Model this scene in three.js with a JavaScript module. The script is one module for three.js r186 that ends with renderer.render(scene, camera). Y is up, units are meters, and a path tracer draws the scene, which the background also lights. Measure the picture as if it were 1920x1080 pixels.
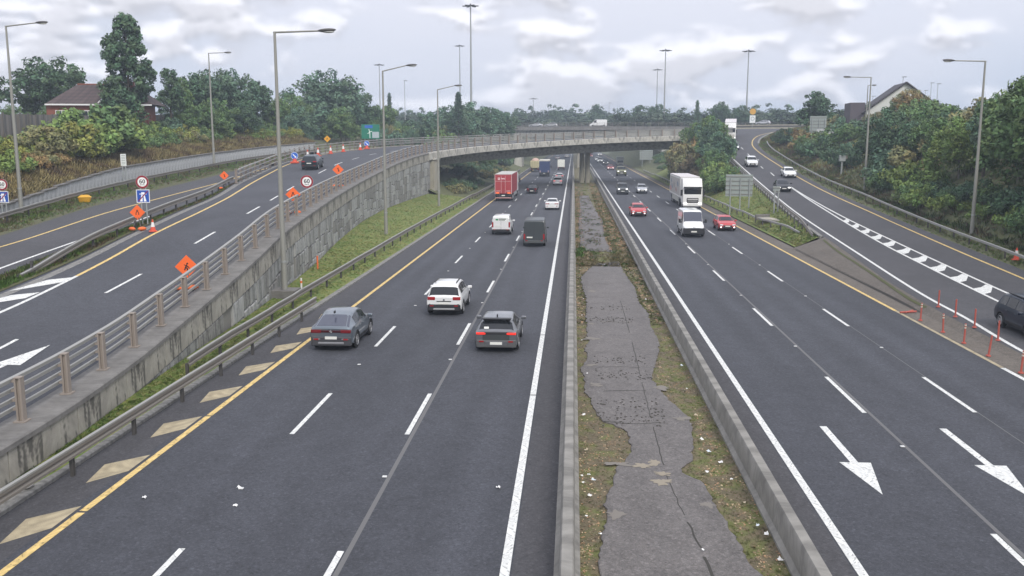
import * as THREE from 'three';
import { mergeGeometries, toCreasedNormals } from 'three/addons/utils/BufferGeometryUtils.js';
import { RoundedBoxGeometry } from 'three/addons/geometries/RoundedBoxGeometry.js';
import { ImprovedNoise } from 'three/addons/math/ImprovedNoise.js';

// ------------------------------------------------------------------ camera, sky, sun, exposure
const scene = new THREE.Scene();
const camera = new THREE.PerspectiveCamera(34.58, 1024 / 576, 0.1, 6000);
camera.rotation.order = 'YXZ';
camera.position.set(0, 9.1, 0);
camera.rotation.set(-9.135 * Math.PI / 180, 3.777 * Math.PI / 180, 0);
const renderer = new THREE.WebGLRenderer({ antialias: true });
renderer.toneMapping = THREE.LinearToneMapping;
renderer.toneMappingExposure = 1.52;
renderer.shadowMap.enabled = true;

const V = (x, y, z) => new THREE.Vector3(x, y, z);
const lerp = (a, b, t) => a + (b - a) * t;
const clamp = (v, a, b) => Math.min(b, Math.max(a, v));
const smooth = (a, b, v) => { const t = clamp((v - a) / (b - a), 0, 1); return t * t * (3 - 2 * t); };
let seed = 20260901;
function rnd() { seed = (seed + 0x6D2B79F5) | 0; let t = Math.imul(seed ^ (seed >>> 15), 1 | seed); t = (t + Math.imul(t ^ (t >>> 7), 61 | t)) ^ t; return ((t ^ (t >>> 14)) >>> 0) / 4294967296; }
const rr = (a, b) => a + (b - a) * rnd();
const perlin = new ImprovedNoise();
function fbm(x, y, z, oct = 4, gain = 0.5) { let s = 0, a = 1, n = 0; for (let i = 0; i < oct; i++) { s += a * perlin.noise(x, y, z); n += a; a *= gain; x *= 2.03; y *= 2.03; z *= 2.03; } return s / n; }

function heap(cx, e, cz) { // heaped cloud density for a direction
  const wx = fbm(cx * 9 + 3, e * 18, cz * 9, 3) * 0.4;
  const n = fbm(cx * 10.5 + wx, e * 30 + 2.2 + wx * 0.6, cz * 10.5 - wx, 6, 0.52), m = fbm(cx * 3.1 + 9, e * 9, cz * 3.1 + 4, 3);
  return smooth(-0.05, 0.26, n + m * 0.55);
}
// an overcast sky: layered grey-white stratocumulus with paler gaps
{
  const w = 2048, h = 1024, data = new Float32Array(w * h * 4);
  for (let j = 0; j < h; j++) {
    const el = ((j + 0.5) / h - 0.5) * Math.PI;
    for (let i = 0; i < w; i++) {
      const az = ((i + 0.5) / w - 0.5) * 2 * Math.PI;
      const k = (j * w + i) * 4;
      const cx = Math.cos(az) * Math.cos(el), cz = Math.sin(az) * Math.cos(el), y = Math.sin(el);
      if (y < -0.08) { data[k] = 0.12; data[k + 1] = 0.13; data[k + 2] = 0.11; data[k + 3] = 1; continue; }
      const e = Math.max(y, 0);
      // a gently curved cloud ceiling: broad grey veils, and heaped clouds whose upper edges catch the light
      const q = 1 / (e + 0.16), px = cx * q, pz = cz * q;
      const veil = smooth(-0.22, 0.3, fbm(px * 0.42 + 7.3, pz * 0.42 + 1.7, 0.5, 4, 0.5));
      const d0 = heap(cx, e, cz), d1 = heap(cx, e + 0.014, cz), d2 = heap(cx, e + 0.005, cz);
      const lit = clamp(0.42 + 1.1 * (d0 - d1) + 1.3 * (d0 - d2), 0, 1);
      const up = smooth(0, 0.17, e);
      let r = lerp(0.40, 0.53, up), g = lerp(0.455, 0.56, up), b = lerp(0.55, 0.65, up);
      r = lerp(r, 0.60, veil * 0.5); g = lerp(g, 0.60, veil * 0.5); b = lerp(b, 0.66, veil * 0.5);
      const cl = lerp(0.38, 0.82, lit), k2 = d0 * 0.85;
      r = lerp(r, cl * 0.99, k2); g = lerp(g, cl * 0.985, k2); b = lerp(b, cl * 1.03 + 0.012, k2);
      const zen = 1 + 0.45 * smooth(0.18, 0.85, e); r *= zen; g *= zen; b *= zen; // overcast skies brighten towards the zenith
      if (y < 0) { const f = smooth(0, -0.08, y); r = lerp(r, 0.12, f); g = lerp(g, 0.13, f); b = lerp(b, 0.11, f); }
      data[k] = r; data[k + 1] = g; data[k + 2] = b; data[k + 3] = 1;
    }
  }
  const tex = new THREE.DataTexture(data, w, h, THREE.RGBAFormat, THREE.FloatType);
  tex.mapping = THREE.EquirectangularReflectionMapping; tex.magFilter = THREE.LinearFilter; tex.minFilter = THREE.LinearFilter; tex.needsUpdate = true;
  scene.background = tex; scene.environment = tex;
}
const sun = new THREE.DirectionalLight(new THREE.Color(1.0, 0.96, 0.9), 1.5);
sun.position.set(75, 150, 70); sun.target.position.set(0, 0, -90);
sun.castShadow = true; sun.shadow.radius = 34; sun.shadow.mapSize.set(4096, 4096);
Object.assign(sun.shadow.camera, { left: -180, right: 180, top: 220, bottom: -220, near: 1, far: 700 });
scene.add(sun, sun.target);
scene.fog = new THREE.FogExp2(new THREE.Color(0.56, 0.64, 0.75), 0.00065);

// ------------------------------------------------------------------ naming and building helpers
const used = {};
function numbered(n) { const c = used[n] = (used[n] ?? -1) + 1; return c ? n + '_' + String(c).padStart(3, '0') : n; }
function tag(o, label, category, group) { o.userData.label = label; o.userData.category = category; if (group) o.userData.group = group; return o; }
function add(o, parent) { (parent || scene).add(o); return o; }
function mesh(name, geo, mat, parent, kind) {
  const m = new THREE.Mesh(geo, mat); m.castShadow = m.receiveShadow = true;
  if (parent) { m.name = name; } else { m.name = numbered(name); if (kind) m.userData.kind = kind; }
  if (parent && kind) m.userData.kind = kind;
  return add(m, parent);
}
function group(name, label, category, pos = [0, 0, 0], yaw = 0, grp) {
  const g = new THREE.Group(); g.name = numbered(name); g.rotation.order = 'YXZ'; g.position.set(...pos); g.rotation.y = yaw;
  tag(g, label, category, grp); scene.add(g); return g;
}
function copyOf(o, label) { const c = o.clone(); c.userData = { ...o.userData }; c.name = numbered(o.name.replace(/_\d{3}$/, '')); if (label) c.userData.label = label; scene.add(c); return c; }
const box = (w, h, d, x = 0, y = 0, z = 0) => { const g = new THREE.BoxGeometry(w, h, d); g.translate(x, y, z); return g; };
const rbox = (w, h, d, x = 0, y = 0, z = 0, r = 0.03, s = 2) => { const g = new RoundedBoxGeometry(w, h, d, s, Math.min(r, w / 2.1, h / 2.1, d / 2.1)); g.translate(x, y, z); return g; };
const cyl = (r0, r1, h, x = 0, y = 0, z = 0, n = 12) => { const g = new THREE.CylinderGeometry(r1, r0, h, n); g.translate(x, y + h / 2, z); return g; };
function bar(a, b, r, n = 8, r2 = r) { const d = b.clone().sub(a), g = new THREE.CylinderGeometry(r2, r, d.length(), n); g.applyQuaternion(new THREE.Quaternion().setFromUnitVectors(V(0, 1, 0), d.clone().normalize())); const m = a.clone().add(b).multiplyScalar(0.5); g.translate(m.x, m.y, m.z); return g; }
const merge = (l) => mergeGeometries(l.map(g => g.index ? g.toNonIndexed() : g).map(g => { for (const k of Object.keys(g.attributes)) if (!['position', 'normal', 'uv'].includes(k)) g.deleteAttribute(k); return g; }));

// ------------------------------------------------------------------ materials
function std(r, g, b, rough = 0.85, o = {}) { const m = new THREE.MeshStandardMaterial({ roughness: rough, side: THREE.DoubleSide, ...o }); m.color.setRGB(r, g, b); return m; }
function noiseTex(n, fn, rep = 1, colour = true) {
  const d = new Uint8Array(n * n * 4);
  for (let j = 0; j < n; j++) for (let i = 0; i < n; i++) { const c = fn(i / n, j / n, i, j), k = (j * n + i) * 4; d[k] = clamp(c[0], 0, 1) * 255; d[k + 1] = clamp(c[1], 0, 1) * 255; d[k + 2] = clamp(c[2], 0, 1) * 255; d[k + 3] = 255; }
  const t = new THREE.DataTexture(d, n, n); t.wrapS = t.wrapT = THREE.RepeatWrapping; t.magFilter = THREE.LinearFilter; t.minFilter = THREE.LinearMipmapLinearFilter; t.generateMipmaps = true; t.repeat.set(rep, rep);
  if (colour) t.colorSpace = THREE.SRGBColorSpace; t.needsUpdate = true; return t;
}
// periodic noise on the unit square
function pn(u, v, f, s) { const a = u * 2 * Math.PI, b = v * 2 * Math.PI, R = f / (2 * Math.PI); return perlin.noise(Math.cos(a) * R + s, Math.sin(a) * R + Math.cos(b) * R * 0.7 + s * 1.7, Math.sin(b) * R + s * 0.3); }
const toS = (l) => l <= 0.0031308 ? l * 12.92 : 1.055 * Math.pow(l, 1 / 2.4) - 0.055;
// asphalt: dark binder, pale chippings, faint patches (uv in metres, one tile is 6 m)
function asphaltTex(base, tint, contrast, sd) {
  const n = 1024, f = new Float32Array(n * n);
  for (let k = 0; k < n * n * 0.075; k++) { // chippings of one to three texels, pale or dark
    const x = Math.floor(rnd() * n), y = Math.floor(rnd() * n), v = (rnd() < 0.55 ? 1 : -0.62) * (0.3 + 0.9 * rnd() * rnd()) * contrast, w = rnd() < 0.12 ? 6 : rnd() < 0.4 ? 4 : 2;
    for (let j = 0; j < w; j++) for (let i = 0; i < w; i++) f[((y + j) % n) * n + (x + i) % n] += v * (w > 3 ? 0.55 : 1);
  }
  return noiseTex(n, (u, v, i, j) => {
    const c = pn(u, v, 16, sd) * 0.13 + pn(u, v, 70, sd + 3) * 0.16 + (rnd() - 0.5) * 0.5 * contrast + f[j * n + i] * 0.6;
    const l = base * Math.max(0.25, 1 + c), w = rnd() * 0.07 - 0.035;
    return [toS(l * (tint[0] + w)), toS(l * tint[1]), toS(l * (tint[2] - w))];
  }, 1 / 12);
}
function roadMat(base, tint, contrast, sd, rough = 0.86) { const t = asphaltTex(base, tint, contrast, sd); return new THREE.MeshStandardMaterial({ map: t, roughness: rough, vertexColors: true, side: THREE.DoubleSide }); }
const M = {};
M.asphalt = roadMat(0.049, [0.93, 0.97, 1.14], 1.0, 1);
M.asphaltRamp = roadMat(0.06, [0.94, 0.97, 1.12], 0.8, 11);
M.asphaltBrown = roadMat(0.058, [1.0, 0.97, 1.04], 0.85, 21);
M.asphaltOld = roadMat(0.115, [1.09, 1.0, 0.95], 0.9, 31, 0.95);
M.asphaltNose = roadMat(0.1, [1.16, 1.0, 0.83], 0.8, 41, 0.95);
M.white = new THREE.MeshStandardMaterial({ roughness: 0.7, side: THREE.DoubleSide, map: noiseTex(256, (u, v) => { const l = 0.66 + pn(u, v, 20, 5) * 0.16 - (rnd() > 0.86 ? 0.25 * rnd() : 0) - 0.3 * smooth(0.3, 0.55, pn(u, v, 34, 15) + pn(u, v, 9, 25) * 0.4); return [toS(l), toS(l), toS(l * 0.95)]; }, 0.5) });
M.yellow = new THREE.MeshStandardMaterial({ roughness: 0.7, side: THREE.DoubleSide, map: noiseTex(256, (u, v) => { const l = 1 + pn(u, v, 18, 8) * 0.3 - (rnd() > 0.84 ? 0.36 * rnd() : 0) - 0.4 * smooth(0.3, 0.55, pn(u, v, 30, 35) + pn(u, v, 8, 45) * 0.4); return [toS(0.64 * l), toS(0.46 * l), toS(0.17 * l)]; }, 0.5) });
M.cream = new THREE.MeshStandardMaterial({ roughness: 0.8, side: THREE.DoubleSide, map: noiseTex(256, (u, v) => { const l = 1 + pn(u, v, 12, 9) * 0.35 - (rnd() > 0.8 ? 0.35 * rnd() : 0); return [toS(0.37 * l), toS(0.31 * l), toS(0.20 * l)]; }, 0.4) });
M.seam = std(0.125, 0.122, 0.12, 0.75);
M.kerb = new THREE.MeshStandardMaterial({ roughness: 0.92, side: THREE.DoubleSide, map: noiseTex(256, (u, v) => { const l = 0.2 * (1 + pn(u, v, 14, 3) * 0.5 + (rnd() - 0.5) * 0.35); return [toS(l), toS(l * 0.97), toS(l * 0.9)]; }, 0.5) });
// weathered concrete with run-off streaks, uv in metres, tile 4 m; streaks run along v
function concreteTex(base, tint, streak, sd) {
  return noiseTex(512, (u, v) => {
    const st = smooth(0.05, 0.5, pn(u, v * 0.12, 22, sd) * 0.75 + pn(u, v * 0.3, 9, sd + 2) * 0.75 + pn(u, v, 40, sd + 9) * 0.25 + 0.04);
    const l = base * (1 + pn(u, v, 7, sd + 5) * 0.28 + pn(u, v, 26, sd + 6) * 0.16 + (rnd() - 0.5) * 0.14) * (1 - streak * st);
    return [toS(l * tint[0]), toS(l * tint[1]), toS(l * tint[2])];
  }, 0.25);
}
const concreteMat = (b, t, s, sd) => new THREE.MeshStandardMaterial({ map: concreteTex(b, t, s, sd), roughness: 0.93, side: THREE.DoubleSide });
M.panel = concreteMat(0.3, [1.06, 1, 0.86], 0.68, 2);
M.coping = concreteMat(0.165, [1.05, 1, 0.93], 0.12, 12);
M.block = [concreteMat(0.30, [1.0, 1, 0.95], 0.40, 22), concreteMat(0.22, [1.02, 1, 0.93], 0.5, 32), concreteMat(0.36, [1.0, 1, 0.96], 0.35, 42)];
M.barrier = concreteMat(0.215, [1.05, 1, 0.9], 0.18, 52);
M.farWall = concreteMat(0.46, [0.99, 1, 1.0], 0.30, 62);
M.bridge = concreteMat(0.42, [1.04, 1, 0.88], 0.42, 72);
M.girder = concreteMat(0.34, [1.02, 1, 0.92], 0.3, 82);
M.tan = concreteMat(0.34, [1.08, 1, 0.80], 0.22, 92);
M.void = std(0.22, 0.21, 0.19, 1);
M.post = std(0.27, 0.23, 0.195, 0.8);
M.galv = std(0.34, 0.335, 0.31, 0.55, { metalness: 0.35 });
M.galvDull = std(0.22, 0.20, 0.175, 0.6, { metalness: 0.3 });
M.steel = std(0.36, 0.37, 0.36, 0.5, { metalness: 0.4 });
M.column = std(0.30, 0.295, 0.26, 0.55, { metalness: 0.3 });
M.darkSteel = std(0.09, 0.085, 0.08, 0.6, { metalness: 0.3 });
// ground covers
function groundTex(cols, sd, n = 512) {
  return noiseTex(n, (u, v) => {
    const a = smooth(-0.25, 0.3, pn(u, v, 9, sd) + (rnd() - 0.5) * 0.5), b = smooth(-0.1, 0.4, pn(u, v, 24, sd + 4) + (rnd() - 0.5) * 0.6), s = 1 + (rnd() - 0.5) * 0.7;
    return [0, 1, 2].map(i => toS(lerp(lerp(cols[0][i], cols[1][i], a), cols[2][i], b * 0.6) * s));
  }, 1 / 5);
}
const groundMat = (c, sd) => new THREE.MeshStandardMaterial({ map: groundTex(c, sd), roughness: 1, side: THREE.DoubleSide });
M.lawn = groundMat([[0.115, 0.175, 0.036], [0.17, 0.2, 0.046], [0.22, 0.18, 0.068]], 3);
M.verge = groundMat([[0.07, 0.09, 0.03], [0.10, 0.10, 0.04], [0.09, 0.07, 0.045]], 13);
M.bank = groundMat([[0.2, 0.165, 0.065], [0.27, 0.2, 0.085], [0.13, 0.14, 0.05]], 23);
M.woodFloor = groundMat([[0.09, 0.11, 0.045], [0.12, 0.13, 0.05], [0.13, 0.11, 0.06]], 33);
M.soil = groundMat([[0.12, 0.1, 0.06], [0.12, 0.13, 0.04], [0.17, 0.125, 0.08]], 43);
M.gravel = groundMat([[0.12, 0.115, 0.105], [0.16, 0.15, 0.135], [0.09, 0.085, 0.075]], 53);

// ------------------------------------------------------------------ sheets laid along curves
function crom(pts, s) { // Catmull-Rom through points indexed by s
  const n = pts.length - 1, i = clamp(Math.floor(s), 0, n - 1), t = s - i;
  const p0 = pts[Math.max(i - 1, 0)], p1 = pts[i], p2 = pts[i + 1], p3 = pts[Math.min(i + 2, n)], o = V(0, 0, 0);
  for (const k of ['x', 'y', 'z']) { const m1 = (p2[k] - p0[k]) / 2, m2 = (p3[k] - p1[k]) / 2; o[k] = (2 * t ** 3 - 3 * t * t + 1) * p1[k] + (t ** 3 - 2 * t * t + t) * m1 + (-2 * t ** 3 + 3 * t * t) * p2[k] + (t ** 3 - t * t) * m2; }
  return o;
}
const pt3 = (a) => a.map(p => V(p[0], p[1], p[2]));
function sample(pts, per = 10) { const o = []; for (let i = 0; i < pts.length - 1; i++) for (let k = 0; k < per; k++) o.push(crom(pts, i + k / per)); o.push(pts[pts.length - 1].clone()); return o; }
// loft through a list of polylines of equal length; uv in metres; optional per-vertex tint
function loft(lines, tint) {
  const n = lines[0].length, m = lines.length, pos = [], uv = [], col = [], idx = [];
  let along = 0;
  for (let i = 0; i < n; i++) {
    if (i) along += lines[0][i].distanceTo(lines[0][i - 1]);
    let across = 0;
    for (let j = 0; j < m; j++) {
      if (j) across += lines[j][i].distanceTo(lines[j - 1][i]);
      const p = lines[j][i]; pos.push(p.x, p.y, p.z); uv.push(across, along);
      const c = tint ? tint(p, i, j) : 1; col.push(c, c, c);
      if (i && j) { const a = (i - 1) * m + j - 1, b = a + 1, c2 = a + m, d = c2 + 1; idx.push(a, b, c2, b, d, c2); }
    }
  }
  const g = new THREE.BufferGeometry();
  g.setAttribute('position', new THREE.Float32BufferAttribute(pos, 3)); g.setAttribute('uv', new THREE.Float32BufferAttribute(uv, 2)); g.setAttribute('color', new THREE.Float32BufferAttribute(col, 3));
  g.setIndex(idx); g.computeVertexNormals();
  if (g.attributes.normal.getY(0) < 0) { idx.reverse(); g.setIndex(idx); g.computeVertexNormals(); }
  return g;
}
const mix = (A, B, t) => A.map((p, i) => p.clone().lerp(B[i], t));
const lift = (A, dy) => A.map(p => V(p.x, p.y + dy, p.z));
// coarse stains and patching: slow noise in place, independent of light
const laneMid = [-10.35, -6.9, -3.25, 8.05, 11.75, 15.45];
const wheelTrack = (p) => { if (p.y > 0.05 || p.x > 18) return 0; let v = 0; for (const m of laneMid) for (const o of [-0.82, 0.82]) v = Math.max(v, Math.exp(-(((p.x - m - o + 0.15 * perlin.noise(p.z * 0.02, m, 1)) / 0.36) ** 2))); return v; };
const roadTint = (p) => 0.24 * wheelTrack(p) * (0.6 + 0.8 * perlin.noise(p.z * 0.03, p.x * 0.1, 6.2)) + 0.95 + 0.2 * perlin.noise(p.x * 0.9, p.z * 0.045, 3.3) + 0.16 * perlin.noise(p.x * 0.23, p.z * 0.16, 8.1);
// a solid strip of given profile [[side, up], ...] swept along a polyline; side points to the right of travel
function sweep(line, prof, closed = true, creased = true) {
  const n = line.length, m = prof.length, pos = [], uv = [], idx = [];
  let along = 0;
  const plen = [0]; for (let j = 1; j <= m; j++) { const a = prof[j - 1], b = prof[j % m]; plen.push(plen[j - 1] + Math.hypot(a[0] - b[0], a[1] - b[1])); }
  const mm = closed ? m + 1 : m;
  for (let i = 0; i < n; i++) {
    if (i) along += line[i].distanceTo(line[i - 1]);
    const d = line[Math.min(i + 1, n - 1)].clone().sub(line[Math.max(i - 1, 0)]); d.y = 0; d.normalize();
    const rx = -d.z, rz = d.x;
    for (let j = 0; j < mm; j++) { const q = prof[j % m]; pos.push(line[i].x + rx * q[0], line[i].y + q[1], line[i].z + rz * q[0]); uv.push(along, plen[j]); if (i && j) { const a = (i - 1) * mm + j - 1, b = a + 1, c = a + mm, e = c + 1; idx.push(a, c, b, b, c, e); } }
  }
  if (closed) { const tr = THREE.ShapeUtils.triangulateShape(prof.map(q => new THREE.Vector2(q[0], q[1])), []); for (const i of [0, n - 1]) { const f = i * mm; for (const t of tr) i ? idx.push(f + t[0], f + t[2], f + t[1]) : idx.push(f + t[0], f + t[1], f + t[2]); } }
  let g = new THREE.BufferGeometry();
  g.setAttribute('position', new THREE.Float32BufferAttribute(pos, 3)); g.setAttribute('uv', new THREE.Float32BufferAttribute(uv, 2)); g.setIndex(idx);
  if (creased) g = toCreasedNormals(g.toNonIndexed ? g : g, 0.6); else g.computeVertexNormals();
  return g;
}
function resample(line, step) { // points at equal spacing along a polyline
  const out = []; let need = 0;
  for (let i = 1; i < line.length; i++) { const a = line[i - 1], b = line[i], L = a.distanceTo(b); let t = need; while (t < L) { const p = a.clone().lerp(b, t / L); p.dir = b.clone().sub(a).normalize(); out.push(p); t += step; } need = t - L; }
  return out;
}
function cut(line, d0, d1) { // part of a polyline between two distances
  const o = []; let s = 0;
  for (let i = 1; i < line.length; i++) { const a = line[i - 1], b = line[i], L = a.distanceTo(b); if (s + L > d0 && s < d1) { if (!o.length) o.push(a.clone().lerp(b, clamp((d0 - s) / L, 0, 1))); o.push(a.clone().lerp(b, clamp((d1 - s) / L, 0, 1))); } s += L; }
  return o;
}
const lengthOf = (l) => { let s = 0; for (let i = 1; i < l.length; i++) s += l[i].distanceTo(l[i - 1]); return s; };
// height of a lofted sheet (list of polylines) under a plan point
const heightIndex = new Map();
function heightOn(lines, x, z) {
  let ix = heightIndex.get(lines);
  if (!ix) { // triangles bucketed in strips of 3 m along z
    ix = new Map(); heightIndex.set(lines, ix);
    for (let j = 1; j < lines.length; j++) { const A = lines[j - 1], B = lines[j];
      for (let i = 1; i < A.length; i++) for (const t of [[A[i - 1], B[i - 1], A[i]], [B[i - 1], B[i], A[i]]]) {
        const [a, b, c] = t, det = (b.z - c.z) * (a.x - c.x) + (c.x - b.x) * (a.z - c.z); if (Math.abs(det) < 1e-9) continue;
        const e = [Math.min(a.x, b.x, c.x) - 0.01, Math.max(a.x, b.x, c.x) + 0.01, a, b, c, det];
        for (let k = Math.floor(Math.min(a.z, b.z, c.z) / 3); k <= Math.floor(Math.max(a.z, b.z, c.z) / 3); k++) { if (!ix.has(k)) ix.set(k, []); ix.get(k).push(e); }
      } }
  }
  const cell = ix.get(Math.floor(z / 3)); if (!cell) return null;
  for (const [x0, x1, a, b, c, det] of cell) { if (x < x0 || x > x1) continue;
    const u = ((b.z - c.z) * (x - c.x) + (c.x - b.x) * (z - c.z)) / det, v = ((c.z - a.z) * (x - c.x) + (a.x - c.x) * (z - c.z)) / det, w = 1 - u - v;
    if (u > -1e-4 && v > -1e-4 && w > -1e-4) return u * a.y + v * b.y + w * c.y; }
  return null;
}
// painted line of given width following plan points on a surface
function paint(parent, name, mat, pts, width, hAt, lift0 = 0.006, per = 8) {
  const c = sample(pts.map(p => V(p[0], 0, p[1])), per), L = [], R = [];
  c.forEach((p, i) => { const d = c[Math.min(i + 1, c.length - 1)].clone().sub(c[Math.max(i - 1, 0)]).normalize(), rx = -d.z, rz = d.x; for (const [arr, s] of [[L, -1], [R, 1]]) { const x = p.x + rx * s * width / 2, z = p.z + rz * s * width / 2; arr.push(V(x, (hAt(x, z) ?? 0) + lift0, z)); } });
  return mesh(name, loft([L, R]), mat, parent);
}
function paintPoly(parent, name, mat, pts, hAt, lift0 = 0.006) {
  const s = new THREE.Shape(pts.map(p => new THREE.Vector2(p[0], p[1]))), g = new THREE.ShapeGeometry(s), a = g.attributes.position;
  for (let i = 0; i < a.count; i++) { const x = a.getX(i), z = a.getY(i); a.setXYZ(i, x, (hAt(x, z) ?? 0) + lift0, z); }
  g.computeVertexNormals(); return mesh(name, g, mat, parent);
}
// ------------------------------------------------------------------ the motorway
const flat = () => 0;
function gridSheet(x0, x1, z0, z1, y, dx, dz, tint) {
  const lines = [], nx = Math.max(1, Math.round((x1 - x0) / dx)), nz = Math.max(1, Math.round((z0 - z1) / dz));
  for (let j = 0; j <= nx; j++) { const l = []; for (let i = 0; i <= nz; i++) l.push(V(lerp(x0, x1, j / nx), y, lerp(z0, z1, i / nz))); lines.push(l); }
  return loft(lines, tint);
}
{ // far ground to the horizon
  const g = new THREE.PlaneGeometry(9000, 9000); g.rotateX(-Math.PI / 2); g.translate(0, -0.9, -1500);
  const uv = g.attributes.uv; for (let i = 0; i < uv.count; i++) uv.setXY(i, uv.getX(i) * 9000, uv.getY(i) * 9000);
  mesh('ground', g, M.verge, null, 'structure');
}
const northRoad = mesh('motorway_road', gridSheet(-14.1, 0.1, 6, -900, 0, 0.3, 5, roadTint), M.asphalt, null, 'structure');
northRoad.userData.label = 'dark asphalt motorway lanes carrying traffic away under the bridge';
const southRoad = mesh('motorway_road', gridSheet(4.7, 18.8, 6, -900, 0, 0.3, 5, roadTint), M.asphalt, null, 'structure');
southRoad.userData.label = 'dark asphalt motorway lanes with traffic coming towards the gantry side';
// darker margin strips beside the edge lines
mesh('margin_strip', gridSheet(-1.22, -0.3, 6, -420, 0.004, 0.46, 8, roadTint), M.asphaltBrown, northRoad);
mesh('margin_strip', gridSheet(5.2, 6.05, 6, -420, 0.004, 0.42, 8, roadTint), M.asphaltBrown, southRoad);
mesh('hard_strip', gridSheet(-13.95, -12.35, 6, -420, 0.004, 0.5, 8, roadTint), M.asphaltBrown, northRoad);
mesh('hard_strip', gridSheet(17.42, 18.75, 6, -420, 0.004, 0.5, 8, roadTint), M.asphaltNose, southRoad);
const straight = (x, a, b) => { const o = []; const n = Math.max(1, Math.ceil((a - b) / 30)); for (let i = 0; i <= n; i++) o.push([x, lerp(a, b, i / n)]); return o; };
paint(northRoad, 'edge_line', M.yellow, straight(-12.03, 5, -20.9), 0.2, flat, 0.009, 2);
paint(northRoad, 'edge_line', M.yellow, straight(-12.03, -21.0, -28.95), 0.2, flat, 0.009, 2);
paint(northRoad, 'edge_line', M.yellow, straight(-12.03, -29.05, -700), 0.2, flat, 0.009, 2);
paint(northRoad, 'edge_line', M.white, straight(-1.37, 5, -32.2), 0.21, flat, 0.009, 2);
paint(northRoad, 'edge_line', M.white, straight(-1.37, -32.3, -42.6), 0.21, flat, 0.009, 2);
paint(northRoad, 'edge_line', M.white, straight(-1.37, -42.7, -700), 0.21, flat, 0.009, 2);
paint(southRoad, 'edge_line', M.white, straight(6.2, 5, -700), 0.21, flat, 0.009, 2);
paint(southRoad, 'edge_line', M.white, straight(17.33, 5, -37.5), 0.2, flat, 0.009, 2);
paint(southRoad, 'edge_line', M.cream, straight(17.33, -37.55, -50), 0.18, flat, 0.009, 2);
paint(southRoad, 'edge_line', M.yellow, straight(17.33, -50.05, -700), 0.2, flat, 0.009, 2);
// construction seams between the lanes
paint(northRoad, 'lane_seam', M.seam, straight(-4.93, 5, -250), 0.12, flat, 0.005, 2);
paint(southRoad, 'lane_seam', M.seam, straight(10.02, 5, -250), 0.11, flat, 0.005, 2);
paint(southRoad, 'lane_seam', M.seam, straight(13.69, 5, -120), 0.04, flat, 0.005, 2);
function dashes(road, x, spans, w = 0.15) { for (const [a, b] of spans) paint(road, 'lane_dash', M.white, [[x, a], [x, b]], w, flat, 0.009, 1); }
const series = (a, len, period, end) => { const o = []; for (let z = a; z > end; z -= period) o.push([z, z - len]); return o; };
dashes(northRoad, -8.7, [[-13.4, -19.1], [-27.3, -32], [-39.7, -44.2], ...series(-53.6, 4.4, 14.2, -420)]);
dashes(northRoad, -5.1, [[-13.6, -19.2], [-27.5, -32.2], [-40.3, -45.2], ...series(-54.7, 4.6, 14.3, -420)]);
dashes(southRoad, 9.86, [[-16, -21.1], ...series(-30.8, 4.8, 14.75, -420)]);
dashes(southRoad, 13.6, series(-31.1, 4.7, 14.6, -420));
for (const [x] of [[7.98], [11.72]]) paintPoly(southRoad, 'lane_arrow', M.white, [[x - 0.02, -29.2], [x + 0.2, -29.2], [x + 0.2, -25.83], [x + 0.55, -25.83], [x + 0.1, -23.4], [x - 0.33, -25.83], [x - 0.02, -25.83]], flat, 0.009);
for (let z = -15.2; z > -47; z -= 3.82) paintPoly(northRoad, 'hatch_marking', M.cream, [[-12.95, z], [-13.16, z - 1.42], [-12.24, z - 2.3], [-12.24, z - 0.95]], flat, 0.009);
// road studs: small reflectors on the lane lines
{
  const sg = merge([rbox(0.13, 0.03, 0.11, 0, 0.016, 0, 0.012, 1)]);
  const studMat = std(0.6, 0.6, 0.58, 0.5);
  for (const [road, xs, z0] of [[northRoad, [-8.7, -5.1], -22.7], [southRoad, [9.86, 13.6], -26.2]]) for (const x of xs) for (let z = z0; z > -120; z -= 13.6) { const s = mesh('road_stud', sg, studMat, road); s.position.set(x + 0.05, 0.009, z + (x > -6 ? -1.1 : 0)); }
}

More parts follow.
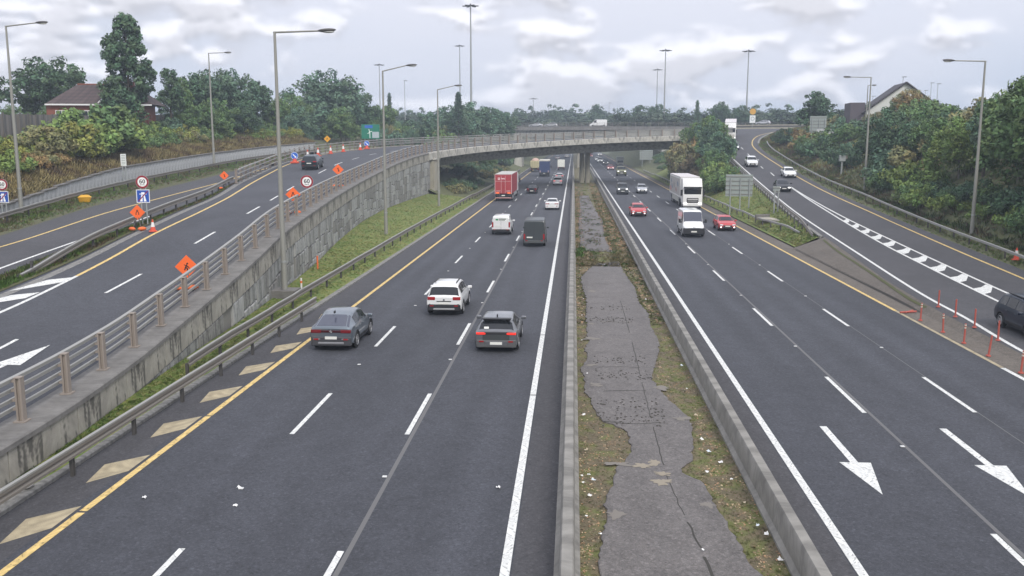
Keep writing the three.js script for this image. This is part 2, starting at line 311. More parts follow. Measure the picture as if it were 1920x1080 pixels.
// ------------------------------------------------------------------ the central reserve
const median = mesh('central_reserve', gridSheet(-0.1, 4.9, 6, -900, 0.05, 0.5, 6), M.soil, null, 'structure');
{
  const ml = [[0.6, 4], [0.62, -12], [0.64, -18.23], [0.72, -19.6], [0.93, -21.63], [0.9, -22.4], [1.02, -23.03], [1.25, -24.6], [1.7, -25.6], [1.82, -26.6], [1.79, -27.97], [1.35, -28.8], [1.03, -29.03], [0.72, -31], [0.5, -32.89], [0.52, -34.6], [0.37, -36.08], [0.7, -37.8], [0.55, -39.6], [0.79, -41.05], [0.7, -45], [0.83, -52.41], [0.6, -58], [0.59, -60.71], [1.2, -65], [1.81, -67.42]];
  const mr = [[4.0, 4], [4.0, -12], [3.98, -18.45], [3.8, -19.6], [3.76, -20.56], [3.62, -21.9], [3.56, -22.83], [3.42, -23.9], [3.12, -24.3], [3.05, -24.83], [3.4, -25.5], [3.68, -27.07], [3.85, -29.8], [3.4, -31.6], [3.25, -32.7], [3.02, -34.5], [3.26, -36.27], [3.7, -39], [3.92, -41.26], [3.82, -44.5], [3.95, -47.71], [3.7, -52], [3.82, -56.47], [3.5, -63], [3.44, -69.03]];
  const edge = (a) => { const o = []; for (let i = 0; i < a.length - 1; i++) { const n = Math.max(2, Math.ceil(Math.hypot(a[i + 1][0] - a[i][0], a[i + 1][1] - a[i][1]) / 0.18)); for (let k = 0; k < n; k++) { const t = k / n, x = lerp(a[i][0], a[i + 1][0], t), z = lerp(a[i][1], a[i + 1][1], t); o.push([x + 0.09 * fbm(x * 2.2, z * 2.2, 3, 3) * 2, z]); } } o.push(a[a.length - 1]); return o; };
  const outline = (L, R) => new THREE.Shape([...edge(L), ...edge(R).reverse()].map(p => new THREE.Vector2(p[0], -p[1])));
  const slab = (L, R, top) => { const g = new THREE.ExtrudeGeometry(outline(L, R), { depth: 0.04, bevelEnabled: true, bevelThickness: 0.015, bevelSize: 0.02, bevelSegments: 1 }); g.rotateX(-Math.PI / 2); g.translate(0, top - 0.055, 0); const n = g.attributes.position.count; const c = new Float32Array(n * 3); for (let i = 0; i < n; i++) { const x = g.attributes.position.getX(i), z = g.attributes.position.getZ(i); const v = 1 + 0.3 * fbm(x * 0.8, z * 0.5, 9, 4); c[i * 3] = c[i * 3 + 1] = c[i * 3 + 2] = v; } g.setAttribute('color', new THREE.BufferAttribute(c, 3)); return g; };
  mesh('old_asphalt', slab(ml, mr, 0.095), M.asphaltOld, median);
  mesh('old_asphalt', slab([[0.55, -76], [0.7, -84], [0.6, -100], [0.9, -120], [1, -150]], [[3.2, -75], [2.9, -86], [3.3, -104], [2.8, -122], [2.4, -152]], 0.09), M.asphaltOld, median);
  // overlay strip, cracks, patches and broken pieces
  const strip = (pts, w, m, y, name) => paint(median, name, m, pts, w, flat, y, 3);
  const crackMat = std(0.045, 0.042, 0.036, 1), dustMat = std(0.19, 0.172, 0.15, 1);
  for (const [a, b, w] of [[-14, -19.5, 0.07], [-19.7, -21.4, 0.045], [-21.5, -24.6, 0.022], [-25, -28.6, 0.03], [-29.4, -34, 0.025], [-35, -41, 0.03], [-43, -52, 0.035]]) { const p = []; for (let z = a; z > b; z -= 0.35) p.push([3.02 - 0.42 * smooth(-17, -25, z) + 0.12 * smooth(-26, -45, z) + 0.05 * perlin.noise(z * 2.1, 4, 1), z]); strip(p, w, crackMat, 0.1, 'crack'); }
  for (let z = -29; z > -70; z -= rr(3, 5.5)) { const a = rr(0.9, 1.6), b = rr(2.4, 3.2); strip([[a, z], [(a + b) / 2, z + rr(-0.25, 0.25)], [b, z + rr(-0.2, 0.2)]], 0.05, rnd() < 0.5 ? crackMat : dustMat, 0.101, 'crack'); }
  const blot = (x, z, r, m, name) => { const p = []; const sx = rr(0.9, 1.6), s0 = rr(0, 50); for (let k = 0; k < 26; k++) { const a = k / 26 * 6.283, q = r * (0.85 + 1.5 * fbm(Math.cos(a) * 1.6 + s0, Math.sin(a) * 1.6, s0, 3) + rr(-0.1, 0.1)); p.push([x + Math.cos(a) * q * sx, z + Math.sin(a) * q * 1.2]); } paintPoly(median, name, m, p, flat, 0.102 + rnd() * 0.004); };
  for (const [x, z, r] of [[2.35, -25.2, 0.2], [2.0, -24.9, 0.17], [2.52, -24.3, 0.18], [2.45, -23.7, 0.22]]) blot(x, z, r, std(0.27, 0.235, 0.18, 1), 'worn_patch');
  for (const [x, z, r] of [[1.3, -25.0, 0.2], [0.9, -33.5, 0.25], [0.75, -36.5, 0.2], [0.95, -41.5, 0.28], [3.45, -22.2, 0.18], [3.6, -29.4, 0.2], [3.3, -33.2, 0.22], [1.1, -21.4, 0.2], [0.95, -45, 0.2], [1.2, -55, 0.25]]) blot(x, z, r, dustMat, 'dust_patch');
  const crumbs = [], cg = new THREE.IcosahedronGeometry(0.026, 0);
  for (const [zc, n] of [[-29.3, 90], [-31, 60], [-35, 70], [-37.4, 60], [-46, 90], [-49.6, 40]]) for (let k = 0; k < n; k++) { const c = cg.clone(), s = rr(0.4, 1.7); c.scale(s, s * 0.5, s * 1.2); c.rotateY(rr(0, 6)); c.translate(rr(0.9, 3.1), 0.108, zc + rr(-0.45, 0.45) * (1 + rnd())); crumbs.push(c); }
  mesh('asphalt_crumb', merge(crumbs), std(0.075, 0.068, 0.06, 1), median, 'stuff');
}
// concrete step barriers on both sides of the central reserve
function stepBarrier(x, label, faceOut) {
  const g = group('concrete_barrier', label, 'barrier', [x, 0, 0]);
  const prof = [[-0.28, 0.01], [-0.28, 0.12], [-0.17, 0.2], [-0.14, 0.78], [-0.11, 0.82], [0.11, 0.82], [0.14, 0.78], [0.17, 0.2], [0.28, 0.12], [0.28, 0.01]];
  let z = -3; let n = 0;
  while (z > -330) { const len = z < -100 ? 24 : 6; const l = []; for (let i = 0; i <= 2; i++) l.push(V(0, 0, z - i * (len - 0.012) / 2)); mesh('barrier_segment', sweep(l, prof), M.barrier, g); z -= len; n++; }
  return g;
}
stepBarrier(-0.05, 'long low concrete barrier between the outbound white edge line and the weedy central reserve');
stepBarrier(4.93, 'long concrete barrier with a broad weathered face beside the oncoming lanes');

// ------------------------------------------------------------------ the off-ramp that climbs to the bridge
const rampRows = [
  [[-14.2, 1.05, -6], [-20.6, 1.1, -6], [-23.9, 1.15, -6], [-26.2, 1.2, -6]],
  [[-14.6, 1.22, -22], [-20.9, 1.2, -22], [-24.0, 1.3, -22], [-26.2, 1.4, -22]],
  [[-15.3, 1.32, -30], [-21.0, 1.35, -30], [-24.1, 1.5, -30], [-26.2, 1.65, -30]],
  [[-15.8, 1.75, -36], [-21.2, 1.8, -36], [-24.2, 1.8, -36.5], [-26.3, 1.95, -37]],
  [[-16.1, 2.25, -41], [-21.4, 2.15, -41], [-24.35, 2.15, -41], [-26.3, 2.2, -41]],
  [[-16.5, 2.9, -47], [-21.45, 2.75, -47], [-24.7, 2.7, -47], [-26.35, 2.75, -47]],
  [[-17.1, 3.65, -54], [-21.6, 3.5, -54], [-25.1, 3.5, -54], [-26.7, 3.45, -54]],
  [[-18.1, 4.15, -64], [-22.7, 4.05, -64], [-26.4, 4.0, -64], [-28.2, 3.95, -64]],
  [[-19.6, 4.45, -76], [-24.8, 4.3, -76], [-28.7, 4.35, -76], [-30.5, 4.3, -77]],
  [[-21.0, 4.85, -90], [-27.2, 4.65, -90], [-31.9, 4.7, -90], [-33.6, 4.85, -91]],
  [[-21.8, 5.45, -104], [-28.8, 5.3, -104], [-34.4, 5.3, -104], [-36.0, 5.4, -105]],
  [[-21.9, 6.1, -115], [-29.4, 6.05, -115], [-35.8, 5.95, -115], [-37.3, 6.0, -116]],
  [[-21.7, 6.7, -127], [-29.5, 6.6, -127], [-36.8, 6.55, -128], [-38.4, 6.6, -129]],
  [[-21.2, 7.05, -138], [-29.4, 7.0, -139], [-37.1, 6.95, -140], [-38.7, 6.95, -142]],
  [[-19.4, 7.4, -149], [-28, 7.3, -151], [-35.9, 7.35, -155], [-37.3, 7.35, -157]],
  [[-16.2, 7.8, -160], [-23, 7.8, -165], [-30.6, 7.85, -171], [-31.8, 7.85, -173]],
  [[-11.2, 8.2, -169.5], [-15, 8.3, -177], [-20, 8.4, -185], [-20.8, 8.4, -187]],
  [[-4, 8.7, -180], [-6.5, 8.8, -187], [-9, 8.9, -195], [-9.5, 8.9, -197]],
  [[3.7, 9.1, -188], [2, 9.15, -195.5], [0.5, 9.2, -203], [0.2, 9.2, -205]],
  [[12, 9.45, -194], [11, 9.5, -201], [10, 9.55, -208.5], [9.8, 9.55, -210.5]],
  [[21, 9.7, -198], [20.5, 9.75, -205], [20, 9.8, -212], [19.9, 9.8, -214]],
  [[34, 10.1, -202], [34, 10.1, -209], [34, 10.1, -216], [34, 10.1, -218]]];
const rampC = [0, 1, 2, 3].map(j => sample(rampRows.map(r => V(...r[j])), 8));
const [rampW, rampD, rampE, rampK] = rampC;
const rampLines = [rampW, mix(rampW, rampD, 0.25), mix(rampW, rampD, 0.5), mix(rampW, rampD, 0.75), rampD, mix(rampD, rampE, 0.33), mix(rampD, rampE, 0.67), rampE, rampK];
const rampH = (x, z) => heightOn(rampLines, x, z);
const ramp = mesh('ramp_road', loft(rampLines, roadTint), M.asphaltRamp, null, 'structure');
ramp.userData.label = 'curving slip road climbing to the bridge';
{
  const on = (x, z) => rampH(x, z);
  const sub = (A, i0, i1) => A.slice(i0, i1 + 1).map(p => [p.x, p.z]);
  const q = rampE.map(p => [p.x, p.z]);
  paint(ramp, 'edge_line', M.white, q.filter((p, i) => i % 4 === 0 && p[1] > -45), 0.2, on, 0.012, 6);
  paint(ramp, 'edge_line', M.yellow, q.filter((p, i) => i % 4 === 0 && p[1] < -43 && p[1] > -170), 0.2, on, 0.012, 6);
  const spans = [[-22, -26], [-29.4, -33.2], [-40.6, -44.3], [-51.1, -54.6], [-62.7, -67.5], [-73, -77.5], [-83.3, -88.2], [-94, -98], [-103.7, -108.2], [-113, -117.5], [-123, -127], [-134, -138], [-146, -150]];
  for (const [a, b] of spans) { const pts = rampD.filter(p => p.z <= a + 0.01 && p.z >= b - 0.01).map(p => [p.x, p.z]); const at = (z) => { for (let i = 1; i < rampD.length; i++) if (rampD[i].z <= z) { const t = (z - rampD[i - 1].z) / (rampD[i].z - rampD[i - 1].z); return [lerp(rampD[i - 1].x, rampD[i].x, t), z]; } }; paint(ramp, 'lane_dash', M.white, [at(a), ...pts.slice(1, -1), at(b)], 0.16, on, 0.012, 3); }
  // arrow and hatching on the near part
  paintPoly(ramp, 'lane_arrow', M.white, [[-19.75, -26], [-19.55, -26], [-19.55, -30.1], [-19.1, -30.1], [-19.45, -32.6], [-20.1, -30.1], [-19.75, -30.1]], on, 0.014);
  for (const dz of [0, 3.0, 6.0, 9.0]) paintPoly(ramp, 'hatch_marking', M.white, [[-26.0, -40.6 + dz], [-25.45, -42.9 + dz], [-24.5, -43.6 + dz], [-24.55, -42.5 + dz], [-25.5, -41.2 + dz]], on, 0.014);
  // pale kerb channel down the left side
  paint(ramp, 'kerb_channel', M.kerb, mix(rampE, rampK, 0.75).filter((p, i) => i % 4 === 0 && p.z > -150).map(p => [p.x, p.z]), 0.45, on, 0.01, 6);
}
// the lawn between the motorway and the ramp wall
const wallBase = [[-6, 0.2], [-30, 0.25], [-47, 0.3], [-54, 0.4], [-64, 0.5], [-76, 0.7], [-90, 0.9], [-104, 1.05], [-115, 1.1], [-140, 1.15]];
const tbl = (t, z) => { for (let i = 1; i < t.length; i++) if (z >= t[i][0]) return lerp(t[i - 1][1], t[i][1], clamp((z - t[i - 1][0]) / (t[i][0] - t[i - 1][0]), 0, 1)); return t[t.length - 1][1]; };
const wallLine = rampW.filter(p => p.z > -138.5);
const lawnLines = (() => {
  const A = wallLine.map(p => V(-13.95, 0.1, p.z)), B = wallLine.map(p => V(p.x + 0.02, tbl(wallBase, p.z), p.z)), o = [];
  for (let k = 0; k <= 8; k++) { const t = k / 8; o.push(A.map((a, i) => { const b = B[i], x = lerp(a.x, b.x, t), e = lerp(a.y, b.y, Math.pow(t, 0.8)); return V(x, e + (k && k < 8 ? 0.10 * fbm(x * 0.5, a.z * 0.3, 2, 3) : 0), a.z); })); }
  return o;
})();
mesh('lawn', loft(lawnLines), M.lawn, null, 'structure');
const lawnH = (x, z) => heightOn(lawnLines, x, z);
// ground continuing under the bridge and beyond it on the left
const underLines = (() => {
  const rows = [[-136, 1.1], [-150, 1.6], [-165, 2.2], [-185, 2.6], [-210, 2.8], [-240, 3], [-300, 4], [-420, 5], [-620, 6]];
  const zs = []; for (let z = -136; z > -620; z -= 6) zs.push(z);
  const o = [];
  for (const [dx, f] of [[0, 0], [2.5, 0.03], [5, 0.1], [9, 0.42], [14, 0.72], [19, 0.95], [26, 1], [60, 1.1], [160, 1.2], [420, 1.2]]) o.push(zs.map(z => { const topH = z > -215 ? lerp(5.2, 6.3, smooth(-140, -200, z)) : lerp(6.3, 12.4, smooth(-215, -330, z)); const x = -13.95 - dx; return V(x, 0.1 + topH * f + (dx > 3 ? fbm(x * 0.1, z * 0.1, 3, 3) * 0.7 : 0), z); }));
  return o;
})();
mesh('cutting_slope', loft(underLines), M.woodFloor, null, 'structure');
const underH = (x, z) => heightOn(underLines, x, z);
// kerb along the motorway's left side
mesh('kerb', sweep(straight(-14.0, 4, -300).map(p => V(p[0], 0, p[1])), [[-0.16, -0.02], [-0.16, 0.1], [-0.13, 0.13], [0.1, 0.13], [0.14, 0.1], [0.14, -0.02]]), M.kerb, null, 'structure');

// ------------------------------------------------------------------ the far-left slip road beside the ramp
const sideRows = [ // kerb beside ramp verge, white line, yellow line, back of verge (at the wall foot)
  [[-25.0, 1.7, -26], [-26.0, 1.75, -26], [-31.5, 1.8, -26], [-36.5, 2.0, -26]],
  [[-28.2, 2.3, -42], [-29.2, 2.3, -42], [-33.7, 2.35, -44], [-40.2, 2.6, -52]],
  [[-30.3, 2.75, -56], [-31.2, 2.75, -56], [-35.2, 2.7, -57], [-43.8, 3.1, -68]],
  [[-31.9, 3.2, -70], [-32.8, 3.2, -70], [-37.0, 3.3, -71], [-46.6, 3.75, -83]],
  [[-34.0, 3.7, -86], [-35.0, 3.7, -86], [-38.7, 3.8, -88], [-49, 4.35, -99]],
  [[-36.5, 4.2, -104], [-37.4, 4.2, -104], [-40.4, 4.3, -106], [-50.6, 5.0, -118]],
  [[-39.2, 4.7, -122], [-40.0, 4.7, -122], [-43.0, 4.8, -124], [-51.2, 5.6, -136]],
  [[-40.5, 5.2, -140], [-41.5, 5.2, -140], [-44.5, 5.3, -142], [-49.8, 6.2, -152]],
  [[-40.5, 5.8, -158], [-41.5, 5.8, -158], [-44, 5.9, -160], [-46.6, 6.8, -168]]];
const [sideA, sideB, sideC, sideD] = [0, 1, 2, 3].map(j => sample(sideRows.map(r => V(...r[j])), 8));
const sideRoadLines = [sideA, sideB, mix(sideB, sideC, 0.5), sideC, mix(sideC, sideD, 0.36)];
const sideRoad = mesh('slip_road', loft(sideRoadLines, roadTint), M.asphaltBrown, null, 'structure');
const sideH = (x, z) => heightOn(sideRoadLines, x, z);
paint(sideRoad, 'edge_line', M.yellow, sideC.filter((p, i) => i % 4 === 0).map(p => [p.x, p.z]), 0.2, sideH, 0.012, 5);
paint(sideRoad, 'edge_line', M.white, sideB.filter((p, i) => i % 4 === 0 && p.z > -76).map(p => [p.x + 0.02, p.z]), 0.2, sideH, 0.012, 5);
const sideVergeLines = [mix(sideC, sideD, 0.36), mix(sideC, sideD, 0.55), mix(sideC, sideD, 0.78), sideD].map((l, k) => l.map(p => V(p.x, p.y + (k ? 0.05 + 0.08 * fbm(p.x * 0.4, p.z * 0.4, 6, 3) : 0.002), p.z)));
mesh('grass_verge', loft(sideVergeLines), M.verge, null, 'structure');
// verge between ramp kerb and slip road
const splitLines = (() => { const K = sample(rampRows.slice(1, 14).map(r => V(...r[3])), 8), zA = (z) => { for (let i = 1; i < sideA.length; i++) if (sideA[i].z <= z) { const t = clamp((z - sideA[i - 1].z) / (sideA[i].z - sideA[i - 1].z), 0, 1); return sideA[i - 1].clone().lerp(sideA[i], t); } return sideA[sideA.length - 1].clone(); };
  const A = K.map(p => { const q = zA(p.z); return V(Math.min(q.x, p.x - 0.4), Math.min(q.y, p.y) - 0.0, p.z); }); return [lift(K, 0.03), lift(mix(K, A, 0.3), 0.07), lift(mix(K, A, 0.7), 0.02), A]; })();
mesh('grass_verge', loft(splitLines), M.verge, null, 'structure');

// ------------------------------------------------------------------ left bank above the wall
const wallH = (z) => lerp(0.9, 1.8, smooth(-60, -100, z));
const bankFoot = sideD.map(p => V(p.x - 0.25, p.y + wallH(p.z) - 0.25, p.z));
const bankLines = (() => {
  const o = []; const crest = (p) => { const k = smooth(-30, -90, p.z); return V(p.x - lerp(8, 12.5, k) + smooth(-150, -200, p.z) * 4, lerp(6.5, 9.3, k) + smooth(-90, -150, p.z) * 1.4, p.z - lerp(2, 14, k)); };
  const C = bankFoot.map(crest);
  for (let k = 0; k <= 7; k++) { const t = k / 7; o.push(bankFoot.map((a, i) => { const b = C[i], p = a.clone().lerp(b, t); p.y = lerp(a.y, b.y, Math.pow(t, 0.85)) + (k ? 0.45 * fbm(p.x * 0.25, p.z * 0.25, 5, 3) : 0); return p; })); }
  for (const d of [8, 20, 60, 200]) o.push(C.map(p => V(p.x - d, p.y + 0.3 + d * 0.012, p.z)));
  return o;
})();
mesh('embankment', loft(bankLines), M.bank, null, 'structure');
const bankH = (x, z) => heightOn(bankLines, x, z);
// land behind the ramp's upper curve on the left
const backLines = (() => { const zs = []; for (let z = -160; z > -330; z -= 7) zs.push(z); const o = []; for (const [x, h] of [[-26, 0], [-38, 0.6], [-52, 2.2], [-70, 3.0], [-120, 3.6], [-320, 4]]) o.push(zs.map(z => V(x - smooth(-215, -160, z) * 13 , 6.6 + h + 3.5 * smooth(-200, -320, z) + 0.6 * fbm(x * 0.08, z * 0.08, 1, 3), z))); return o; })();
mesh('hillside', loft(backLines), M.woodFloor, null, 'structure');
const backH = (x, z) => heightOn(backLines, x, z);

// ------------------------------------------------------------------ the on-ramp at the right
const slipH = (z) => { const a = [[0, 0.005], [30, 0.03], [57, 0.4], [82, 1.05], [118, 2.2], [150, 4], [180, 6], [220, 9], [250, 11.4], [280, 12.3], [320, 12.6]]; const d = -z; for (let i = 1; i < a.length; i++) if (d <= a[i][0]) { const t = clamp((d - a[i - 1][0]) / (a[i][0] - a[i - 1][0]), 0, 1); return lerp(a[i - 1][1], a[i][1], t); } return 12.6; };
const slipRows = [[18.86, 4, 22.0, 4], [18.86, -20, 25.0, -20], [18.86, -39, 27.4, -39], [19.1, -54, 29.2, -54], [20.3, -70, 30.2, -70], [22.4, -97, 31.9, -97], [24.9, -125, 33.6, -125], [27.2, -156, 35.6, -156], [29.6, -188, 37.8, -188], [30.9, -210, 40.6, -210], [31.6, -229, 45.6, -229], [33.5, -248, 53.0, -246], [39, -263, 62, -254], [55, -272, 75, -259], [85, -278, 95, -264]];
const slipL = sample(slipRows.map(r => V(r[0], slipH(r[1]), r[1])), 8), slipR = sample(slipRows.map(r => V(r[2], slipH(r[3]), r[3])), 8);
const slipLines = [0, 0.2, 0.4, 0.6, 0.8, 1].map(t => mix(slipL, slipR, t));
const slipY = (x, z) => heightOn(slipLines, x, z) ?? 0;
const onRamp = mesh('ramp_road', loft(slipLines, roadTint), M.asphaltBrown, null, 'structure');
onRamp.userData.label = 'on-ramp descending from the roundabout to join the motorway';
paint(onRamp, 'edge_line', M.white, [[19.0, -30], [19.2, -40], [19.7, -47], [19.95, -53.7], [21, -68], [23.1, -97], [25.6, -125], [27.9, -156], [30.3, -190], [31.6, -210]], 0.2, slipY, 0.012, 10);
paint(onRamp, 'edge_line', M.yellow, [[25.6, -30], [27.0, -46], [28.2, -59.4], [28.95, -71], [30.3, -90], [31.2, -103], [33.5, -142], [34.6, -158.6], [36.8, -191], [39.5, -211], [44.6, -231], [52, -245.4]], 0.2, slipY, 0.012, 10);
const hl = [[22.4, -37], [23.3, -51.4], [23.9, -62.4], [24.7, -76.3], [26.5, -97.2], [29.3, -128]], hu = [[24.0, -37], [24.8, -51.4], [25.35, -62.4], [26.0, -76.3], [27.1, -97.2], [29.35, -128]];
paint(onRamp, 'hatch_border', M.white, hl, 0.19, slipY, 0.012, 12);
paint(onRamp, 'hatch_border', M.white, hu, 0.19, slipY, 0.012, 12);
{ const at = (a, z) => { for (let i = 1; i < a.length; i++) if (a[i][1] <= z) { const t = (z - a[i - 1][1]) / (a[i][1] - a[i - 1][1]); return lerp(a[i - 1][0], a[i][0], t); } return a[a.length - 1][0]; };
  for (let z = -42; z > -92; z -= 3.95) { const l = at(hl, z) + 0.1, u = at(hu, z - 2.6) - 0.1; paintPoly(onRamp, 'hatch_marking', M.white, [[l, z], [lerp(l, u, 0.4), z - 0.5], [u, z - 2.3], [u, z - 3.2], [lerp(l, u, 0.5), z - 2.2], [l, z - 1.7]], slipY, 0.012); } }
for (const [a, b] of [[[30.35, -143.4], [30.85, -148.5]], [[31.0, -155.2], [31.35, -159]], [[32, -166.5], [32.4, -170.5]], [[33.2, -179], [33.7, -184]], [[34.6, -194], [35.0, -199]], [[36.4, -212], [37, -217]]]) paint(onRamp, 'lane_dash', M.white, [a, b], 0.16, slipY, 0.012, 2);
// worn tarmac nose between motorway and on-ramp
const noseLines = (() => { const zs = []; for (let z = 4; z > -78.5; z -= 2.5) zs.push(z); zs.push(-78.4); const R = zs.map(z => { let x = 18.9; for (let i = 1; i < slipL.length; i++) if (slipL[i].z <= z) { const t = clamp((z - slipL[i - 1].z) / (slipL[i].z - slipL[i - 1].z), 0, 1); x = lerp(slipL[i - 1].x, slipL[i].x, t); break; } return V(x + 0.03, slipH(z) + 0.02 + 0.06 * smooth(-48, -55, z), z); }); const L = zs.map(z => V(17.46, 0.008 + 0.0 * z, z)); const M1 = zs.map((z, i) => V(Math.min(18.45, R[i].x - 0.2), 0.02 + 0.10 * smooth(-49, -52, z), z)); return [L, zs.map((z, i) => V(M1[i].x - 0.06, 0.012, z)), M1, R]; })();
const island = mesh('traffic_island', loft(noseLines, (p) => 1 + 0.25 * fbm(p.x, p.z * 0.3, 2, 3)), M.asphaltNose, null, 'structure');
{ // moss grown along the island's edge, and the open joint beside the motorway
  const hN = (x, z) => heightOn(noseLines, x, z) ?? slipY(x, z), mossM = std(0.075, 0.08, 0.03, 1), jointM = std(0.06, 0.055, 0.048, 1);
  paint(island, 'moss_edge', mossM, [[18.92, -49.8], [19.0, -53], [19.25, -58], [19.75, -65], [20.2, -71], [20.72, -77.5]].map(p => [p[0] - 0.12 + 0.05 * Math.sin(p[1] * 1.7), p[1]]), 0.15, hN, 0.02, 8);
  paint(island, 'open_joint', jointM, [[18.42, -49.6], [18.43, -56], [18.44, -66], [18.45, -77.5]], 0.07, hN, 0.016, 8);
}
// grass bank between motorway and on-ramp
const wedgeLines = (() => { const idx = []; slipL.forEach((p, i) => { if (p.z < -77.5 && p.z > -232) idx.push(p); }); const o = [];
  for (let k = 0; k <= 7; k++) { const t = k / 7; o.push(idx.map(p => { const x = lerp(18.75, p.x - 0.25, t), y = lerp(0.1, p.y - 0.06, Math.pow(t, 1.0 + 0.4 * smooth(-100, -160, p.z))); return V(x, y + (k && k < 7 ? 0.25 * fbm(x * 0.4, p.z * 0.2, 4, 3) : 0), p.z); })); }
  return o; })();
mesh('grass_bank', loft(wedgeLines), M.lawn, null, 'structure');
const wedgeH = (x, z) => heightOn(wedgeLines, x, z);
// right-hand verge, wooded bank and plateau
const rightLines = (() => { const pts = slipR.filter(p => p.z < 10); const o = []; const n = pts.length;
  const nrm = pts.map((p, i) => { const d = pts[Math.min(i + 1, n - 1)].clone().sub(pts[Math.max(i - 1, 0)]); d.y = 0; d.normalize(); const k = smooth(-205, -235, p.z); return V(lerp(-d.z, 0.99, 0.0), 0, d.x).normalize(); });
  for (const [d, h] of [[0, 0], [1.2, 0.12], [3, 0.35], [6, 2.2], [10, 4.6], [15, 7.2], [22, 9.2], [32, 10]]) o.push(pts.map((p, i) => { const k = 1 - smooth(-150, -215, p.z) * 0.86; const x = p.x + nrm[i].x * d * (1 - 0.55 * smooth(-205, -240, p.z)), z = p.z + nrm[i].z * d * (1 - 0.55 * smooth(-205, -240, p.z)); return V(x, p.y + h * k + (d > 2 ? 0.4 * fbm(x * 0.25, z * 0.25, 7, 3) : 0), z); }));
  o.push(o[o.length - 1].map(p => V(p.x + 70, p.y + 0.8, p.z + 20))); o.push(o[o.length - 1].map(p => V(p.x + 300, p.y + 1, p.z + 60)));
  return o; })();
mesh('embankment', loft(rightLines), M.woodFloor, null, 'structure');
const rightH = (x, z) => heightOn(rightLines, x, z);
// cutting on the right beyond the bridge, and the far plateau
const farRight = (() => { const zs = []; for (let z = -196; z > -900; z -= 9) zs.push(z); const o = []; for (const [dx, f] of [[0, 0], [2, 0.02], [6, 0.25], [10, 0.55], [15, 0.85], [21, 1], [60, 1.05], [160, 1.12], [420, 1.2]]) o.push(zs.map(z => { const x = 18.75 + dx; const H = z > -230 ? 6 : lerp(6, 12.6, smooth(-230, -330, z)) + 3 * smooth(-400, -800, z); return V(x, 0.1 + H * f - (z > -232 ? 0.9 * smooth(5, 12, dx) : 0) + (dx > 3 ? 0.5 * fbm(x * 0.1, z * 0.1, 9, 3) : 0), z); })); return o; })();
mesh('cutting_slope', loft(farRight), M.woodFloor, null, 'structure');
const farRightH = (x, z) => heightOn(farRight, x, z);
// ------------------------------------------------------------------ retaining wall under the ramp
{
  const wall = group('retaining_wall', 'long weathered concrete retaining wall of irregular blocks below the climbing ramp', 'wall');
  const L = lengthOf(wallLine);
  // coping slab carrying the parapet
  mesh('coping', sweep(wallLine, [[0.06, -0.12], [0.06, 0.02], [0.02, 0.06], [-1.15, 0.06], [-1.15, -0.12]]), M.coping, wall);
  mesh('backing', sweep(wallLine, [[-0.16, -0.1], [-0.16, -7.5], [-0.5, -7.5], [-0.5, -0.1]]), M.void, wall);
  const pan = 3.95, gap = 0.05, face = [[0.0, -0.125], [0.0, -1.12], [-0.2, -1.12], [-0.2, -0.125]];
  for (let d = 0.4; d < L - 1; d += pan) mesh('panel', sweep(cut(wallLine, d, Math.min(d + pan - gap, L - 0.2)), face), M.panel, wall);
  // stone-like blocks below the panels, each with its own joint and set-back
  let s = 10, n = 0;
  const gone = [[42.3, 43.0], [48.6, 49.1]];
  while (s < L - 1.2) {
    const w = rr(1.0, 1.9), seg = cut(wallLine, s + 0.035, Math.min(s + w - 0.035, L - 1.0));
    if (seg.length < 2) break;
    const top = -1.14; const mid = seg[Math.floor(seg.length / 2)], foot = tbl(wallBase, mid.z) - mid.y - 0.5;
    let y = top; const strip = rnd() < 0.12;
    while (y > foot) {
      const hgt = Math.min(rr(0.75, 1.35), y - foot + 0.2); const back = strip ? -0.13 : rr(-0.055, -0.01), c = rr(0.01, 0.03);
      const k1 = rr(-0.05, 0.05), k2 = rr(-0.05, 0.05);
      const geo = sweep(seg, [[back - 0.05, y - 0.03], [back, y - 0.075 + k1 * 0.3], [back + rr(0, 0.012), y - hgt / 2], [back, y - hgt + 0.075], [back - 0.05, y - hgt + 0.03], [-0.2, y - hgt + 0.03], [-0.2, y - 0.03]]);
      const hole = mid.z < -42.2 && mid.z > -43.6 && y > foot + 0.2;
      if (!hole) mesh('block', geo, M.block[Math.floor(rnd() * 3)], wall);
      y -= hgt; n++;
    }
    s += w;
  }
}
// square tan end pier of the wall where the bridge springs
{
  const ab = group('bridge_abutment', 'square tan concrete end pier where the ramp wall meets the bridge', 'abutment');
  mesh('pier', rbox(4.6, 6.2, 5.4, -23.1, 2.9, -141.4, 0.06), M.tan, ab);
  mesh('pier_cap', rbox(4.9, 0.25, 5.7, -23.1, 6.13, -141.4, 0.03), M.bridge, ab);
  mesh('back_wall', box(16, 7.4, 0.8, -30.5, 2.4, -146.5), M.girder, ab);
}
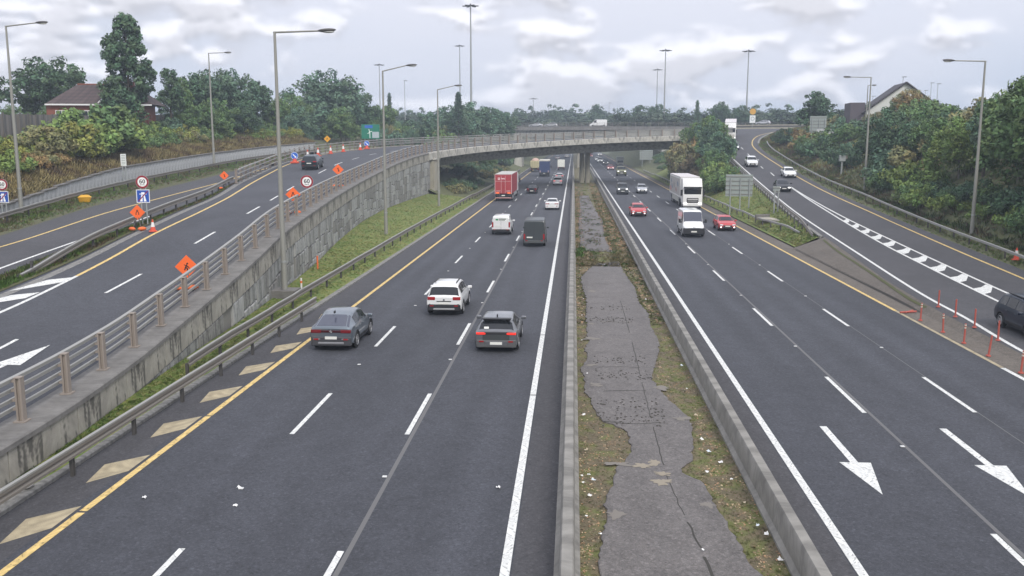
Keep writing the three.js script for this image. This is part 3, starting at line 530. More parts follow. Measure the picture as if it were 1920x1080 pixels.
// ------------------------------------------------------------------ parapet railing along ramp and bridge
const postGeo = (() => { const a = box(0.05, 1.12, 0.2, -0.07, 0.56, 0), b = box(0.05, 1.12, 0.2, 0.07, 0.56, 0), w = box(0.16, 1.12, 0.06, 0, 0.56, 0), cap = box(0.2, 0.03, 0.22, 0, 1.13, 0), foot = box(0.34, 0.03, 0.36, 0, 0.015, 0); const brs = [0.32, 0.55, 0.8, 1.04].map(h => box(0.14, 0.06, 0.12, -0.15, h, 0)); return merge([a, b, w, cap, foot, ...brs]); })();
function offsetLine(line, d, dy = 0) { return line.map((p, i) => { const t = line[Math.min(i + 1, line.length - 1)].clone().sub(line[Math.max(i - 1, 0)]); t.y = 0; t.normalize(); return V(p.x - t.z * d, p.y + dy, p.z + t.x * d); }); }
function parapet(label, line, spacing, scaleH, side, rails = [0.32, 0.55, 0.8, 1.06], posts = true, thick = 1) {
  const g = group('parapet_railing', label, 'railing');
  for (const h of rails) { const big = h > 1; mesh('rail', sweep(offsetLine(line, -side * 0.24, h * scaleH(0)), big ? [[-0.07, -0.05], [-0.07, 0.05], [0.07, 0.05], [0.07, -0.05]] : [[-0.035, -0.05 * (thick || 1)], [-0.035, 0.05 * (thick || 1)], [0.035, 0.05 * (thick || 1)], [0.035, -0.05 * (thick || 1)]]), M.galv, g); }
  if (posts) for (const p of resample(line, spacing)) { const m = mesh('post', postGeo, M.post, g); m.position.copy(p); m.rotation.y = Math.atan2(-p.dir.x, -p.dir.z) + (side < 0 ? Math.PI : 0); m.scale.set(1, scaleH(0), 1); }
  return g;
}
const rampEdge = offsetLine(rampW, -0.62, 0.06);
const iBridge = rampEdge.findIndex(p => p.z < -137);
parapet('four-rail parapet with stout brown posts along the ramp wall', cut(rampEdge.slice(0, iBridge + 1), 1.15, 400), 2.82, () => 1.12, 1);
parapet('parapet railing along the near edge of the bridge deck', rampEdge.slice(iBridge), 2.8, () => 1.3, 1, [0.2, 0.42, 0.64, 0.86, 1.06], true, 1.5);

// ------------------------------------------------------------------ the curved bridge
{
  const br = group('bridge', 'curved concrete motorway bridge with a pale edge beam and dark girder', 'bridge');
  const W = rampW.slice(iBridge - 1), K = rampK.slice(iBridge - 1);
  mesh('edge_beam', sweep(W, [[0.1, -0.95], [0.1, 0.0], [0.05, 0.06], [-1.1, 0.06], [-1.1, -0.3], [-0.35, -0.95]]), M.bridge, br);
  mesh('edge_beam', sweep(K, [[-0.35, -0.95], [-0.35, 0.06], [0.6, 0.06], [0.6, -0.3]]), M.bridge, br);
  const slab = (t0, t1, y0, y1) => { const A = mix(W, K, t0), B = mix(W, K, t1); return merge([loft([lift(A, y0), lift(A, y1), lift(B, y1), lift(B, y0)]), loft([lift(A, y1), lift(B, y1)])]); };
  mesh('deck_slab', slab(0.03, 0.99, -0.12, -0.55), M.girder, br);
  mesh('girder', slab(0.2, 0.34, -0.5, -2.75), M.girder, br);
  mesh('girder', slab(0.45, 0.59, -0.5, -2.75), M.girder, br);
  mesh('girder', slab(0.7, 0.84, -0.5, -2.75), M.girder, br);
  // median piers
  for (const [x, z] of [[1.75, -196.5], [2.95, -196.5]]) { const p = mesh('pier', new THREE.CylinderGeometry(0.48, 0.48, 6.4, 20).translate(x, 3.2, z), M.tan, br); }
  mesh('crosshead', box(3.6, 0.6, 2.2, 2.3, 6.45, -198), M.girder, br);
  for (const x of [1.75, 2.95]) mesh('pier', new THREE.CylinderGeometry(0.48, 0.48, 6.4, 20).translate(x, 3.2, -203), M.girder, br);
  mesh('abutment_wall', box(1.2, 9, 22, 29.4, 3.2, -211), M.bridge, br);
}
parapet('parapet railing along the back edge of the bridge deck', offsetLine(rampK.slice(iBridge + 8), 0.1, 0.06), 2.8, () => 1.25, -1);
// second, higher overbridge behind carrying the roundabout
{
  const fb = group('far_bridge', 'straight far overbridge with thin railings and dark fascia behind the curved bridge', 'bridge');
  const l = [V(-62, 12.3, -292), V(-20, 12.75, -297), V(20, 12.85, -297), V(64, 12.6, -290)], L = sample(l, 8), B = L.map(p => V(p.x, p.y, p.z - 13));
  mesh('deck', loft([L, B]), M.asphaltRamp.clone(), fb);
  mesh('fascia', sweep(L, [[0.1, -0.9], [0.1, 0.25], [-0.3, 0.25], [-0.3, -0.9]]), M.coping, fb);
  mesh('girder', sweep(offsetLine(L, -6, 0), [[5, -2.6], [5, -0.2], [-6, -0.2], [-6, -2.6]]), M.girder, fb);
  mesh('abutment_wall', box(2.4, 12.4, 14, 28.6, 5.6, -301), M.bridge, fb);
  mesh('abutment_wall', box(2.4, 10.2, 13, -17.6, 4.9, -302), M.bridge, fb);
  for (const x of [1.6, 2.9]) mesh('pier', new THREE.CylinderGeometry(0.6, 0.6, 10.6, 16).translate(x, 5.2, -301), M.tan, fb);
  const ln = offsetLine(L, -0.1, 0.25), ln2 = offsetLine(B, 0.1, 0.1);
  for (const h of [0.4, 0.8, 1.15]) for (const q of [ln, ln2]) mesh('rail', sweep(offsetLine(q, 0, h), [[-0.03, -0.03], [-0.03, 0.03], [0.03, 0.03], [0.03, -0.03]], true, false), M.galvDull, fb);
  const pg = box(0.1, 1.2, 0.1, 0, 0.6, 0);
  for (const q of [ln, ln2]) for (const p of resample(q, 2.4)) { const m = mesh('post', pg, M.galvDull, fb); m.position.copy(p); }
  // mesh infill of the back railing
}
// ------------------------------------------------------------------ corrugated guard rails
const wBeam = [[0.0, -0.155], [0.055, -0.13], [0.055, -0.06], [0.0, -0.025], [0.0, 0.025], [0.055, 0.06], [0.055, 0.13], [0.0, 0.155], [-0.018, 0.155], [0.032, 0.12], [0.032, 0.07], [-0.02, 0.03], [-0.02, -0.03], [0.032, -0.07], [0.032, -0.12], [-0.018, -0.155]];
const boxBeam = [[-0.06, -0.08], [-0.06, 0.08], [-0.04, 0.1], [0.06, 0.1], [0.08, 0.08], [0.08, -0.08]];
const railPost = merge([box(0.1, 0.95, 0.03, 0, 0.13, -0.045), box(0.1, 0.95, 0.03, 0, 0.13, 0.045), box(0.025, 0.95, 0.1, 0, 0.13, 0)]);
function guardRail(label, plan, hAt, side, o = {}) {
  const g = group('guard_rail', label, 'guard rail', [0, 0, 0], 0, o.group);
  let c = sample(plan.map(p => V(p[0], 0, p[1])), o.per || 8); c = c.map(p => V(p.x, (hAt(p.x, p.z) ?? 0), p.z));
  const n = c.length, dip = (i) => (o.dipStart ? -0.62 * (1 - smooth(0, o.dipN || 5, i)) : 0) + (o.dipEnd ? -0.62 * smooth(n - 1 - (o.dipN || 5), n - 1, i) : 0);
  const top = c.map((p, i) => V(p.x, p.y + (o.h || 0.62) + dip(i), p.z));
  mesh('beam', sweep(side > 0 ? top : top, (o.box ? boxBeam : wBeam).map(q => [q[0] * side, q[1]])), o.mat || M.galvDull, g);
  if (o.double) mesh('beam', sweep(top.map(p => V(p.x, p.y - 0.02, p.z)), wBeam.map(q => [(q[0] + 0.22) * -side, q[1]])), o.mat || M.galvDull, g);
  if (o.cap) mesh('top_edge', sweep(top.map(p => V(p.x, p.y + 0.16, p.z)), [[-0.05, -0.02], [-0.05, 0.03], [0.06, 0.03], [0.06, -0.02]]), M.galv, g);
  for (const p of resample(c.slice(o.dipStart ? 3 : 0), o.spacing || 3.2)) { const m = mesh('post', railPost, M.darkSteel, g); m.position.set(p.x - Math.cos(Math.atan2(p.dir.x, -p.dir.z)) * 0.06 * side, p.y, p.z); m.rotation.y = Math.atan2(-p.dir.x, -p.dir.z); m.scale.y = (o.h || 0.62) / 0.62; }
  return g;
}
guardRail('near guard rail with brown posts beside the cream hatching', [[-13.5, 2], [-13.5, -14], [-13.52, -24], [-13.55, -34], [-13.55, -47.5]], () => 0.06, 1, { cap: true, spacing: 3.62, mat: M.galvDull });
guardRail('second guard rail starting on the lawn behind the near one and running to the bridge', [[-14.45, -33.2], [-14.6, -38], [-14.75, -46], [-14.9, -60], [-15.05, -85], [-15.0, -120], [-14.9, -160], [-14.9, -260]], (x, z) => (lawnH(x, z) ?? 0.15) * 0.9, 1, { cap: true, spacing: 3.6 });
guardRail('guard rail at the foot of the far-left retaining wall', mix(sideC, sideD, 0.72).filter((p, i) => i % 4 === 0).map(p => [p.x, p.z]), (x, z) => heightOn(sideVergeLines, x, z), 1, { cap: true, spacing: 4 });
guardRail('doubled guard rail ending on the verge between ramp and slip road', [[-26.85, -43], [-26.95, -47], [-27.25, -54], [-28.7, -64], [-30.9, -77], [-33.9, -91]], (x, z) => heightOn(splitLines, x, z) ?? rampH(x, z), 1, { cap: true, dipStart: true, dipN: 14, spacing: 3.2, double: true });
guardRail('guard rail on the outside of the on-ramp below the wooded bank', [[26.5, -10], [28.3, -40], [30.4, -64.8], [31.4, -80], [33.0, -100], [34.1, -113], [35.1, -134], [36.7, -158], [39.0, -186], [41.2, -203], [42.6, -209]], (x, z) => rightH(x, z) ?? slipY(x, z), -1, { box: true, dipEnd: true, dipN: 6, mat: M.galv, spacing: 3.6, per: 10 });
guardRail('guard rail on the grass wedge beside the oncoming nearside lane', [[20.4, -84.5], [19.6, -91], [19.35, -104], [19.3, -125], [19.3, -160], [19.3, -260]], (x, z) => wedgeH(x, z) ?? 0.1, -1, { box: true, dipStart: true, dipN: 7, mat: M.galv, spacing: 3.6, per: 9 });
guardRail('guard rail along the motorway side of the on-ramp above the grass wedge', [[20.4, -80], [21.4, -93], [22.6, -105], [24.5, -127], [27.0, -160], [29.0, -188], [30.3, -212]], (x, z) => slipY(x + 0.9, z) - 0.12, -1, { dipStart: true, dipN: 6, mat: M.galvDull, spacing: 2.4, per: 9, h: 0.75 });
// three-rail steel parapet on the ramp's left side
parapet('tall steel parapet on the left side of the climbing ramp', offsetLine(rampK, 0.25, 0.05).filter(p => p.z < -88 && p.z > -190 && p.x < -12), 3.0, () => 1.25, -1, [0.4, 0.75, 1.06]);
// kerb edge along the on-ramp
mesh('kerb', sweep(slipL.filter(p => p.z < -79 && p.z > -235), [[-0.3, -0.3], [-0.3, 0.07], [0.02, 0.07], [0.05, 0.03], [0.05, -0.3]]), M.kerb, null, 'structure');
mesh('kerb', sweep(offsetLine(slipR.filter(p => p.z < -205), 0.1), [[-0.2, -0.2], [-0.2, 0.16], [0.2, 0.16], [0.2, -0.2]]), M.kerb, null, 'structure');
{ // low roundabout wall behind the top of the on-ramp
  const l = sample(pt3([[29.5, 10.8, -232], [31, 12.0, -252], [36, 12.6, -268], [52, 13.0, -278], [85, 13.3, -284]]), 8);
  const w = group('low_wall', 'low brownish wall edging the roundabout above the on-ramp', 'wall');
  mesh('wall_body', sweep(l, [[-0.2, -1.4], [-0.2, 0.25], [0.2, 0.25], [0.2, -1.4]]), M.tan, w);
  const g = group('guard_rail', 'dark guard rail on the roundabout behind the truck', 'guard rail');
  mesh('beam', sweep(lift(l, -0.2), [[0.25, -0.25], [0.25, 0.2], [0.3, 0.2], [0.3, -0.25]]), M.darkSteel, g);
}
// ------------------------------------------------------------------ panelled wall at far left
{
  const w = group('panel_wall', 'pale ribbed concrete panel wall below the brown embankment', 'wall');
  const line = sideD; const L = lengthOf(line); const ribW = 1.02;
  for (let d = 0; d < L - 1; d += ribW) { const s = cut(line, d, d + ribW - 0.045); const h = wallH(s[0].z) - 0.16; mesh('panel', sweep(s, [[rr(-0.02, 0.02), -0.3], [0.0, h], [-0.18, h], [-0.18, -0.3]]), M.farWall, w); }
  mesh('backing', sweep(line, [[-0.1, -0.3], [-0.1, 0.75], [-0.25, 0.75], [-0.25, -0.3]]), M.void, w);
  for (let d = 0; d < L - 1; d += 3.06) { const s = cut(line, d, d + 3.03), h = wallH(s[0].z) - 0.16 + rr(-0.02, 0.03); mesh('coping', sweep(s, [[0.1, h + 0.003], [0.12, h + 0.15], [-0.3, h + 0.17], [-0.32, h + 0.003]]), M.coping, w); }
}
// ------------------------------------------------------------------ garden fence on the crest
{
  const crest = bankLines[7].map(p => V(p.x - 0.8, p.y, p.z)).filter(p => p.z < -55 && p.z > -178), f = group('garden_fence', 'weathered grey timber garden fence on top of the embankment', 'fence');
  const mats = [[0.17, 0.16, 0.15], [0.22, 0.20, 0.185], [0.13, 0.125, 0.12], [0.2, 0.175, 0.15]].map(c => std(...c, 1));
  let i = 0; for (const p of resample(crest, 0.56)) { const hh = 2.65 + 0.12 * Math.sin(Math.floor(i / 4) * 12.9) ; const b = mesh('board', box(0.52, 1, 0.035), mats[(i * 7 + Math.floor(i / 4) * 3) % 4], f); b.scale.y = hh; b.position.set(p.x, p.y + hh / 2 - 0.1, p.z); b.rotation.y = Math.atan2(p.dir.x, p.dir.z) + Math.PI / 2 + 0.02 * Math.sin(i * 5.1); if (i % 4 === 0) { const q = mesh('fence_post', box(0.12, 2.8, 0.12), mats[2], f); q.position.set(p.x + 0.08, p.y + 1.3, p.z); } i++; }
}
// ------------------------------------------------------------------ houses
const tileTex = noiseTex(256, (u, v) => { const row = (v * 32) % 1, l = (0.052 + 0.03 * pn(u, v, 10, 2)) * (0.7 + 0.45 * row + 0.25 * rnd()); return [toS(l * 1.35), toS(l * 0.95), toS(l * 0.9)]; }, 0.2);
const roofMat = new THREE.MeshStandardMaterial({ map: tileTex, roughness: 0.9, side: THREE.DoubleSide });
const brickRed = std(0.21, 0.075, 0.05, 0.95), renderWhite = std(0.62, 0.62, 0.58, 0.9), frameW = std(0.7, 0.7, 0.7, 0.6), paneM = std(0.02, 0.025, 0.03, 0.1), darkCladding = std(0.055, 0.05, 0.055, 0.8);
function tri3(list) { const g = new THREE.BufferGeometry(), p = [], uv = []; for (const t of list) for (const v of t) { p.push(...v); uv.push(v[0] + v[2] * 0.3, v[1] * 1.4 + v[2]); } g.setAttribute('position', new THREE.Float32BufferAttribute(p, 3)); g.setAttribute('uv', new THREE.Float32BufferAttribute(uv, 2)); g.computeVertexNormals(); return g; }
{
  const h = group('brick_house', 'red brick house with brown hipped tile roof behind the garden fence', 'house', [-66.6, 9.5, -131], 0.22);
  mesh('wall', box(12.4, 4.4, 9, -0.8, 2.2, 0), brickRed, h);
  const e = 4.4, r = 7.3, X = 7, Z = 5; const quad = (a, b, c, d) => [[a, b, c], [a, c, d]];
  const roof = mesh('roof', tri3([...quad([-X, e, Z], [X, e, Z], [3.6, r, 0], [-4, r, 0]), ...quad([X, e, -Z], [-X, e, -Z], [-4, r, 0], [3.6, r, 0]), [[-X, e, -Z], [-X, e, Z], [-4, r, 0]], [[X, e, Z], [X, e, -Z], [3.6, r, 0]]]), roofMat, h);
  mesh('ridge_tile', bar(V(-4, r, 0), V(3.6, r, 0), 0.14, 6), brickRed, roof); mesh('chimney', box(0.7, 0.9, 0.7, 3.4, 7.3, 0.3), brickRed, roof);
  mesh('gutter', box(2 * X, 0.2, 0.15, 0, e - 0.1, Z + 0.06), frameW, h);
  const gb = mesh('gable', tri3([[[0.2, e + 0.2, Z + 0.2], [3.6, e + 0.2, Z + 0.2], [1.9, e + 1.75, Z + 0.2]], [[0.2, e + 0.2, Z + 0.2], [1.9, e + 1.75, Z + 0.2], [1.9, e + 1.75, 2]], [[3.6, e + 0.2, Z + 0.2], [1.9, e + 1.75, 2], [1.9, e + 1.75, Z + 0.2]]]), roofMat, h);
  mesh('bargeboard', merge([bar(V(0, e + 0.1, Z + 0.25), V(1.9, e + 1.85, Z + 0.25), 0.13, 4), bar(V(3.8, e + 0.1, Z + 0.25), V(1.9, e + 1.85, Z + 0.25), 0.13, 4)]), frameW, gb);
  for (const x of [-5, -1.6, 3.4]) { const w = mesh('window', box(1.7, 1.3, 0.12, x, 2.9, 4.54), frameW, h); mesh('pane', box(0.7, 1.1, 0.04, x - 0.4, 2.9, 4.62), paneM, w); mesh('pane', box(0.7, 1.1, 0.04, x + 0.4, 2.9, 4.62), paneM, w); }
}
{
  const h = group('gabled_house', 'white rendered house with steep dark gable on the wooded rise', 'house', [57.6, 10.9, -176], -0.1);
  mesh('wall', box(13, 4.2, 8, 1.4, 1.1, 0), renderWhite, h);
  mesh('gable_wall', tri3([[[-5.1, 3.2, 4.02], [7.9, 3.2, 4.02], [1.4, 8.0, 4.02]]]), renderWhite, h);
  mesh('roof', tri3([[[-5.7, 2.9, 4.5], [1.4, 8.15, 4.5], [1.4, 8.15, -4.5]], [[-5.7, 2.9, 4.5], [1.4, 8.15, -4.5], [-5.7, 2.9, -4.5]], [[8.5, 2.9, 4.5], [1.4, 8.15, -4.5], [1.4, 8.15, 4.5]], [[8.5, 2.9, 4.5], [8.5, 2.9, -4.5], [1.4, 8.15, -4.5]]]), darkCladding, h);
  mesh('bargeboard', merge([bar(V(-5.7, 2.9, 4.5), V(1.4, 8.15, 4.5), 0.16, 4), bar(V(8.5, 2.9, 4.5), V(1.4, 8.15, 4.5), 0.16, 4)]), darkCladding, h);
  mesh('side_block', box(2.5, 5.6, 6, -6.4, 1.9, 0.6), std(0.10, 0.085, 0.095, 0.9), h);
  for (const x of [-3.4, -1.6, 2.2]) { const w = mesh('window', box(0.95, 1.5, 0.12, x, 1.9, 4.05), darkCladding, h); mesh('pane', box(0.8, 1.35, 0.06, x, 1.9, 4.12), paneM, w); }
  const gw = group('garden_wall', 'pale concrete garden wall stepping down from the white house', 'wall');
  [[46.5, 8.6, -170, 7], [52.5, 9.6, -169, 6]].forEach(([x, y, z, w]) => mesh('wall_panel', box(w, 2.6, 0.25, x, y + 1.0, z), M.farWall, gw));
}
// ------------------------------------------------------------------ lamp columns and masts
const lampGlass = std(0.55, 0.55, 0.52, 0.3);
function lampColumn(pos, label, o = {}) {
  const H = o.h || 14.4, A = o.arm || 3.4, g = group('lamp_column', label, 'street lamp', pos, o.turn || 0, o.group);
  if (o.plinth) mesh('plinth', rbox(1.5, 0.5, 1.3, 0, 0.1, 0, 0.03), M.coping, g);
  mesh('base_shaft', cyl(0.17, 0.155, 1.9, 0, 0, 0, 16), M.column, g);
  mesh('column', cyl(0.15, 0.07, H - 1.8, 0, 1.8, 0, 16), M.column, g);
  mesh('collar', cyl(0.175, 0.175, 0.12, 0, 1.86, 0, 16), M.steel, g);
  mesh('arm', bar(V(-0.07, H, 0), V(A * 0.72, H + (o.rise ?? 0.06), 0), 0.055, 8, 0.045), M.column, g);
  const hd = mesh('lamp_head', (() => { const s = new THREE.SphereGeometry(0.5, 16, 10); s.scale(1.02, 0.2, 0.36); s.rotateZ(0.05); s.translate(A * 0.72 + 0.42, H + (o.rise ?? 0.06) + 0.03, 0); return s; })(), M.darkSteel, g);
  mesh('diffuser', (() => { const s = new THREE.SphereGeometry(0.34, 12, 8); s.scale(1, 0.2, 0.4); s.translate(A * 0.72 + 0.5, H + (o.rise ?? 0.06) - 0.05, 0); return s; })(), lampGlass, hd);
  return g;
}
lampColumn([-16.2, 0.4, -50.6], 'lamp column on a concrete plinth in front of the ramp wall', { plinth: true });
lampColumn([-16.92, 0.62, -82.8], 'slim lamp column on the lawn midway along the ramp wall', { rise: 0.5, arm: 3.0 });
lampColumn([-16.95, 0.75, -116.4], 'slim lamp column on the lawn next to the tan end pier', { rise: 0.5, arm: 3.0 });
lampColumn([-43.6, 3.35, -70.6], 'lamp column by the guard rail under the brown embankment', { rise: 0.25, h: 14.3 });
lampColumn([-48.2, 5.9, -122.5], 'lamp column rising behind the pale panel wall', { arm: 3.0, h: 14.4 });
lampColumn([36.4, 2.3, -119.1], 'lamp column beside the on-ramp with its arm over the ramp', { turn: Math.PI, h: 14.3 });
lampColumn([33.0, 1.0, -78.8], 'lamp column half hidden by the trees beside the on-ramp', { turn: Math.PI, h: 14.3 });
function highMast(x, y, z, top, label, r = 0.3) {
  const g = group('high_mast', label, 'light mast', [x, y, z]); const H = top - y;
  mesh('mast', cyl(r, r * 0.45, H, 0, 0, 0, 12), M.steel, g);
  mesh('head_ring', new THREE.TorusGeometry(1.0, 0.09, 6, 20).rotateX(Math.PI / 2).translate(0, H - 0.1, 0), M.darkSteel, g);
  mesh('finial', cyl(0.35, 0.1, 0.5, 0, H - 0.1, 0, 10), M.darkSteel, g);
  for (let k = 0; k < 6; k++) { const a = k / 6 * 6.283; const m = mesh('floodlight', merge([rbox(1.2, 0.24, 0.55, 1.55, H - 0.22, 0, 0.08), bar(V(0.2, H + 0.05, 0), V(1.3, H - 0.1, 0), 0.05, 5)]), M.darkSteel, g); m.rotation.y = a; }
  return g;
}
highMast(-27.4, 9.0, -250, 43.8, 'tallest light mast standing in the bushes behind the bridge', 0.36);
highMast(-48.6, 12, -400, 48.2, 'slender light mast behind the dark conifer', 0.36);
highMast(-79, 12, -380, 39, 'light mast above the trees beyond the green sign', 0.3);
highMast(31.2, 12, -330, 39.4, 'light mast right of the far overbridge with its twin behind', 0.33);
highMast(36.4, 12.5, -420, 39.4, 'thinner light mast just behind the twin mast', 0.3);
highMast(57.6, 12, -320, 38.1, 'light mast above the roundabout and yellow round sign', 0.33);
highMast(-20.8, 13, -480, 29.6, 'distant light mast over the silver cars on the far bridge', 0.26);
for (const [x, z, top] of [[-57, -315, 28.5], [17.7, -480, 27.3], [-14, -520, 26], [112, -300, 26], [121, -330, 28], [108, -350, 24.5], [130, -360, 27], [98, -290, 27.5]]) { const g = group('distant_lamp', 'thin distant lamp post standing above the far trees', 'street lamp', [x, 12, z], 0, 'distant lamp posts'); mesh('column', cyl(0.14, 0.08, top - 12, 0, 0, 0, 8), M.steel, g); mesh('lamp_head', rbox(1.3, 0.16, 0.4, 0.3, top - 12, 0, 0.06), M.darkSteel, g); }
lampColumn([50.3, 8.6, -166], 'second lamp post standing beside the dark block of the white house', { h: 9.6, arm: 1.0, turn: 0.3 });
// ------------------------------------------------------------------ signs, cones and roadside furniture
function canvasMat(w, h, draw, o = {}) { const c = document.createElement('canvas'); c.width = w; c.height = h; draw(c.getContext('2d'), w, h); const t = new THREE.CanvasTexture(c); t.colorSpace = THREE.SRGBColorSpace; t.magFilter = THREE.LinearFilter; return new THREE.MeshStandardMaterial({ map: t, roughness: 0.6, side: THREE.DoubleSide, ...o }); }
const signGrey = std(0.33, 0.35, 0.34, 0.6, { metalness: 0.2 });
const yawTo = (x, z) => Math.atan2(-x, -z) * 0.55; // signs face oncoming drivers, roughly along the road
const face60 = canvasMat(256, 256, (c, w) => { c.fillStyle = '#e9e9e4'; c.fillRect(0, 0, w, w); c.strokeStyle = '#8e1626'; c.lineWidth = 34; c.beginPath(); c.arc(128, 128, 110, 0, 7); c.stroke(); c.fillStyle = '#14161c'; c.font = 'bold 112px sans-serif'; c.textAlign = 'center'; c.fillText('60', 128, 158); c.font = 'bold 34px sans-serif'; c.fillText('km/h', 128, 196); });
const faceEnd = canvasMat(256, 256, (c, w) => { c.fillStyle = '#f0f0ee'; c.fillRect(0, 0, w, w); c.fillStyle = '#1f4fa8'; c.fillRect(12, 12, 232, 232); c.fillStyle = '#f2f2f2'; for (const s of [-1, 1]) { c.beginPath(); c.moveTo(128 + s * 8, 96); c.lineTo(128 + s * 30, 96); c.lineTo(128 + s * 62, 232); c.lineTo(128 + s * 12, 232); c.fill(); } c.fillRect(60, 78, 136, 16); c.fillRect(96, 50, 64, 30); c.strokeStyle = '#8c1a3a'; c.lineWidth = 20; c.beginPath(); c.moveTo(34, 226); c.lineTo(222, 30); c.stroke(); });
function orangeFace(kind, base = '#f26a2a') { return canvasMat(256, 256, (c, w) => { c.fillStyle = base; c.fillRect(0, 0, w, w); c.fillStyle = '#1a1413'; c.strokeStyle = '#1a1413'; c.lineWidth = 13; c.strokeRect(0, 0, 0, 0); c.save(); c.translate(128, 128); c.rotate(Math.PI / 4);
  if (kind === 'works') { c.beginPath(); c.arc(12, -50, 15, 0, 7); c.fill(); c.lineWidth = 20; c.beginPath(); c.moveTo(4, -34); c.lineTo(-16, 6); c.lineTo(-34, 58); c.moveTo(-16, 6); c.lineTo(12, 34); c.lineTo(8, 62); c.stroke(); c.lineWidth = 10; c.beginPath(); c.moveTo(-6, -22); c.lineTo(34, 4); c.moveTo(-40, -34); c.lineTo(50, 26); c.stroke(); c.beginPath(); c.moveTo(28, 62); c.lineTo(52, 28); c.lineTo(74, 62); c.fill(); }
  else if (kind === 'narrow') { c.lineWidth = 18; c.beginPath(); c.moveTo(-34, 62); c.lineTo(-30, 10); c.lineTo(-12, -20); c.lineTo(-12, -62); c.moveTo(34, 62); c.lineTo(30, 10); c.lineTo(12, -20); c.lineTo(12, -62); c.stroke(); }
  else { c.lineWidth = 24; c.beginPath(); c.moveTo(14, 62); c.lineTo(14, -8); c.lineTo(-6, -44); c.stroke(); c.beginPath(); c.moveTo(-32, -40); c.lineTo(16, -70); c.lineTo(18, -22); c.fill(); c.lineWidth = 14; c.beginPath(); c.moveTo(40, 62); c.lineTo(34, 6); c.stroke(); }
  c.restore(); }); }
const sandbagGeo = (() => { const g = new THREE.SphereGeometry(0.22, 10, 8); g.scale(1.2, 0.55, 0.75); return g; })();
const bagMat = std(0.75, 0.16, 0.04, 0.8), orangeFrame = std(0.12, 0.11, 0.10, 0.6);
function diamond(pos, label, mat, o = {}) {
  const s = o.size || 0.92, g = group('diamond_sign', label, 'road sign', pos, o.yaw ?? 0.12);
  const h = o.h || 1.35; const p = mesh('sign_face', (() => { const b = new THREE.PlaneGeometry(s, s); b.rotateZ(Math.PI / 4); b.translate(0, h, 0.021); return b; })(), mat, g);
  mesh('backing_plate', (() => { const b = new THREE.BoxGeometry(s * 1.03, s * 1.03, 0.03); b.rotateZ(Math.PI / 4); b.translate(0, h, 0); return b; })(), o.back || bagMat, g);
  mesh('stand', merge([bar(V(-0.3, 0, 0.25), V(0, h - 0.2, -0.03), 0.022, 6), bar(V(0.3, 0, 0.25), V(0, h - 0.2, -0.03), 0.022, 6), bar(V(0, 0, -0.55), V(0, h, -0.05), 0.025, 6)]), orangeFrame, g);
  if (o.bags !== 0) for (const [x, z] of [[-0.3, 0.25], [0.29, 0.2]]) { const b = mesh('sandbag', sandbagGeo, bagMat, g); b.position.set(x, 0.11, z); b.rotation.y = x * 2; }
  return g;
}
const fNarrow = orangeFace('narrow'), fWorks = orangeFace('works'), fMerge = orangeFace('merge');
const fYellow = orangeFace('narrow', '#e0a020');
const onRampAt = (x, z, dy = 0.01) => [x, (rampH(x, z) ?? heightOn(splitLines, x, z) ?? 3) + dy, z];
diamond(onRampAt(-26.7, -55.2, 0.03), 'orange diamond sign with two black lines below the blue motorway-end sign', fNarrow, { h: 1.1, size: 0.64 });
diamond(onRampAt(-33.5, -87.5, 0.05), 'orange diamond sign on the gravel where the left parapet begins', fMerge, { h: 1.3, size: 0.6 });
diamond(onRampAt(-17.75, -41.2), 'orange diamond sign with black digging worker figure behind the parapet', fWorks, { h: 1.05, size: 0.74 });
diamond(onRampAt(-19.1, -62.3), 'orange diamond sign behind the parapet beside the nearest tall lamp column', fNarrow, { h: 1.3, size: 0.7 });
diamond(onRampAt(-22.0, -86.0), 'orange diamond sign behind the parapet beyond the sixty sign', fMerge, { h: 1.6, size: 0.72 });
diamond([-35.6, heightOn(rampLines, -35.6, -133) ?? 6.8, -133.5], 'yellow diamond sign with a black bar over the row of cones', fYellow, { h: 2.4, size: 0.68, back: std(0.5, 0.3, 0.05, 0.8), bags: 0 });
function roundSign(pos, label, o = {}) {
  const g = group('speed_sign', label, 'road sign', pos, o.yaw ?? 0.1), h = o.h, r = o.r || 0.5;
  for (const x of o.posts || [0]) mesh('pole', cyl(0.045, 0.045, h + 0.3, x, 0, -0.06, 10), signGrey, g);
  mesh('sign_face', new THREE.CircleGeometry(r, 36).translate(0, h, 0.018), face60, g);
  mesh('backing_plate', new THREE.CylinderGeometry(r * 1.02, r * 1.02, 0.03, 36).rotateX(Math.PI / 2).translate(0, h, 0), signGrey, g);
  if (o.end) { mesh('lower_face', new THREE.PlaneGeometry(0.84, 0.84).translate(0, h - r - 0.5, 0.018), faceEnd, g); mesh('lower_plate', box(0.86, 0.86, 0.03, 0, h - r - 0.5, 0), signGrey, g); }
  return g;
}
roundSign(onRampAt(-27.7, -58.2, 0), 'round sixty sign above a blue motorway-end sign on twin poles', { h: 2.75, posts: [-0.16, 0.16], end: true, r: 0.41 });
roundSign(onRampAt(-21.4, -73.6, 0), 'round red-rimmed sixty sign on a pole behind the ramp parapet', { h: 1.4, r: 0.51 });
roundSign([-42.6, 3.0, -66.8], 'partly visible sixty sign over a blue sign in front of the brown bank', { h: 2.75, posts: [-0.16, 0.16], end: true, r: 0.42 });
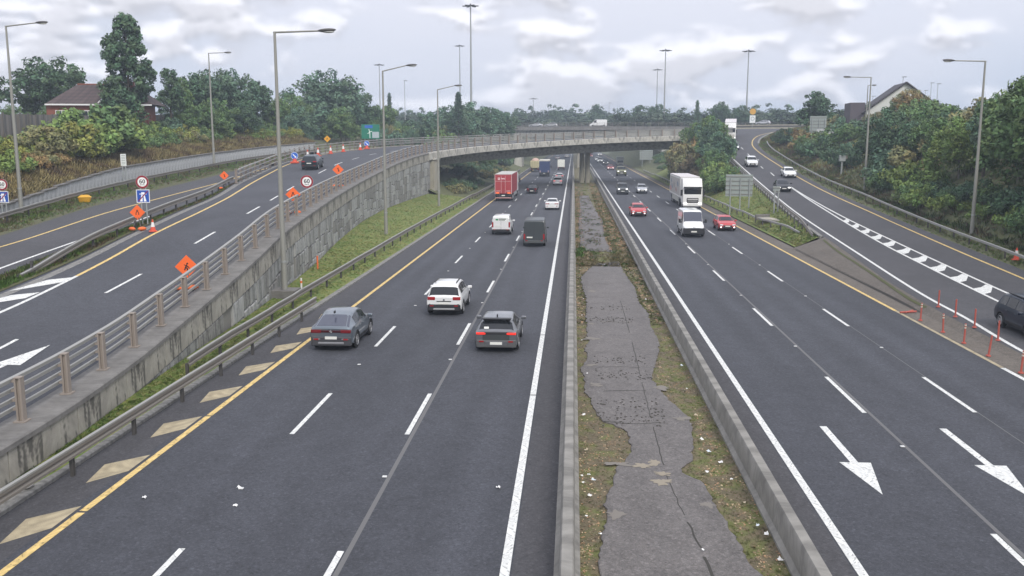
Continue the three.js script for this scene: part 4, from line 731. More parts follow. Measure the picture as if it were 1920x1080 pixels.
{ // white plate sign at the panel wall
  const g = group('plate_sign', 'narrow white plate sign on two poles by the pale panel wall', 'road sign', [-47.4, 4.4, -95.6], 0.1);
  for (const x of [-0.22, 0.22]) mesh('pole', cyl(0.045, 0.045, 2.6, x * 0.7, -0.6, -0.05, 8), signGrey, g);
  mesh('sign_face', box(0.58, 1.25, 0.03, 0, 2.55, 0), canvasMat(64, 128, (c) => { c.fillStyle = '#dfe3dd'; c.fillRect(0, 0, 64, 128); c.fillStyle = '#8b928c'; for (let k = 0; k < 6; k++) c.fillRect(10, 14 + k * 18, 44, 6); }), g);
}
{ // green direction sign
  const g = group('direction_sign', 'large green direction sign with white roundabout arrow beyond the ramp', 'road sign', [-41.6, 7.6, -190], 0.1);
  for (const x of [-1.2, 1.2]) mesh('pole', cyl(0.09, 0.09, 4.2, x, -1, -0.1, 8), signGrey, g);
  mesh('sign_face', new THREE.PlaneGeometry(3.7, 2.9).translate(0, 3.05, 0.04), canvasMat(256, 200, (c) => { c.fillStyle = '#11735c'; c.fillRect(0, 0, 256, 200); c.fillStyle = '#2a62b8'; c.fillRect(48, 12, 110, 40); c.strokeStyle = '#e8efe9'; c.lineWidth = 9; c.beginPath(); c.moveTo(118, 190); c.lineTo(118, 112); c.lineTo(104, 66); c.moveTo(104, 66); c.moveTo(118, 112); c.lineTo(84, 128); c.moveTo(118, 104); c.lineTo(150, 96); c.stroke(); c.fillStyle = '#a9b3b8'; c.fillRect(150, 104, 96, 84); }), g);
  mesh('backing_plate', box(3.72, 2.92, 0.06, 0, 3.05, 0), signGrey, g);
}
function signBack(pos, w, h, legs, bottom, label, yaw = 0) { // seen from behind: ribbed plate on posts
  const g = group('sign_back', label, 'road sign', pos, yaw);
  mesh('plate', box(w, h, 0.04, 0, bottom + h / 2, -0.08), std(0.30, 0.335, 0.315, 0.6, { metalness: 0.15 }), g);
  const ribs = Math.max(2, Math.round(h / 0.55)); for (let k = 0; k < ribs; k++) mesh('rib', box(w * 0.99, 0.07, 0.06, 0, bottom + (k + 0.5) * h / ribs, -0.03), M.galvDull, g);
  for (const x of legs) mesh('pole', cyl(0.075, 0.075, bottom + h * 0.98, x, -0.4, 0.03, 8), signGrey, g);
  return g;
}
const wedgeAt = (x, z) => [x, wedgeH(x, z) ?? 0.5, z];
signBack(wedgeAt(19.75, -112.5), 3.15, 2.6, [-1.0, 0.15, 1.2], 1.9, 'grey back of a large sign on posts in the grass wedge', -0.1);
signBack([43.5, (rightH(43.5, -171) ?? 5.4) - 0.3, -171], 2.85, 2.9, [-1.05, 0.15, 1.15], 3.0, 'tall grey sign back on three posts above the on-ramp', -0.1);
signBack(wedgeAt(21.7, -101), 0.75, 0.7, [-0.2, 0.2], 2.1, 'small grey sign back on two short posts by the on-ramp rail', 0);
signBack([22.3, farRightH(22.3, -290) ?? 2, -290], 4.0, 4.0, [-1.2, 1.2], 1.6, 'grey sign back seen under the bridge on the right', 0);
{ // yellow round sign over white board at the roundabout
  const g = group('roundabout_sign', 'yellow round sign above a white board at the roundabout', 'road sign', [47.6, 12.2, -255]);
  mesh('pole', cyl(0.08, 0.08, 5, 0, 0, -0.1, 8), signGrey, g);
  mesh('round_plate', new THREE.CylinderGeometry(0.8, 0.8, 0.06, 24).rotateX(Math.PI / 2).translate(0, 4.2, 0), std(0.62, 0.34, 0.06, 0.7), g);
  mesh('board', box(1.5, 2.0, 0.06, 0, 2.2, 0), canvasMat(64, 80, (c) => { c.fillStyle = '#dfe2e0'; c.fillRect(0, 0, 64, 80); c.strokeStyle = '#9aa3a5'; c.lineWidth = 7; c.beginPath(); c.arc(32, 36, 18, 0, 7); c.stroke(); }), g);
}
// cones
const coneParts = (() => { const l = []; for (const [y0, y1, m] of [[0.04, 0.3, 0], [0.3, 0.58, 1], [0.58, 0.75, 0]]) { const rad = (y) => lerp(0.17, 0.035, (y - 0.04) / 0.71); l.push([cyl(rad(y0), rad(y1), y1 - y0, 0, y0, 0, 16), m]); } l.push([rbox(0.46, 0.06, 0.46, 0, 0.03, 0, 0.02), 0]); return l; })();
const coneRed = std(0.62, 0.085, 0.04, 0.7), coneWhite = std(0.72, 0.71, 0.68, 0.6);
function cone(x, y, z, label, grp, s = 1.35) { const g = group('traffic_cone', label, 'cone', [x, y, z], rr(0, 1), grp); g.scale.setScalar(s); mesh('base', coneParts[3][0], coneRed, g); mesh('lower_band', coneParts[0][0], coneRed, g); mesh('sleeve', coneParts[1][0], coneWhite, g); mesh('tip', coneParts[2][0], coneRed, g); return g; }
cone(...onRampAt(-25.5, -54.6, 0.01), 'red and white cone beside the sixty and motorway-end signs', null, 1.0);
for (const [x, z] of [[-36.4, -126], [-36.6, -132], [-36.6, -139], [-36.4, -146], [-35.4, -153.5]]) cone(x, (rampH(x, z) ?? 7) + 0.01, z, 'red and white cone in the row along the left edge of the ramp', 'cones along the ramp', 1.6);
cone(31.0, (rightH(31.0, -66.5) ?? 1) , -66.5, 'red and white cone by the guard rail of the on-ramp', null, 1.15);
function keepSign(pos, label) {
  const g = group('keep_right_sign', label, 'road sign', pos, 0.1);
  const f = canvasMat(128, 128, (c) => { c.fillStyle = '#2b66c4'; c.fillRect(0, 0, 128, 128); c.strokeStyle = '#f0f3f6'; c.lineWidth = 5; c.beginPath(); c.arc(64, 64, 60, 0, 7); c.stroke(); c.lineWidth = 16; c.beginPath(); c.moveTo(36, 38); c.lineTo(82, 86); c.stroke(); c.fillStyle = '#f0f3f6'; c.beginPath(); c.moveTo(98, 102); c.lineTo(62, 92); c.lineTo(90, 64); c.fill(); });
  mesh('sign_face', new THREE.CircleGeometry(0.46, 28).translate(0, 0.95, 0.02), f, g);
  mesh('backing_plate', new THREE.CylinderGeometry(0.47, 0.47, 0.03, 28).rotateX(Math.PI / 2).translate(0, 0.95, 0), signGrey, g);
  mesh('stand', merge([rbox(1.0, 0.22, 0.8, 0, 0.11, 0, 0.06), cyl(0.3, 0.2, 0.4, 0, 0.2, 0, 10)]), coneRed, g);
  return g;
}
keepSign(onRampAt(-35.5, -117), 'round blue arrow sign on a red base left of the dark ramp car');
keepSign(onRampAt(-35.2, -157.5), 'round blue arrow sign on a red base at the end of the cones');
// flexible bollards at the nose
const bolRed = std(0.4, 0.085, 0.06, 0.7), bolBand = std(0.6, 0.55, 0.45, 0.5);
function bollard(x, z, banded, lean, label, grp) { const g = group('flexible_bollard', label, 'bollard', [x, slipH(z) * (x > 18.9 ? 1 : 0) + 0.03, z], 0, grp); g.rotation.z = lean; mesh('tube', merge([cyl(0.042, 0.038, 0.9, 0, 0, 0, 10), cyl(0.11, 0.09, 0.05, 0, 0, 0, 12)]), bolRed, g); if (banded) for (const h of [0.68, 0.8]) mesh('reflective_band', cyl(0.044, 0.044, 0.06, 0, h, 0, 10), bolBand, g); return g; }
[[17.62, -47.3, 1, 0.02], [17.62, -44.4, 1, -0.03], [17.62, -42.0, 1, 0.02], [17.62, -39.5, 0, 0.10], [17.62, -36.6, 1, 0.04]].forEach(([x, z, b, l]) => bollard(x, z, b, -l, 'red flexible bollard in the row beside the motorway edge line', 'bollards on the motorway side of the nose'));
[[19.35, -49.6], [19.2, -47], [19.1, -44.5], [19.0, -41.8]].forEach(([x, z]) => bollard(x, z, 0, 0, 'plain red flexible bollard in the row beside the on-ramp edge line', 'bollards on the ramp side of the nose'));
{ const g = group('fallen_bollard', 'broken red bollard lying flat beside the motorway edge line', 'bollard', [17.75, 0.06, -49.6], 0.5); mesh('tube', merge([bar(V(-0.5, 0, 0), V(0.4, 0.02, 0.25), 0.05, 8), bar(V(-0.35, 0.02, 0.2), V(0.55, 0, -0.1), 0.045, 8)]), bolRed, g); }
{ // grit bin, about a metre wide
  const g = group('grit_bin', 'yellow grit bin beside the guard rail of the slip road', 'grit bin', [-42.9, 3.5, -79.0], 0.35); const ym = std(0.62, 0.33, 0.02, 0.6);
  const b = new THREE.CylinderGeometry(0.98, 0.78, 0.8, 4, 1); b.rotateY(Math.PI / 4); b.scale(1.05, 1, 0.72); b.translate(0, 0.42, 0); mesh('bin', b, ym, g);
  const l = new THREE.CylinderGeometry(0.55, 1.08, 0.3, 4, 1); l.rotateY(Math.PI / 4); l.scale(1.05, 1, 0.74); l.translate(0, 0.98, 0); mesh('lid', l, ym, g); g.scale.setScalar(0.68);
}
{ // camera cabinet on pole
  const y = rightH(38.2, -136) ?? 3; const g = group('cabinet_pole', 'grey equipment box on a short pole by the on-ramp verge', 'cabinet', [38.2, y, -136]);
  mesh('pole', cyl(0.14, 0.12, 2.2, 0, -0.3, 0, 10), signGrey, g); mesh('box', rbox(0.85, 0.85, 0.5, 0, 2.3, 0, 0.04), signGrey, g); mesh('side_unit', rbox(0.35, 0.5, 0.35, 0.55, 2.45, 0, 0.04), M.galvDull, g);
}
{ // marker posts on the lawn
  for (const [x, z, h] of [[-15.9, -52.8, 0.75], [-17.2, -61, 0.9]]) { const g = group('marker_post', h < 0.8 ? 'white and orange marker post on the lawn by the lamp plinth' : 'small orange marker stake on the lawn under the block wall', 'marker post', [x, lawnH(x, z) ?? 0.3, z]); mesh('stake', cyl(0.06, 0.06, h, 0, 0, 0, 8), h < 0.8 ? coneWhite : bagMat, g); if (h < 0.8) mesh('band', cyl(0.066, 0.066, 0.14, 0, 0.45, 0, 8), bagMat, g); }
  const dr = group('drain_headwall', 'pale concrete drain apron set in the grass wedge', 'drain', wedgeAt(20.6, -97), 0.4); mesh('apron', rbox(1.5, 0.25, 3.6, 0, 0.06, 0, 0.05), M.tan, dr); mesh('headwall', rbox(1.7, 0.6, 0.25, 0, 0.2, -1.9, 0.04), M.coping, dr);
}
// rubble behind the near rail, and loose litter
{
  const rub = std(0.5, 0.49, 0.46, 1), rubble = [[-14.35, -21.6], [-14.15, -22.1], [-14.3, -22.9], [-14.2, -23.3]];
  for (const [x, z] of rubble) { const g = new THREE.IcosahedronGeometry(rr(0.1, 0.18), 1), p = g.attributes.position; for (let i = 0; i < p.count; i++) { const k = 1 + 0.35 * perlin.noise(p.getX(i) * 6 + x * 9, p.getY(i) * 6, p.getZ(i) * 6 + z); p.setXYZ(i, p.getX(i) * k * 1.3, p.getY(i) * k * 0.6, p.getZ(i) * k); } g.computeVertexNormals(); const m = tag(mesh('rubble_stone', toCreasedNormals(g, 0.5), rub), 'pale lump of rubble on the ground behind the near guard rail', 'stone', 'rubble behind the near rail'); m.position.set(x, 0.22, z); }
  const litM = [std(0.78, 0.77, 0.74, 0.8), std(0.6, 0.66, 0.7, 0.7), std(0.5, 0.42, 0.3, 0.9)];
  const geo = (s) => { const g = new THREE.PlaneGeometry(s, s * 0.8, 3, 3), p = g.attributes.position; g.rotateX(-Math.PI / 2); for (let i = 0; i < p.count; i++) p.setY(i, Math.abs(perlin.noise(p.getX(i) * 22 + s * 90, 1.5, p.getZ(i) * 22)) * s * 0.9); g.computeVertexNormals(); return g; };
  const spots = [[0.35, -23.4], [0.3, -23.9], [0.5, -24.0], [0.62, -23.6], [0.45, -26.0], [0.4, -21.2], [0.5, -22.5], [0.7, -20.2], [3.95, -27.2], [4.1, -29.7], [4.0, -26.1], [4.2, -25.2], [4.3, -23.9], [3.7, -24.4], [4.35, -22.3], [4.5, -20.4], [2.95, -19.5], [4.4, -20.9], [4.2, -33], [4.3, -40], [4.25, -46.5], [0.6, -35], [0.5, -47], [0.45, -41], [4.4, -36.5], [4.15, -52], [0.4, -29.5], [4.55, -19.1], [0.62, -52]];
  spots.forEach(([x, z], i) => { const m = tag(mesh('litter_scrap', geo(rr(0.06, 0.13)), litM[i % 7 === 3 ? 1 : i % 5 === 4 ? 2 : 0]), 'crumpled scrap of litter in the weeds of the central reserve', 'litter', 'litter in the central reserve'); m.position.set(x, 0.14, z); m.rotation.y = rr(0, 6); });
  [[-8.72, -22.74], [-8.38, -21.54], [-1.9, -23.2], [-7.5, -48.5], [-10.9, -21.9]].forEach(([x, z]) => { const m = tag(mesh('road_litter', geo(rr(0.09, 0.13)), litM[0]), 'small white scrap lying on the outbound lanes', 'litter', 'scraps on the road'); m.position.set(x, 0.02, z); });
}
// ------------------------------------------------------------------ vehicles
const paintMat = (r, g, b, o = {}) => { const m = new THREE.MeshPhysicalMaterial({ roughness: 0.32, metalness: 0.0, clearcoat: 0.8, clearcoatRoughness: 0.08, side: THREE.DoubleSide, ...o }); m.color.setRGB(r, g, b); return m; };
const glassM = std(0.012, 0.014, 0.017, 0.08), glassBlue = std(0.03, 0.036, 0.05, 0.1), trimM = std(0.018, 0.018, 0.02, 0.55), tyreM = std(0.014, 0.014, 0.014, 0.9), rimM = std(0.42, 0.42, 0.43, 0.35, { metalness: 0.7 }), plateM = std(0.72, 0.72, 0.66, 0.6), redLens = std(0.32, 0.012, 0.014, 0.2), redLit = std(0.5, 0.02, 0.015, 0.25, { emissive: new THREE.Color(0.55, 0.02, 0.01) }), clearLens = std(0.6, 0.62, 0.64, 0.15), lampLit = std(0.8, 0.8, 0.8, 0.2, { emissive: new THREE.Color(1.1, 1.1, 1.05) }), amberLens = std(0.7, 0.25, 0.03, 0.3), chromeM = std(0.55, 0.55, 0.56, 0.25, { metalness: 0.8 }), skirtM = std(0.05, 0.05, 0.052, 0.7);
const interp = (a, u, k = 1) => { if (u <= a[0][0]) return a[0][k]; for (let i = 1; i < a.length; i++) if (u <= a[i][0]) { const t = (u - a[i - 1][0]) / (a[i][0] - a[i - 1][0]); return lerp(a[i - 1][k], a[i][k], t); } return a[a.length - 1][k]; };
const SHAPES = {
  suv: { L: 4.5, W: 1.86, H: 1.67, clear: 0.24, wheel: 0.35, ax: [0.82, 3.5], top: [[0, 0.98], [0.05, 1.07], [0.34, 1.5], [0.5, 1.6], [1.2, 1.67], [2.2, 1.65], [2.65, 1.57], [3.28, 1.12], [3.42, 1.07], [4.2, 0.94], [4.42, 0.8], [4.5, 0.6]], belt: [[0, 0.9], [0.3, 1.06], [3.2, 1.0], [4.2, 0.87], [4.42, 0.72], [4.5, 0.54]], wr: [[0, 0.88], [0.34, 0.76], [0.6, 0.72], [2.4, 0.71], [3.2, 0.8], [3.5, 0.87], [4.3, 0.82], [4.5, 0.72]], rear: [0.07, 0.33], front: [2.68, 3.24], side: [[0.5, 1.12], [1.18, 2.02], [2.08, 2.86]] },
  hatch: { L: 4.37, W: 1.86, H: 1.47, clear: 0.2, wheel: 0.33, ax: [0.8, 3.45], top: [[0, 0.93], [0.07, 1.0], [0.42, 1.33], [0.56, 1.41], [1.3, 1.47], [2.1, 1.45], [2.55, 1.37], [3.3, 0.97], [3.45, 0.93], [4.1, 0.82], [4.3, 0.7], [4.37, 0.52]], belt: [[0, 0.86], [0.4, 0.98], [3.2, 0.9], [4.1, 0.76], [4.3, 0.63], [4.37, 0.46]], wr: [[0, 0.86], [0.42, 0.72], [0.6, 0.69], [2.4, 0.69], [3.2, 0.79], [3.5, 0.86], [4.2, 0.8], [4.37, 0.7]], rear: [0.1, 0.4], front: [2.6, 3.26], side: [[0.6, 1.1], [1.16, 1.96], [2.02, 2.84]] },
  coupe: { L: 4.57, W: 1.9, H: 1.58, clear: 0.24, wheel: 0.36, ax: [0.86, 3.56], top: [[0, 1.0], [0.05, 1.09], [0.95, 1.44], [1.4, 1.54], [1.9, 1.58], [2.35, 1.55], [2.72, 1.47], [3.35, 1.08], [3.5, 1.04], [4.25, 0.92], [4.48, 0.78], [4.57, 0.58]], belt: [[0, 0.92], [0.3, 1.04], [3.2, 0.97], [4.2, 0.85], [4.48, 0.7], [4.57, 0.52]], wr: [[0, 0.88], [0.2, 0.82], [0.95, 0.71], [2.4, 0.7], [3.3, 0.8], [3.6, 0.87], [4.35, 0.82], [4.57, 0.72]], rear: [0.1, 0.98], front: [2.75, 3.3], side: [[0.95, 1.4], [1.46, 2.1], [2.16, 2.92]] },
  sedan: { L: 4.65, W: 1.82, H: 1.44, clear: 0.19, wheel: 0.33, ax: [0.95, 3.72], top: [[0, 0.9], [0.06, 1.0], [0.5, 1.04], [1.15, 1.36], [1.55, 1.43], [2.2, 1.43], [2.65, 1.35], [3.35, 0.97], [3.5, 0.93], [4.35, 0.8], [4.58, 0.68], [4.65, 0.5]], belt: [[0, 0.84], [0.5, 0.94], [3.3, 0.9], [4.35, 0.74], [4.58, 0.62], [4.65, 0.44]], wr: [[0, 0.85], [0.5, 0.8], [1.15, 0.7], [2.5, 0.69], [3.3, 0.79], [3.6, 0.86], [4.45, 0.8], [4.65, 0.7]], rear: [0.55, 1.12], front: [2.68, 3.3], side: [[1.15, 1.85], [1.92, 2.86]] },
  smallvan: { L: 4.6, W: 1.86, H: 1.86, clear: 0.22, wheel: 0.34, ax: [0.85, 3.6], top: [[0, 1.66], [0.05, 1.76], [0.25, 1.84], [1.5, 1.86], [2.4, 1.85], [2.8, 1.76], [3.5, 1.22], [3.65, 1.16], [4.3, 1.0], [4.52, 0.86], [4.6, 0.62]], belt: [[0, 1.05], [3.3, 1.05], [4.3, 0.9], [4.52, 0.78], [4.6, 0.55]], wr: [[0, 0.84], [0.3, 0.82], [2.5, 0.79], [3.4, 0.82], [4.3, 0.84], [4.6, 0.74]], front: [2.85, 3.46], side: [[2.2, 3.0]] },
  van: { L: 5.5, W: 2.02, H: 2.42, clear: 0.26, wheel: 0.36, ax: [1.0, 4.45], top: [[0, 2.26], [0.04, 2.34], [0.2, 2.42], [3.4, 2.42], [3.75, 2.36], [3.9, 2.28], [4.6, 1.42], [4.75, 1.3], [5.25, 1.08], [5.44, 0.9], [5.5, 0.62]], belt: [[0, 1.28], [4.3, 1.28], [4.7, 1.16], [5.25, 0.95], [5.44, 0.8], [5.5, 0.55]], wr: [[0, 0.88], [0.3, 0.87], [3.6, 0.85], [4.6, 0.86], [5.2, 0.86], [5.5, 0.78]], front: [3.9, 4.58], side: [[3.3, 4.2]] },
  jeep: { L: 4.4, W: 1.88, H: 1.85, clear: 0.28, wheel: 0.38, ax: [0.85, 3.55], top: [[0, 1.7], [0.05, 1.78], [0.25, 1.84], [2.0, 1.85], [2.4, 1.8], [2.85, 1.2], [3.0, 1.16], [4.15, 1.1], [4.32, 1.02], [4.4, 0.8]], belt: [[0, 1.12], [2.8, 1.1], [4.1, 1.02], [4.32, 0.94], [4.4, 0.7]], wr: [[0, 0.86], [2.2, 0.8], [2.9, 0.84], [4.2, 0.86], [4.4, 0.8]], front: [2.42, 2.83], side: [[0.3, 1.15], [1.2, 1.75], [1.8, 2.45]] },
};
function carBody(S) {
  const arch = (u) => { let a = 0; for (const c of S.ax) { const R = S.wheel + 0.07, d = u - c; if (Math.abs(d) < R) a = Math.max(a, S.wheel + Math.sqrt(R * R - d * d)); } return a; };
  const wf = (u) => Math.min(interp([[0, 0.925], [0.07, 0.975], [0.4, 1]], u), interp([[S.L - 0.5, 1], [S.L - 0.16, 0.93], [S.L, 0.8]], u));
  const section = (u) => {
    const w = S.W / 2 * wf(u), tp = interp(S.top, u), b = Math.min(interp(S.belt, u), tp - 0.05), wr = Math.min(S.W / 2 * interp(S.wr, u), w * 0.97), a = arch(u), yb = S.clear + (u < 0.35 ? (0.35 - u) * 0.35 : 0) + (u > S.L - 0.3 ? (u - S.L + 0.3) * 0.3 : 0);
    const drop = Math.min(0.075, (tp - b) * 0.5);
    return [[0, yb], [w * 0.84, Math.max(yb, a)], [w * 0.965, Math.max(yb + 0.06, a)], [w, Math.max(lerp(yb, b, 0.5), a + 0.015)], [w * 0.992, Math.max(lerp(yb, b, 0.78), a + 0.03)], [w * 0.955, Math.max(b, a + 0.05)], [wr, Math.max(tp - drop, b + 0.01)], [wr * 0.84, tp - 0.012], [0, tp]];
  };
  const us = new Set(); for (const t of [S.top, S.belt, S.wr]) for (const p of t) us.add(+p[0].toFixed(3)); for (let u = 0; u <= S.L + 1e-6; u += 0.2) us.add(+Math.min(u, S.L).toFixed(3)); for (const c of S.ax) for (let k = -8; k <= 8; k++) us.add(+(c + k * (S.wheel + 0.071) / 8).toFixed(3)); us.add(0.07); us.add(S.L);
  const U = [...us].filter(u => u >= 0 && u <= S.L).sort((a, b) => a - b), pos = [], idx = [], N = 17;
  const ring = (u) => { const h = section(u), o = h.map(p => [p[0], p[1]]); for (let i = 7; i >= 0; i--) o.push([-h[i][0], h[i][1]]); return o; };
  for (const u of U) for (const p of ring(u)) pos.push(p[0], p[1], S.L / 2 - u);
  for (let i = 1; i < U.length; i++) for (let j = 0; j < N - 1; j++) { const a = (i - 1) * N + j, b = a + 1, c = a + N, d = c + 1; idx.push(a, b, c, b, d, c); }
  for (const i of [0, U.length - 1]) { const f = i * N; for (let j = 1; j < N - 2; j++) idx.push(f, f + j, f + j + 1); }
  let g = new THREE.BufferGeometry(); g.setAttribute('position', new THREE.Float32BufferAttribute(pos, 3)); g.setIndex(idx); g = toCreasedNormals(g, 0.55);
  const at = (u, t) => { const h = section(clamp(u, 0, S.L)), i = Math.min(Math.floor(t), 7), f = t - i; return V(lerp(h[i][0], h[i + 1][0], f), lerp(h[i][1], h[i + 1][1], f), S.L / 2 - u); };
  return { g, at, section };
}
function patch(at, u0, u1, t0, t1, off, sides = [1], nu = 8, nt = 5, shear = 0) {
  const out = [];
  for (const s of sides) { const pos = [], idx = []; for (let i = 0; i <= nu; i++) for (let j = 0; j <= nt; j++) { const t = lerp(t0, t1, j / nt), u = lerp(u0, u1, i / nu) + shear * (j / nt); const p = at(u, t), pu = at(u + 0.02, t).sub(at(u - 0.02, t)), pt = at(u, Math.min(t + 0.04, 8)).sub(at(u, Math.max(t - 0.04, 0))), n = pu.cross(pt).normalize(); if (n.x < -0.001 || (Math.abs(n.x) < 0.01 && n.y < 0)) n.negate(); const q = p.add(n.multiplyScalar(off)); pos.push(q.x * s, q.y, q.z); if (i && j) { const a = (i - 1) * (nt + 1) + j - 1, b = a + 1, c = a + nt + 1, d = c + 1; idx.push(a, b, c, b, d, c); } }
    const g = new THREE.BufferGeometry(); g.setAttribute('position', new THREE.Float32BufferAttribute(pos, 3)); g.setIndex(idx); g.computeVertexNormals(); out.push(g.toNonIndexed()); }
  return out.length > 1 ? mergeGeometries(out) : out[0];
}
const wheelCache = {};
function wheelGeos(r) { return wheelCache[r] ||= (() => { const w = 0.21, prof = [[r * 0.6, -w / 2], [r * 0.93, -w / 2], [r, -w / 2 + 0.03], [r, w / 2 - 0.03], [r * 0.93, w / 2], [r * 0.6, w / 2], [r * 0.6, -w / 2]].map(p => new THREE.Vector2(p[0], p[1])); const t = new THREE.LatheGeometry(prof, 24).rotateZ(Math.PI / 2); const sp = []; for (let k = 0; k < 5; k++) { const b = new THREE.BoxGeometry(0.03, r * 0.58, 0.07).translate(0.085, r * 0.3, 0); b.rotateX(k / 5 * 6.283); sp.push(b); } const rim = merge([...sp, new THREE.CylinderGeometry(r * 0.6, r * 0.6, 0.02, 24).rotateZ(Math.PI / 2).translate(0.03, 0, 0), new THREE.TorusGeometry(r * 0.6, 0.018, 6, 24).rotateY(Math.PI / 2).translate(0.1, 0, 0)]); return { t, rim }; })(); }
const rimBack = std(0.06, 0.06, 0.06, 0.7);
function addWheel(g, x, r, z, rim = rimM) { const G = wheelGeos(r), w = mesh('wheel', G.t, tyreM, g); w.position.set(x, r, z); const q = mesh('rim', G.rim, rim, w); if (x < 0) q.rotation.y = Math.PI; return w; }
function place(g, x, y, z, yaw, hAt) { g.position.set(x, y, z); g.rotation.y = yaw; if (hAt) { const f = V(-Math.sin(yaw), 0, -Math.cos(yaw)), a = hAt(x + f.x * 1.4, z + f.z * 1.4), b = hAt(x - f.x * 1.4, z - f.z * 1.4); if (a != null && b != null) { g.position.y = (a + b) / 2; g.rotation.x = Math.atan2(a - b, 2.8); } } return g; }
// x, z locate the end that faces the camera; toward = coming at the camera
const bodyCache = {};
function car(name, label, category, shape, pm, x, z, o = {}) {
  const S = SHAPES[shape], B = bodyCache[shape] ||= carBody(S), g = group(name, label, category), hw = S.W / 2, R = S.L / 2, sz = o.scale || 1;
  mesh('body', B.g, pm, g);
  const P = (u0, u1, t0, t1, off, sides, nu, nt, sh) => patch(B.at, u0, u1, t0, t1, off, sides, nu, nt, sh);
  if (S.rear && o.rearGlass !== false) mesh('rear_window', P(S.rear[0], S.rear[1], 6.12, 8, 0.006, [1, -1], 8, 5), o.glass || glassM, g);
  mesh('windscreen', P(S.front[0], S.front[1], 6.12, 8, 0.006, [1, -1], 8, 5), o.glass || glassM, g);
  for (const s of [1, -1]) for (const [a, b] of S.side) mesh('side_window', P(a, b, 5.14, 5.9, 0.006, [s], 6, 4, 0.0), glassM, g);
  for (const s of [1, -1]) { mesh('sill', P(S.ax[0] + S.wheel + 0.1, S.ax[1] - S.wheel - 0.1, 1.6, 2.5, 0.01, [s], 4, 3), trimM, g); for (const c of S.ax) addWheel(g, s * (hw - 0.1), S.wheel, R - c, o.rim || rimM); }
  for (const c of S.ax) mesh('wheel_arch', merge([1, -1].map(s => new THREE.TorusGeometry(S.wheel + 0.07, 0.028, 6, 20, Math.PI).rotateY(Math.PI / 2).translate(s * (hw * 0.99), S.wheel, R - c))), o.archTrim || trimM, g);
  for (const s of [1, -1]) { const m = mesh('wing_mirror', rbox(0.24, 0.15, 0.13, s * (hw + 0.1), interp(S.belt, S.front[1] - 0.35) + 0.08, R - S.front[1] + 0.28, 0.05), o.mirror || pm, g); }
  if (o.roof) mesh('roof_panel', P(S.rear ? S.rear[1] + 0.04 : 0.2, S.front[0] - 0.04, 6.3, 8, 0.005, [1, -1], 8, 5), o.roof, g);
  if (o.rails) for (const s of [1, -1]) mesh('roof_rail', bar(V(s * hw * 0.62, S.H + 0.0, R - 0.75), V(s * hw * 0.62, S.H + 0.0, R - 2.3), 0.03, 6), trimM, g);
  if (o.fin) mesh('aerial', box(0.05, 0.1, 0.2, 0, S.H + 0.02, R - 0.75), trimM, g);
  for (const s of [1, -1]) for (let k = 0; k < S.side.length; k++) { const a = S.side[k]; mesh('door_handle', rbox(0.03, 0.035, 0.2, s * (hw * 0.985), interp(S.belt, a[0]) - 0.12, R - a[0] - 0.15, 0.012), o.handle || pm, g); }
  if (o.toward) { // front end
    const f = -R; const hy = interp(S.top, S.L - 0.14) - 0.06;
    mesh('grille', rbox(hw * 0.95, 0.22, 0.08, 0, hy - 0.2, f - 0.005, 0.03), trimM, g); mesh('lower_intake', rbox(hw * 1.25, 0.17, 0.08, 0, S.clear + 0.16, f + 0.005, 0.03), trimM, g);
    for (const s of [1, -1]) { mesh('headlight', rbox(0.34, 0.15, 0.2, s * hw * 0.68, hy - 0.06, f + 0.09, 0.05), o.lights ? lampLit : clearLens, g); if (o.fog) mesh('daytime_lamp', rbox(0.16, 0.14, 0.06, s * hw * 0.72, S.clear + 0.2, f + 0.02, 0.04), lampLit, g); }
    mesh('number_plate', box(0.5, 0.11, 0.02, 0, S.clear + 0.3, f - 0.05), plateM, g);
    mesh('bumper', P(S.L - 0.22, S.L - 0.02, 1.6, 2.9, 0.012, [1, -1], 4, 4), o.bumper || trimM, g);
  } else {
    const ry = interp(S.top, 0), tall = S.H > 1.8; const ly = o.lightY ?? (tall ? 1.0 : 0.86);
    if (tall) { mesh('door_seam', box(0.02, ry - 0.55, 0.012, 0, 0.55 + (ry - 0.55) / 2, R + 0.004), trimM, g); if (o.rearPanes) for (const s of [1, -1]) mesh('rear_window', rbox(hw * 0.66, 0.72, 0.02, s * hw * 0.42, ry - 0.52, R + 0.006, 0.01), o.glass || glassM, g); }
    const lens = o.lens || (o.lit ? redLit : redLens);
    for (const s of [1, -1]) mesh('tail_light', tall ? rbox(0.15, 0.5, 0.12, s * hw * 0.86, ly, R - 0.03, 0.03) : rbox(o.lw || 0.42, o.lh || 0.14, 0.2, s * (hw * 0.93 - (o.lw || 0.42) / 2 - 0.005), ly, R - 0.075, 0.03), lens, g);
    if (o.lightBar) mesh('light_bar', rbox(hw * 1.1, 0.11, 0.05, 0, ly, R - 0.005, 0.02), o.lightBar, g);
    if (o.panel) mesh('tailgate_panel', rbox(hw * 1.25, 0.3, 0.05, 0, ly - 0.16, R - 0.008, 0.04), o.panel, g);
    mesh('number_plate', box(0.52, 0.12, 0.02, o.plateX || 0, o.plateY ?? (ly - 0.3), R + 0.026), plateM, g);
    mesh('rear_bumper', rbox(hw * 1.86, o.bh || 0.28, 0.2, 0, S.clear + 0.2, R - 0.07, 0.06), o.bumper || trimM, g);
    for (const s of [1, -1]) mesh('reflector', box(0.2, 0.06, 0.02, s * hw * 0.68, S.clear + 0.3, R + 0.035), redLens, g);
    if (o.diffuser) mesh('diffuser', rbox(hw * 1.2, 0.1, 0.1, 0, S.clear + 0.13, R + 0.0, 0.03), o.diffuser, g);
